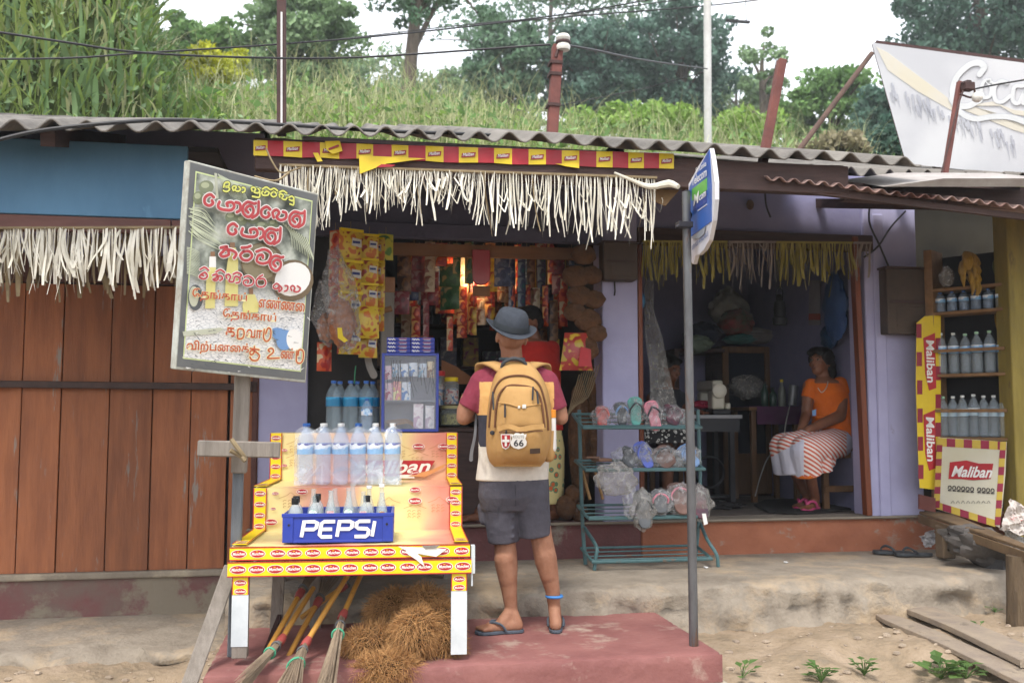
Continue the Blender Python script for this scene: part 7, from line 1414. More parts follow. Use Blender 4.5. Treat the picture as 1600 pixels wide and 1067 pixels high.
def crumpled_sheet(lb, name, P, Y, m, seed):
    b = MB(); c = [at(x, y, Y) for x, y in P]; s = MB(); n = 12
    for j in range(n+1):
        for i in range(n+1):
            u, v = i/n, j/n; q = c[0]*(1-u)*(1-v)+c[1]*u*(1-v)+c[2]*u*v+c[3]*(1-u)*v; s.v.append(tuple(q+V((0, -.03*fnoise(u*4+seed, v*4, 1.1), .01*fnoise(u*5, v*5+seed, 1.0)))))
    s.f = [(j*(n+1)+i, j*(n+1)+i+1, (j+1)*(n+1)+i+1, (j+1)*(n+1)+i) for j in range(n) for i in range(n)]; s.m = [0]*len(s.f)
    return tag(s.build(name, m, solid=.002), lb, 'paper')
M_news = mat('newsprint', '#b5aca6', '#c4bdb6', scale=9, rough=.8, c3='#b07f7a', s3=6, t3=.55, w3=.02)
crumpled_sheet('pinkish folded newspaper hanging off the bench at the stall corner', 'newspaper', [(1580, 778), (1612, 800), (1610, 840), (1562, 826)], 5.55, M_news, 1)
crumpled_sheet('grey paper sheet drooping behind the pinkish newspaper', 'newspaper', [(1565, 825), (1608, 842), (1610, 900), (1578, 856)], 5.6, mat('grey_news', '#8f8b84', '#a09c95', scale=9, rough=.8), 4)
crumpled_sheet('white crumpled printed paper lying beside the bench leg', 'waste_paper', [(1437, 838), (1458, 826), (1470, 846), (1446, 856)], 6.45, mat('white_news', '#bdb9b8', '#8a868a', scale=30, rough=.8), 2)
b = MB(); c = atz(1530, 872, .60); crumple(b, c+V((0, 0, .09)), (.24, .16, .12), 6, .22, R=Matrix.Rotation(rad(18), 3, 'Y')); tag(b.build('tarp_bundle', mat('grey_tarp', '#5f5a57', '#4b4744', scale=6, rough=.8, bump=.4), smooth=True), 'grey crumpled tarp bundle stuffed under the bench', 'tarp')
b = MB(); crumple(b, atz(1556, 896, .5)+V((0, 0, .06)), (.09, .09, .11), 3, .1); tag(b.build('sack', mat('dark_sack', '#4f4d4d', '#434141', scale=9, rough=.8), smooth=True), 'dark rounded sack below the tarp bundle', 'sack')
def floor_slipper(lb, x, y, z, yaw, L=.26, W=.10):
    t = thing('flip_flop', lb, 'flip-flop', atz(x, y, z), rad(yaw), 'black flip-flops left on the ledge'); slipper(t, L, W, SM['black'], SM['black'], Matrix.Identity(4), .022)
floor_slipper('black flip-flop on the ledge, the one nearer the orange plinth', 1394, 865, .556, 62); floor_slipper('black flip-flop on the ledge, the one nearer the bench leg', 1428, 868, .556, 74)
# plank ramps, weeds, litter in front
def plank(lb, a, c, w_, t_):
    a, c = V(a), V(c); d = (c-a); u = V((d.y, -d.x, 0)).normalized()*w_/2; nrm = d.cross(u).normalized(); nrm = nrm if nrm.z > 0 else -nrm
    b = MB(); k = 10; vs = []
    for i in range(k+1):
        s = i/k; p = a+d*s; ww = 1+.05*math.sin(s*9)-(.35 if i == 0 else .08 if i == 1 else 0); bow = V((0, 0, .012*math.sin(s*math.pi)))
        for q in (p-u*ww, p+u*ww, p+u*ww-nrm*t_, p-u*ww-nrm*t_): vs.append(q+bow)
    b.add(vs, [(4*i+j, 4*i+(j+1) % 4, 4*i+4+(j+1) % 4, 4*i+4+j) for i in range(k) for j in range(4)]+[(0, 1, 2, 3), (4*k+3, 4*k+2, 4*k+1, 4*k)])
    return tag(b.build('plank', M_ramp, bevel=.004), lb, 'plank', 'weathered planks laid on the bank')
M_ramp = mat('grey_ramp_wood', '#948674', '#83766a', scale=4, rough=.9, bump=.3, stretch=(2, 2, 2), c3='#6f6458', s3=3, t3=.6)
plank('narrow grey plank lying nearest the viewer on the bank', atz(1378, 958, .33), atz(1625, 1068, .27), .15, .03); plank('wider grey plank behind the narrow one on the bank', atz(1404, 936, .36), atz(1625, 1030, .33), .2, .035)
M_weed = leafmat('weed_leaf', '#4f6b38', '#647f48', .3)
def weed(lb, x, y, n, L, h, seed, name='weed', flat=.6):
    p = atz(x, y, .2); z = float(soil_z(np.array(p.x), np.array(p.y))); p = atz(x, y, z); z = float(soil_z(np.array(p.x), np.array(p.y))); t = thing(name, lb, 'weed', (p.x, p.y, z)); rr = random.Random(seed); b = MB(); sb = MB()
    for k in range(n):
        a = rr.uniform(0, 6.28); hh = h*rr.uniform(.3, 1); d = V((math.cos(a), math.sin(a), 0)); o = d*rr.uniform(.01, L*1.1)+V((0, 0, hh)); l = L*rr.uniform(.6, 1.2); sd_ = V((-d.y, d.x, 0))*l*.36; up_ = V((0, 0, l*rr.uniform(-.1, flat)))
        b.add([o, o+d*l*.4+sd_+up_*.6, o+d*l+up_*.7, o+d*l*.4-sd_+up_*.6], [(0, 1, 2), (0, 2, 3)]); sb.tube([V((0, 0, 0)), o*.6+V((0, 0, hh*.2)), o], .002, 4)
    b.build('leaves', M_weed, t); sb.build('stem', M_weed, t)
for lb, x, y, n, L, h, sd_ in (('small leafy weed in the corner below the tarp bundle', 1490, 938, 14, .07, .10, 1), ('broad leaved weed cluster at the lower edge beside the planks', 1470, 1056, 22, .09, .08, 2), ('leafy weed under the plank ends at the bottom edge', 1510, 1072, 18, .09, .08, 9), ('small weed with two bright leaves beside the red step', 1160, 1060, 7, .06, .07, 3), ('tuft of grassy weed on the sandy slope', 1283, 1048, 26, .05, .08, 4), ('low green weed between the sandy gully and the planks', 1350, 1056, 24, .05, .08, 5), ('tiny weed by the corner of the ledge and step', 1118, 966, 12, .03, .05, 6), ('small weed below the plank near the stump', 1555, 962, 10, .06, .06, 7), ('small weed in the shade left of the stump', 1528, 985, 8, .05, .05, 8)): weed(lb, x, y, n, L, h, sd_)
random.seed(31)
ns = 260; xs = [random.uniform(1.9, 5.5) for _ in range(ns)]; b = MB()
for k in range(ns):
    x = xs[k]; y = random.uniform(4.3, 5.5); z = float(soil_z(np.array(x), np.array(y))); r = random.choice((.004, .006, .008, .012, .02)); b.ell((x, y, z+r*.2), (r*1.3, r, r*.7), 0, None, 6, 4)
for k in range(160):
    x = random.uniform(-2.6, -.6); y = random.uniform(5.1, 5.6); z = float(soil_z(np.array(x), np.array(y))); r = random.choice((.004, .006, .01, .018)); b.ell((x, y, z+r*.2), (r*1.3, r, r*.7), 0, None, 6, 4)
stuff(b.build('gravel', mat('pebble', '#a3937f', '#85776a', scale=20, rough=.95, island=.3), smooth=True))
for lb, x, y, c_ in (('tiny white paper scrap on the ledge below the orange plinth', 1228, 878, '#c9c9c9'), ('tiny white scrap on the ledge edge beside the slim pole', 1103, 886, '#c9c9c9'), ('tiny white scrap on the sandy slope', 1310, 955, '#cfcfcf'), ('yellow sweet wrapper on the soil by the red step', 1108, 970, '#c9b23a'), ('pale scrap on the ledge near the seated woman', 1222, 862, '#c9c9c9')):
    z = .552 if y < 900 else .3; p = atz(x, y, z)
    if y > 900: z = float(soil_z(np.array(p.x), np.array(p.y)))+.008; p = atz(x, y, z)
    b = MB(); crumple(b, p, (.014, .012, .006), x, .3, 8, 6); tag(b.build('litter_scrap', mat('scrap_'+c_[1:], c_, rough=.7)), lb, 'scrap')
# ================================================================ PEOPLE
M_skin = mat('skin_tan', '#9c725b', '#8c624c', scale=14, rough=.62, sss=.1, spec=.22, bump=.12, bscale=70); M_skind = mat('skin_brown', '#82563f', '#754b36', scale=9, rough=.5, sss=.08, spec=.35)
M_hair = mat('black_hair', '#151313', '#1d1918', scale=60, rough=.75, spec=.15, stretch=(1, 1, .2)); M_eyew = mat('eye_white', '#8f867e', rough=.2); M_eyed = mat('eye_dark', '#1a1210', rough=.15); M_lip = mat('lip', '#6d3f38', rough=.4)
def frame(f, roll=0):          # columns: right-hand side, forward, up of a head looking along f
    f = V(f).normalized(); r = f.cross(V((0, 0, 1))).normalized(); u = r.cross(f); R = Matrix((r, f, u)).transposed()
    return R@Matrix.Rotation(roll, 3, 'Y')
def add_head(b, c, R, s=1.0):  # s=1: head 0.23 m tall; skull, face, jaw, nose, lips, ears
    q = lambda x, y, z: V(c)+R@V((x*s, y*s, z*s))
    b.ell(q(0, -.012, .022), (.074*s, .094*s, .092*s), 0, R); b.ell(q(0, .022, -.02), (.062*s, .068*s, .088*s), 0, R); b.ell(q(0, .042, -.075), (.042*s, .042*s, .036*s), 0, R)
    b.cap(q(0, .086, .012), .011*s, q(0, .104, -.022), .014*s); b.ell(q(0, .088, -.058), (.024*s, .012*s, .010*s), 0, R); b.ell(q(0, .082, .030), (.05*s, .016*s, .012*s), 0, R)
    for e in (-1, 1): b.ell(q(e*.076, -.008, -.008), (.010*s, .020*s, .031*s), 0, R); b.ell(q(e*.040, .062, -.025), (.024*s, .02*s, .022*s), 0, R)
def add_face(t, c, R, s=1.0):
    q = lambda x, y, z: V(c)+R@V((x*s, y*s, z*s))
    for e in (-1, 1):
        b = WB(); b.ell(q(e*.031, .080, .010), (.014*s, .008*s, .008*s), 0, R, 10, 7); b.ell(q(e*.031, .0865, .010), (.0065*s, .004*s, .0065*s), 1, R, 8, 5); b.build('eye', [M_eyew, M_eyed], t, smooth=True)
        b = WB(); b.tube([q(e*.015, .092, .027), q(e*.032, .090, .034), q(e*.050, .078, .028)], .0038*s, 6, sub=2); b.build('eyebrow', M_hair, t)
    b = WB(); b.ell(q(0, .0965, -.058), (.021*s, .006*s, .0065*s), 0, R, 12, 7); b.build('lips', M_lip, t, smooth=True)
def add_hand(b, wrist, dirv, palmn, L=.18, curl=.5, side=1):
    """palm, five separate bent fingers; dirv runs from wrist to fingers, palmn is the palm's normal (fingers curl towards it)"""
    d = V(dirv).normalized(); n = V(palmn); n = (n-d*n.dot(d)).normalized(); x = d.cross(n)*side; w_ = V(wrist)
    pw = L*.48
    for k in (-1, -.33, .33, 1): b.cap(w_+x*k*L*.10, L*.085, w_+d*pw+x*k*L*.17, L*.068, 8)
    for k, ln in zip((-1, -.33, .33, 1), (.40, .47, .50, .42)):
        p = w_+d*pw+x*k*L*.175; a = 0
        for seg, fr in enumerate((.45, .32, .23)):
            a += curl*(.7 if seg == 0 else 1); dd = d*math.cos(a)+n*math.sin(a); q = p+dd*L*ln*fr*1.15; b.cap(p, L*(.052-.006*seg), q, L*(.046-.007*seg), 8); p = q
    p = w_+d*pw*.25+x*-1*L*.14; q = p+(d*.6-x*.7+n*.3).normalized()*L*.22; b.cap(p, L*.07, q, L*.055, 8); r = q+(d*.9-x*.1+n*.5).normalized()*L*.2; b.cap(q, L*.054, r, L*.042, 8)
# ---------------------------------------------------------------- the man with the backpack
MD = 5.2
def mp(x, y, d=0): return atd(x, y, MD+d)
mf = atz(835, 982, .392); man = thing('person', 'man seen from behind in dark hat, maroon and white shirt and grey shorts', 'person', (mf.x, mf.y, .392))
heelL, ankL, ballL, toeL = atz(808, 976, .432), mp(799, 953), atz(765, 980, .425), atz(746, 979, .417)
heelR, ankR = atz(868, 976, .432), mp(866, 948, .03); ballR = heelR+V((.035, .15, -.006)); toeR = heelR+V((.045, .20, -.012))
sec = [(750, .196, .120, 800), (715, .190, .122, 803), (660, .194, .128, 804), (620, .208, .128, 803), (597, .200, .112, 802), (580, .125, .085, 801), (566, .072, .070, 800)]
def torso(b, g=0): b.loft([(mp(x, y), rx+g, ry+g) for y, rx, ry, x in sec])
b = MB(); torso(b, -.012); HC = mp(799, 527, -.01); HR = frame((.05, 1, .12), rad(5))
b.cap(mp(800, 572, .02), .062, mp(799, 545), .058); add_head(b, HC, HR, 1.02)
b.chain([mp(749, 600), mp(725, 652), mp(757, 640, .25)], [.054, .043, .030]); b.chain([mp(856, 600), mp(876, 652), mp(852, 640, .25)], [.054, .043, .030])
b.cap(mp(733, 624), .048, mp(726, 645), .046); b.cap(mp(868, 624), .048, mp(874, 645), .046)
add_hand(b, mp(757, 640, .25), (.7, .7, .1), (.6, -.2, -.5), .18, .35, 1); add_hand(b, mp(852, 640, .25), (-.7, .7, .1), (-.6, -.2, -.5), .18, .35, -1)
b.ell(mp(804, 758), (.185, .12, .12))
b.chain([mp(782, 768), mp(789, 846), mp(791, 880, .004), mp(796, 925), ankL, heelL], [.085, .060, .064, .043, .034, .034]); b.cap(mp(789, 872, -.012), .060, mp(793, 905, -.006), .050)
b.chain([mp(830, 768), mp(846, 840), mp(853, 875, .01), mp(863, 920, .02), ankR, heelR], [.085, .060, .063, .042, .033, .034]); b.cap(mp(852, 866, -.004), .058, mp(857, 898, .005), .049)
for h_, bl_, to, an, sg in ((heelL, ballL, toeL, ankL, 1), (heelR, ballR, toeR, ankR, -1)):
    b.cap(an, .036, ex(h_, bl_, .55)+V((0, 0, .018)), .034); b.cap(h_, .033, bl_, .030); dv = (bl_-h_).normalized(); sv = V((-dv.y, dv.x, 0))
    for k in range(5): p0 = bl_+sv*(k-2)*.0175; b.cap(p0, .016, p0+dv*(.062-.006*k if sg > 0 else .04+.006*k)+V((0, 0, -.004)), .0115 if k else .013, 8)
    b.cap(bl_+sv*.022, .024, bl_-sv*.022, .022, 8)
remeshed(b, 'body', M_skin, man, .0062, 5)
# shirt, shaded by colour block
zz = lambda y: mp(802, y).z
cx_ = mp(803, 650).x
def shirt_col(co):
    ax = np.abs(co[:, 0]-cx_); z = co[:, 2]; m = np.zeros(len(co), int); m[z < zz(598)] = 1; m[z < zz(648)] = 2; m[z < zz(697)] = 3
    m[(ax > .196) & (z > zz(646))] = 0; return m
b = MB(); torso(b, .004)
b.cap(mp(755, 598), .074, mp(733, 638, .0), .066, 16, flat1=True); b.cap(mp(852, 598), .074, mp(869, 641), .066, 16, flat1=True); b.cap(mp(770, 590), .075, mp(755, 600), .074); b.cap(mp(835, 590), .075, mp(852, 600), .074)
b.cap(mp(800, 575, .02), .070, mp(800, 562, .015), .066, 16, flat1=True)
M_fab = [mat('shirt_maroon', '#803042', '#74293a', scale=30, rough=.9, bump=.45, bscale=16), mat('shirt_mustard', '#d3a568', '#c99a5c', scale=30, rough=.9, bump=.2, bscale=14), mat('shirt_navy', '#33333f', '#2c2c37', scale=30, rough=.9, bump=.2, bscale=14), mat('shirt_white', '#c9c2b7', '#bdb6ab', scale=30, rough=.9, bump=.3, bscale=12)]
sh_ = remeshed(b, 'shirt', M_fab, man, .0065, 4, shirt_col)
b = WB(); b.tube([mp(800, 561, .012)+V((.064*math.cos(a), .064*math.sin(a), .004*math.sin(a))) for a in [2*math.pi*k/20 for k in range(20)]], .009, 7, closed=True); b.build('collar', mat('shirt_collar_grey', '#4a565c', rough=.9), man, smooth=True)
b = WB(); b.add([mp(747, 690, -.12), mp(757, 715, -.13), mp(758, 730, -.13), mp(752, 718, -.125)], [(0, 1, 2, 3)]); b.build('shirt_stripe', M_fab[3], man)
b = MB(); b.ell(mp(803, 762), (.196, .128, .095)); b.chain([mp(782, 772), mp(787, 846)], [.102, .086], 18, flat=True); b.chain([mp(829, 772), mp(837, 837)], [.102, .085], 18, flat=True); b.loft([(mp(803, 796), .175, .10), (mp(803, 775), .196, .128), (mp(803, 748), .192, .122)])
for y in (800, 818, 832): b.cap(mp(768, y, -.06), .010, mp(803, y+7, -.075), .008, 8); b.cap(mp(822, y-3, -.06), .009, mp(855, y-9, -.05), .009, 8)
b.cap(mp(754, 792), .030, mp(756, 812), .028)
remeshed(b, 'shorts', mat('shorts_grey', '#4a4850', '#413f47', scale=20, rough=.92, bump=.6, bscale=13), man, .0068, 4)
b = WB(); b.tube([mp(762, 795, -.095), mp(762, 800, -.095), mp(778, 803, -.105), mp(779, 780, -.105)], .0022, 5); b.tube([mp(805, 757, -.133), mp(806, 790, -.118)], .002, 5); b.build('pocket_seam', mat('seam_dark', '#35333a', rough=.9), man)
b = WB(); c = mp(866, 931, .022); b.tube([c+V((.042*math.cos(a), .042*math.sin(a), 0)) for a in [2*math.pi*k/18 for k in range(18)]], .008, 7, closed=True); b.build('ankle_band', mat('blue_band', '#3a78b8', rough=.6), man, smooth=True)
M_flop = mat('flipflop_grey', '#4c5560', '#424a54', scale=20, rough=.7)
def flop(h_, bl_, to, label):
    d = (bl_-h_); d.z = 0; L = d.length*1.75; d.normalize(); c = ex(h_, bl_, .62); c.z = .394; Rm = Matrix.Translation(c)@Matrix(((d.y, d.x, 0, 0), (-d.x, d.y, 0, 0), (0, 0, 1, 0), (0, 0, 0, 1)))
    b = WB(); b.slab([Rm@V((x, y, 0)) for x, y in sole_outline(L, .105)], (0, 0, .016)); o = b.build('flip_flop', M_flop, man, bevel=.003)
    b = WB()
    for e in (-1, 1): b.tube([Rm@V((e*.040, -L*.10, .016)), Rm@V((e*.042, .0, .05)), Rm@V((e*.02, L*.16, .062)), Rm@V((0, L*.27, .038)), Rm@V((0, L*.29, .016))], .0065, 6, sub=3)
    b.build('strap', M_flop, o, smooth=True)
    for ch in o.children: ch.location = -o.location
flop(heelL, ballL, toeL, ''); flop(heelR, ballR, toeR, '')
# hat
HB = mp(798, 512, -.01); hu = V((.14, -.34, .93)).normalized(); hxv = hu.cross(V((0, 1, .2))).normalized(); hR = Matrix((hxv, hu.cross(hxv), hu)).transposed()
b = WB(); prof = [(.106, -.012), (.104, .01), (.098, .045), (.088, .078), (.07, .098), (.04, .102), (.012, .092)]
b.lathe(prof, 28, HB, 0, hR, .92, 1.08); M_hat = mat('hat_felt', '#3c414a', '#32373f', scale=14, rough=.95, bump=.2, bscale=60); hat = b.build('hat', M_hat, man, smooth=True, sharp=0)
b = WB(); vs = []; n = 36
for r0, dz in ((.098, -.004), (.122, -.008), (.144, -.006), (.148, -.001), (.144, .001), (.122, -.003), (.099, .001)):
    for j in range(n):
        a = 2*math.pi*j/n; curl = (.028*math.cos(a)**2-.012*math.sin(a)**2)*((r0-.098)/.05)**1.5; q = HB+hR@V((r0*.94*math.cos(a), r0*1.08*math.sin(a), dz+curl-.006)); vs.append(q)
b.add(vs, [(i*n+j, i*n+(j+1) % n, ((i+1) % 7)*n+(j+1) % n, ((i+1) % 7)*n+j) for i in range(7) for j in range(n)]); br_ = b.build('brim', M_hat, hat, smooth=True)
b = WB(); vs = []
for r0, z in ((.1085, .0), (.1075, .030)):
    for j in range(n): a = 2*math.pi*j/n; vs.append(HB+hR@V((r0*.92*math.cos(a), r0*1.08*math.sin(a), z)))
b.add(vs, [(j, (j+1) % n, n+(j+1) % n, n+j) for j in range(n)]); bd_ = b.build('hat_band', mat('hat_band_dark', '#2e3338', rough=.8), hat, smooth=True)
b = MB(); 
b.ell(mp(799, 535, -.045), (.052, .046, .022)); b.ell(mp(799, 526, -.02), (.074, .070, .034))
remeshed(b, 'hair', M_hair, man, .006, 2)
# ---- backpack
BS = [(729, 36, .10, 808), (722, 44, .15, 808), (705, 50, .185, 809), (680, 52, .20, 811), (640, 51, .195, 812), (605, 45, .165, 811), (585, 36, .12, 809), (572, 27, .08, 808), (565, 18, .05, 808)]
BD0 = -.105       # plane where the bag touches the back (offset from MD)
def bag_d(x, y, lift=.004):
    ys = [s[0] for s in BS][::-1]; hw = np.interp(y, ys, [s[1] for s in BS][::-1]); dp = np.interp(y, ys, [s[2] for s in BS][::-1]); c = np.interp(y, ys, [s[3] for s in BS][::-1])
    u = min(.98, abs(x-c)/hw); return BD0-dp*(1-u**3.2)**(1/3.2)*1.0-lift
def bg(x, y, lift=.004): return mp(x, y, bag_d(x, y, lift))
p = mp(810, 729, -.2); bag = thing('backpack', 'tan canvas backpack with brown piping and two shield badges', 'backpack', p)
M_can = mat('tan_canvas', '#b38c57', '#a57f4b', scale=7, rough=.85, bump=.3, bscale=10, c3='#8f6633', s3=3, t3=.66); M_pip = mat('brown_piping', '#6a452c', '#5c3b25', rough=.8); M_blk = mat('black_webbing', '#26262a', rough=.7)
b = WB(); vs = []; n = 30
for y, hw, dp, cx in BS:
    k = (MD-.1)/F
    for j in range(n):
        a = 2*math.pi*j/n; ca, sa = math.cos(a), math.sin(a); e = 2/3.2; u = math.copysign(abs(ca)**e, ca); v = math.copysign(abs(sa)**e, sa)
        vs.append(mp(cx+hw*u, y, BD0-dp*max(v, -.12) if v > 0 else BD0-dp*.12*v))
m_ = len(BS); b.add(vs, [(i*n+j, i*n+(j+1) % n, (i+1)*n+(j+1) % n, (i+1)*n+j) for i in range(m_-1) for j in range(n)]+[tuple(range(n)), tuple(range(m_*n-1, (m_-1)*n-1, -1))]); b.build('bag_body', M_can, bag, smooth=True, sharp=0, sub=1)
def pipe(name, P, r, m, lift=.004, sub=5): b = WB(); b.tube([bg(x, y, lift) for x, y in P], r, 7, sub=sub); return b.build(name, m, bag, smooth=True)
pipe('piping', [(764, 668), (766, 640), (771, 612), (782, 594), (800, 587), (824, 588), (842, 600), (851, 625), (856, 655), (857, 672)], .0055, M_pip)
def raised(name, P, lift, m, nx=10, edge=.012):          # a pocket: a padded patch standing off the bag
    b = WB(); (x0, x1, y0, y1, tp) = P; vs = []; ny = 12
    for j in range(ny+1):
        for i in range(nx+1):
            u, v = i/nx, j/ny; w_ = (1-tp*(1-v)**2.5); x = (x0+x1)/2+(u-.5)*(x1-x0)*w_; y = y0+(y1-y0)*v; e = min(1, min(u, 1-u, v*1.2, (1-v)*1.2)*7); vs.append(bg(x, y, lift*(e**.5)+.0005+.003*math.sin(u*9+v*5)*e))
    b.add(vs, [(j*(nx+1)+i, j*(nx+1)+i+1, (j+1)*(nx+1)+i+1, (j+1)*(nx+1)+i) for j in range(ny) for i in range(nx)]); return b.build(name, m, bag, smooth=True)
raised('front_panel', (774, 850, 600, 672, .45), .022, M_can); raised('lower_pocket', (776, 851, 664, 722, .0), .026, M_can)
pipe('piping', [(773, 668), (775, 640), (780, 616), (793, 603), (812, 602), (832, 606), (843, 618), (848, 640), (851, 668)], .0055, M_pip, .010)
b = WB(); b.rib([bg(x, y, .032) for x, y in ((778, 670), (795, 666), (812, 671), (830, 668), (850, 666))], .026, (0, -1, 0), sub=4, roundcap=False); b.build('pocket_flap', M_can, bag, solid=.006)
pipe('zip_line', [(780, 675), (800, 675), (825, 674), (848, 673)], .0026, M_pip, .033)
pipe('compression_strap', [(779, 629), (795, 631), (812, 636), (826, 634), (845, 631)], .0042, M_can, .026); b = WB(); b.box(bg(819, 635, .032), (.020, .008, .020)); b.box(bg(811, 636, .032), (.012, .006, .014)); b.build('buckle', mat('buckle_white', '#c9c7c0', rough=.4), bag, bevel=.002)
b = WB()
for P in (((770, 612), (771, 640)), ((789, 631), (789, 652)), ((833, 604), (832, 625)), ((839, 611), (841, 631)), ((791, 672), (790, 690))): b.bar(bg(*P[0], .036), bg(*P[1], .036), .009, .006, up=(0, 1, 0))
b.build('zip_pull', M_blk, bag, bevel=.001)
b = WB(); b.lathe([(.012, 0), (.012, .006), (.006, .008)], 14, bg(769, 676, .006), R=Matrix.Rotation(rad(90), 3, 'X')); b.build('eyelet', M_blk, bag)
b = WB(); b.tube([mp(784, 574, -.16), mp(788, 566, -.17), mp(803, 560, -.175), mp(818, 565, -.17), mp(823, 573, -.16)], .0095, 8, sub=4); b.build('grab_handle', mat('handle_grey', '#3a3c40', rough=.8), bag, smooth=True)
def badge(P, m, lift): b = WB(); b.slab([bg(x, y, lift) for x, y in P], (0, -.002, 0)); return b.build('badge', m, bag)
M_bw = mat('badge_white', '#d5d2cc', rough=.6)
badge([(782.5, 678), (798.5, 678), (798, 692), (795, 699), (790, 702), (785, 699), (783, 692)], M_bw, .040); badge([(784, 679.5), (797, 679.5), (796.5, 692), (794, 697.5), (790, 700), (786, 697.5), (784.5, 692)], mat('badge_crimson', '#a3282c', rough=.6), .0425)
b = WB(); b.slab([bg(x, y, .0455) for x, y in ((788.6, 681), (792, 681), (792, 697), (788.6, 697))], (0, -.0015, 0)); b.slab([bg(x, y, .0475) for x, y in ((784.8, 686.5), (796, 686.5), (796, 690.5), (784.8, 690.5))], (0, -.0015, 0)); b.build('badge_cross', M_bw, bag)
sp = [(809.5, 676.5), (813, 678), (817, 676.5), (820, 679), (822.5, 677.5), (822, 682), (820.5, 685), (823, 690), (822, 696), (817, 699.5), (810, 701.5), (803, 699.5), (798.5, 696), (798, 690), (800.5, 685), (799, 681), (799, 677.5), (802, 679), (805.5, 676.5)]
badge(sp, M_bw, .041)
b = WB(); o = bg(803, 697, .0455); put_text(b, '66', o, bg(818, 697, .0455)-o, bg(803, 687, .0455)-o, 0, bold=.01); b.build('lettering', M_blk, bag)
b = WB(); o = bg(801.5, 684.5, .0455); put_text(b, 'ROUTE', o, bg(819, 684.5, .0455)-o, bg(801.5, 680, .0455)-o, 0); b.build('lettering', mat('badge_grey_ink', '#8a8a88', rough=.6), bag)
b = WB(); b.slab([bg(x, y, .033) for x, y in ((828, 701), (844, 700), (844, 708), (828, 709))], (0, -.002, 0)); b.build('logo_patch', mat('patch_dark', '#4a3a30', rough=.7), bag)
for sg, P in ((-1, [(788, 580, -.15), (775, 571, -.10), (760, 567, -.01), (752, 576, .12), (757, 620, .16)]), (1, [(820, 580, -.15), (832, 571, -.10), (845, 568, -.01), (852, 577, .12), (848, 620, .16)])):
    b = WB(); c = catmull([mp(*q) for q in P], 5); k = len(c); vs = []
    for i, q in enumerate(c): vs += [q+V((-.036, 0, .004*sg)), q+V((.036, 0, -.004*sg))]
    b.add(vs, [(2*i, 2*i+1, 2*i+3, 2*i+2) for i in range(k-1)]); b.build('shoulder_strap', M_can, bag, smooth=True, solid=.014)
b = WB(); b.rib([mp(744, 648, .0), mp(742, 680, -.02), mp(737, 705, -.02), mp(736, 718, -.02)], [.012, .02], (0, -1, 0), sub=4); b.build('loose_strap', mat('grey_webbing', '#6d6d70', rough=.8), bag, solid=.003)
t = thing('sports_bottle', 'white drinking bottle with orange cap in the side pocket of the backpack', 'bottle', mp(862, 715, -.13)); b = WB(); b.cap(mp(862, 700, -.13), .026, mp(861, 655, -.13), .026, 14); b.build('body', M_bw, t, smooth=True); b = WB(); b.cap(mp(861, 652, -.13), .027, mp(861, 640, -.13), .026, 14, flat0=True, flat1=True); b.build('cap', mat('orange_cap', '#d98a2a', rough=.4), t)
b = WB(); b.cap(mp(857, 712, -.13), .034, mp(858, 672, -.13), .034, 14, flat1=True); b.build('side_pocket', M_can, bag, smooth=True)
# ---------------------------------------------------------------- shopkeeper behind the customer
YK = 6.98
def kp(x, y, d=0): return at(x, y, YK+d)
kt = thing('person', 'shopkeeper in red shirt and yellow floral skirt standing behind the man with the backpack', 'person', (kp(845, 700).x, YK, .80))
b = MB(); b.loft([(kp(846, 690), .15, .11), (kp(846, 640), .13, .1), (kp(842, 585), .15, .1), (kp(840, 550), .155, .09), (kp(838, 532), .08, .07)])
KH = kp(825, 503, -.02); KR = frame((-.75, -.45, -.12)); b.cap(kp(838, 540), .052, kp(830, 515), .048); add_head(b, KH, KR, .98)
b.chain([kp(866, 545), kp(860, 592, -.03), kp(835, 620, -.16)], [.048, .038, .028]); b.chain([kp(812, 552), kp(800, 600, .02), kp(790, 640, -.1)], [.046, .036, .028]); add_hand(b, kp(835, 620, -.16), (-.9, -.3, 0), (0, .2, -1), .165, .4); add_hand(b, kp(790, 640, -.1), (-.5, -.8, 0), (0, .2, -1), .165, .4, -1)
b.ell(kp(846, 690), (.155, .12, .1))
for hpx, fx in ((832, 748), (860, 866)):
    fb_ = V((at(fx, 800, YK-.05).x, YK-.05, .86)); b.chain([kp(hpx, 700), ex(kp(hpx, 700), fb_, .5)+V((0, -.03, 0)), fb_], [.085, .055, .036]); tip = fb_+V((-.13, -.10, -.035)); b.cap(fb_+V((.01, 0, -.03)), .033, tip, .024)
    for k in range(5): q = tip+V((.012*(k-2), -.016*(k-2), 0)); b.cap(q, .013, q+V((-.035, -.028, -.006)), .009, 7)
remeshed(b, 'body', M_skind, kt, .0075, 4); add_face(kt, KH, KR, .98)
b = MB(); b.loft([(kp(846, 672), .165, .125), (kp(846, 640), .148, .115), (kp(842, 585), .166, .115), (kp(840, 552), .165, .10), (kp(838, 534), .095, .08)]); b.cap(kp(862, 545), .064, kp(861, 578, -.02), .058, 14, flat1=True); b.cap(kp(815, 552), .060, kp(803, 584), .056, 14, flat1=True); remeshed(b, 'shirt', mat('shirt_red', '#c22a20', '#b0251d', scale=12, rough=.9, bump=.2), kt, .008, 4)
def floral(n, L, co):
    t = n.new('ShaderNodeTexVoronoi'); t.inputs['Scale'].default_value = 16; L.new(co, t.inputs[0]); r = ramp(n, [(0, '#c9653a'), (.22, '#c9653a'), (.25, '#5f8a6a'), (.34, '#5f8a6a'), (.37, '#d3c58a'), (1, '#d8cc9a')], 'CONSTANT'); L.new(t.outputs['Distance'], r.inputs[0]); return r.outputs[0]
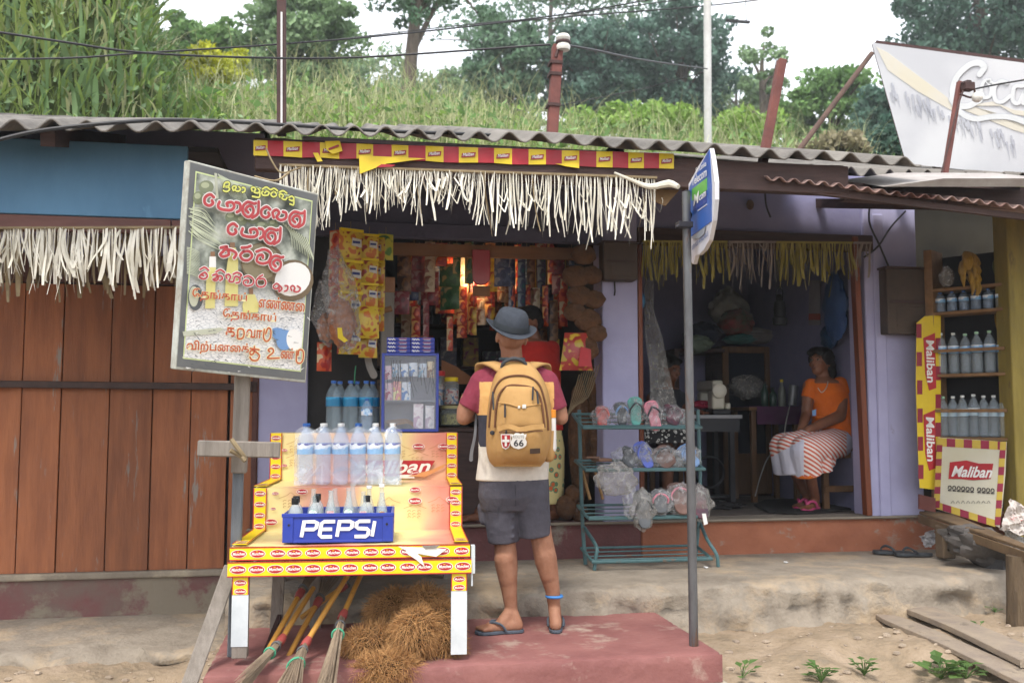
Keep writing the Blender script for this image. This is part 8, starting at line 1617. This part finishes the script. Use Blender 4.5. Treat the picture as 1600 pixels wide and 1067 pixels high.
b = MB(); b.loft([(kp(846, 786), .165, .15), (kp(847, 740), .165, .15), (kp(847, 700), .168, .14), (kp(846, 670), .15, .12)]); remeshed(b, 'skirt', nodes_mat('floral_skirt', floral, rough=.9), kt, .009, 3)
b = MB(); q = lambda x, y, z: KH+KR@V((x, y, z)); b.ell(q(0, -.03, .04), (.088, .098, .085), 0, KR); b.ell(q(0, -.085, -.01), (.07, .045, .06), 0, KR); b.ell(q(0, .02, .085), (.07, .07, .035), 0, KR); remeshed(b, 'hair', M_hair, kt, .007, 2)
# ---------------------------------------------------------------- seated woman
YWm = 7.25
def wp(x, y, d=0): return at(x, y, YWm+d)
wt_ = thing('person', 'seated woman in orange shirt and red striped white skirt with pink slippers', 'person', (wp(1290, 790).x, YWm, .81))
WH = wp(1282, 566, 0); WR = frame((-.86, -.46, .10))
b = MB(); b.loft([(wp(1305, 690, .05), .19, .16), (wp(1304, 660, .03), .175, .14), (wp(1302, 630, .02), .165, .125), (wp(1296, 608), .165, .105), (wp(1291, 596), .12, .085), (wp(1287, 590), .06, .06)])
b.cap(wp(1289, 600), .055, wp(1284, 580), .050); add_head(b, WH, WR, 1.0)
b.chain([wp(1317, 603, -.02), wp(1312, 650, -.10), wp(1262, 672, -.22)], [.062, .050, .033]); b.cap(wp(1314, 615, -.04), .060, wp(1312, 640, -.08), .054)
b.chain([wp(1264, 604, .04), wp(1260, 648, .0), wp(1252, 670, -.16)], [.054, .043, .032])
add_hand(b, wp(1262, 672, -.22), (-.95, -.1, -.25), (.1, .3, -1), .165, .55, 1); add_hand(b, wp(1252, 670, -.16), (-.5, -.6, -.5), (.3, .4, -.8), .165, .6, -1)
for kx, ky, kd, ax, ay, ad in ((1222, 696, -.18, 1262, 771, .05), (1256, 704, -.42, 1274, 772, -.12)):
    an = wp(ax, ay, ad); an.z = .90; b.chain([wp(1305, 692, .0), wp(kx, ky, kd), an], [.095, .062, .036]); he = an+V((.01, .01, -.05)); tp = he+V((-.13, -.10, -.008)); b.cap(an, .035, ex(he, tp, .5)+V((0, 0, .015)), .030); b.cap(he, .032, tp, .026)
    for k in range(5): q = tp+V((.011*(k-2), -.014*(k-2), 0)); b.cap(q, .013, q+V((-.034, -.026, -.006)), .009, 7)
remeshed(b, 'body', M_skind, wt_, .0065, 4); add_face(wt_, WH, WR)
b = MB(); b.loft([(wp(1307, 684, .05), .200, .168), (wp(1304, 660, .03), .188, .150), (wp(1302, 630, .02), .178, .136), (wp(1297, 610), .172, .116), (wp(1293, 599), .140, .097)]); b.cap(wp(1312, 602, -.015), .073, wp(1319, 618, -.045), .069, 16, flat1=True); b.cap(wp(1268, 603, .03), .064, wp(1262, 622, .025), .056, 16, flat1=True)
for y, x0, x1 in ((652, 1275, 1335), (668, 1272, 1338)): b.cap(wp(x0, y, -.12), .012, wp(x1, y-3, -.05), .010, 8)
remeshed(b, 'shirt', mat('shirt_orange', '#d86a14', '#cb6010', scale=8, rough=.9, bump=.2), wt_, .0075, 4)
b = WB(); b.slab([wp(1269, 641, -.133), wp(1275, 639, -.138), wp(1275, 649, -.138), wp(1269, 650, -.133)], (0, -.002, 0)); b.build('shirt_print', mat('print_blue', '#3f7f9a', rough=.8), wt_)
b = WB(); b.tube([wp(1294, 592, -.06), wp(1292, 604, -.12), wp(1284, 613, -.13), wp(1278, 606, -.11)], .0035, 5, sub=4); b.build('necklace', mat('bead_white', '#c9c2b5', rough=.3), wt_)
def skirtcol(n, L, co):
    s = n.new('ShaderNodeSeparateXYZ'); L.new(co, s.inputs[0]); a = n.new('ShaderNodeMath'); a.operation = 'MULTIPLY_ADD'; a.inputs[1].default_value = .55; L.new(s.outputs[0], a.inputs[0]); L.new(s.outputs[2], a.inputs[2])
    m = n.new('ShaderNodeMath'); m.operation = 'MULTIPLY'; m.inputs[1].default_value = 30; L.new(a.outputs[0], m.inputs[0]); fr = n.new('ShaderNodeMath'); fr.operation = 'FRACT'; L.new(m.outputs[0], fr.inputs[0])
    r = ramp(n, [(0, '#c4614a'), (.42, '#c4614a'), (.5, '#ddd6d2'), (.92, '#ddd6d2'), (1, '#c4614a')]); L.new(fr.outputs[0], r.inputs[0]); return r.outputs[0]
M_sk = [nodes_mat('striped_skirt', skirtcol, rough=.9), mat('white_skirt', '#c9c9d6', '#bdbdcc', scale=6, rough=.9, bump=.2), mat('orange_hem', '#cf6a1f', rough=.9)]
xs1, xs2, xs3 = wp(1236, 700, -.3).x, wp(1252, 700, -.3).x, wp(1322, 680).x; zh = wp(1255, 739, -.3).z; zk = wp(1225, 704, -.3).z
def skcol(co):
    r = co-np.array(CP); dd = r@np.array(FW); x = 800+F*(r@np.array(RT))/dd; y = 533.5-F*(r@np.array(UP))/dd; m = np.zeros(len(co), int); m[(x < 1256) & (y > 712-(x-1208)*.55)] = 1; m[(x > 1323)] = 1; m[y > 744+1.2*np.sin(x*.5)] = 2; return m
b = MB(); b.ell(wp(1312, 690, .04), (.195, .17, .105))
b.chain([wp(1308, 690, .08), wp(1223, 696, -.19)], [.125, .100], 16); b.chain([wp(1308, 692, -.05), wp(1258, 703, -.41)], [.125, .115], 16)
hl = [(1228, 738, -.16, .085), (1262, 740, -.36, .105), (1284, 738, -.28, .07)]
b.chain([wp(1222, 698, -.19), wp(*hl[0][:3])], [.100, .095], 16, flat=True); b.chain([wp(1257, 704, -.41), wp(*hl[1][:3])], [.115, .112], 16, flat=True); b.chain([wp(1278, 698, -.28), wp(*hl[2][:3])], [.10, .085], 16, flat=True); b.chain([wp(1238, 702, -.31), wp(1244, 738, -.30)], [.105, .105], 16, flat=True); b.cap(wp(1262, 690, -.16), .11, wp(1235, 697, -.3), .10); b.chain([wp(1292, 700, -.2), wp(1296, 722, -.2)], [.09, .05], 16)
remeshed(b, 'skirt', M_sk, wt_, .008, 5, skcol)
b = MB(); q = lambda x, y, z: WH+WR@V((x, y, z)); b.ell(q(0, -.028, .040), (.094, .102, .094), 0, WR); b.ell(q(0, -.09, -.03), (.080, .05, .09), 0, WR); b.ell(q(0, .045, .092), (.074, .058, .030), 0, WR)
for e in (-1, 1): b.ell(q(e*.078, -.005, .03), (.024, .055, .06), 0, WR); b.ell(q(e*.05, -.08, -.08), (.045, .04, .06), 0, WR); b.ell(q(e*.045, .078, .07), (.035, .025, .022), 0, WR)
remeshed(b, 'hair', M_hair, wt_, .0065, 2)
M_pk = mat('slipper_hot_pink', '#c94f7e', '#b8426f', scale=14, rough=.6)
for ax, ay, ad in ((1262, 771, .05), (1274, 772, -.12)):
    an = wp(ax, ay, ad); an.z = .90; h_ = an+V((.01, .01, -.05)); d = V((-.13, -.10, 0)).normalized(); c = h_+d*.085; c.z = .822
    Rm = Matrix.Translation(c)@Matrix(((d.y, d.x, 0, 0), (-d.x, d.y, 0, 0), (0, 0, 1, 0), (0, 0, 0, 1))); b = WB(); b.slab([Rm@V((x, y, 0)) for x, y in sole_outline(.25, .095)], (0, 0, .016)); o = b.build('slipper', M_pk, wt_, bevel=.003)
    b = WB()
    for e in (-1, 1): b.tube([Rm@V((e*.04, -.02, .016)), Rm@V((e*.042, .01, .055)), Rm@V((e*.02, .05, .066)), Rm@V((0, .075, .04)), Rm@V((0, .08, .016))], .010, 6, sub=3)
    b.build('strap', M_pk, o, smooth=True)
    for ch in o.children: ch.location = -o.location
# ---------------------------------------------------------------- figure at the sewing machine
YB_ = 8.15
def bp_(x, y, d=0): return at(x, y, YB_+d)
bt_ = thing('person', 'person with short black hair sitting at the sewing table behind the plastic sheet', 'person', (bp_(1045, 700).x, YB_, .80))
BH = bp_(1049, 577); BR_ = frame((.35, -.9, -.30))
b = MB(); b.loft([(bp_(1040, 690, .1), .15, .12), (bp_(1040, 650, .08), .14, .11), (bp_(1040, 618, .05), .17, .10), (bp_(1042, 606, .03), .10, .08)]); b.cap(bp_(1044, 612, .03), .05, bp_(1047, 592, .01), .046); add_head(b, BH, BR_, .95)
b.chain([bp_(1018, 622), bp_(1022, 655, -.15), bp_(1062, 652, -.4)], [.05, .04, .03]); b.chain([bp_(1066, 622), bp_(1075, 652, -.15), bp_(1095, 645, -.4)], [.05, .04, .03]); add_hand(b, bp_(1095, 645, -.4), (.6, -.7, 0), (0, 0, -1), .16, .4); add_hand(b, bp_(1062, 652, -.4), (.6, -.7, 0), (0, 0, -1), .16, .4, -1)
for s_ in (-1, 1): kn = V((bp_(1040, 690).x+s_*.10, YB_-.35, 1.22)); b.chain([bp_(1040, 690, .1), kn, V((kn.x, kn.y+.05, .86))], [.09, .06, .04]); b.cap(V((kn.x, kn.y+.07, .835)), .033, V((kn.x, kn.y-.1, .83)), .028)
remeshed(b, 'body', M_skind, bt_, .008, 4); add_face(bt_, BH, BR_, .95)
b = MB(); b.loft([(bp_(1040, 692, .1), .165, .13), (bp_(1040, 650, .08), .155, .125), (bp_(1040, 620, .05), .185, .115), (bp_(1042, 608, .03), .12, .09)]); b.cap(bp_(1021, 622), .062, bp_(1021, 642, -.08), .055, 12, flat1=True); b.cap(bp_(1064, 622), .062, bp_(1072, 642, -.08), .055, 12, flat1=True); remeshed(b, 'shirt', mat('shirt_dark', '#3f4148', '#35373d', scale=8, rough=.9), bt_, .009, 3)
b = MB(); q = lambda x, y, z: BH+BR_@V((x, y, z)); b.ell(q(0, -.028, .045), (.086, .096, .085), 0, BR_); b.ell(q(0, .04, .085), (.068, .05, .03), 0, BR_); b.ell(q(0, -.08, -.01), (.07, .04, .06), 0, BR_); remeshed(b, 'hair', M_hair, bt_, .007, 2)
s2 = thing('stool', 'wooden stool hidden under the person at the sewing table', 'stool', (bp_(1040, 690).x, YB_+.1, .80)); b = MB(); b.bx(-.17, .17, -.15, .15, .37, .40); b.build('seat', M_tw2, s2)
for x in (-.13, .13):
    for y in (-.11, .11): b = MB(); b.bx(x-.02, x+.02, y-.02, y+.02, 0, .37); b.build('leg', M_tw2, s2)
# ================================================================ HAZE VOLUME, added to lift the darks and veil the trees
b = MB(); b.bx(-420, 420, -420, 620, -1.1, 26); o = b.build('haze', []); m = bpy.data.materials.new('veil_haze'); m.use_nodes = True; n = m.node_tree
for q in list(n.nodes):
    if q.type != 'OUTPUT_MATERIAL': n.nodes.remove(q)
v = n.nodes.new('ShaderNodeVolumePrincipled'); v.inputs['Color'].default_value = (.9, .94, .96, 1); v.inputs['Density'].default_value = .0018; v.inputs['Anisotropy'].default_value = .2
n.links.new(v.outputs[0], n.nodes['Material Output'].inputs['Volume']); o.data.materials.append(m); o['kind'] = 'stuff'
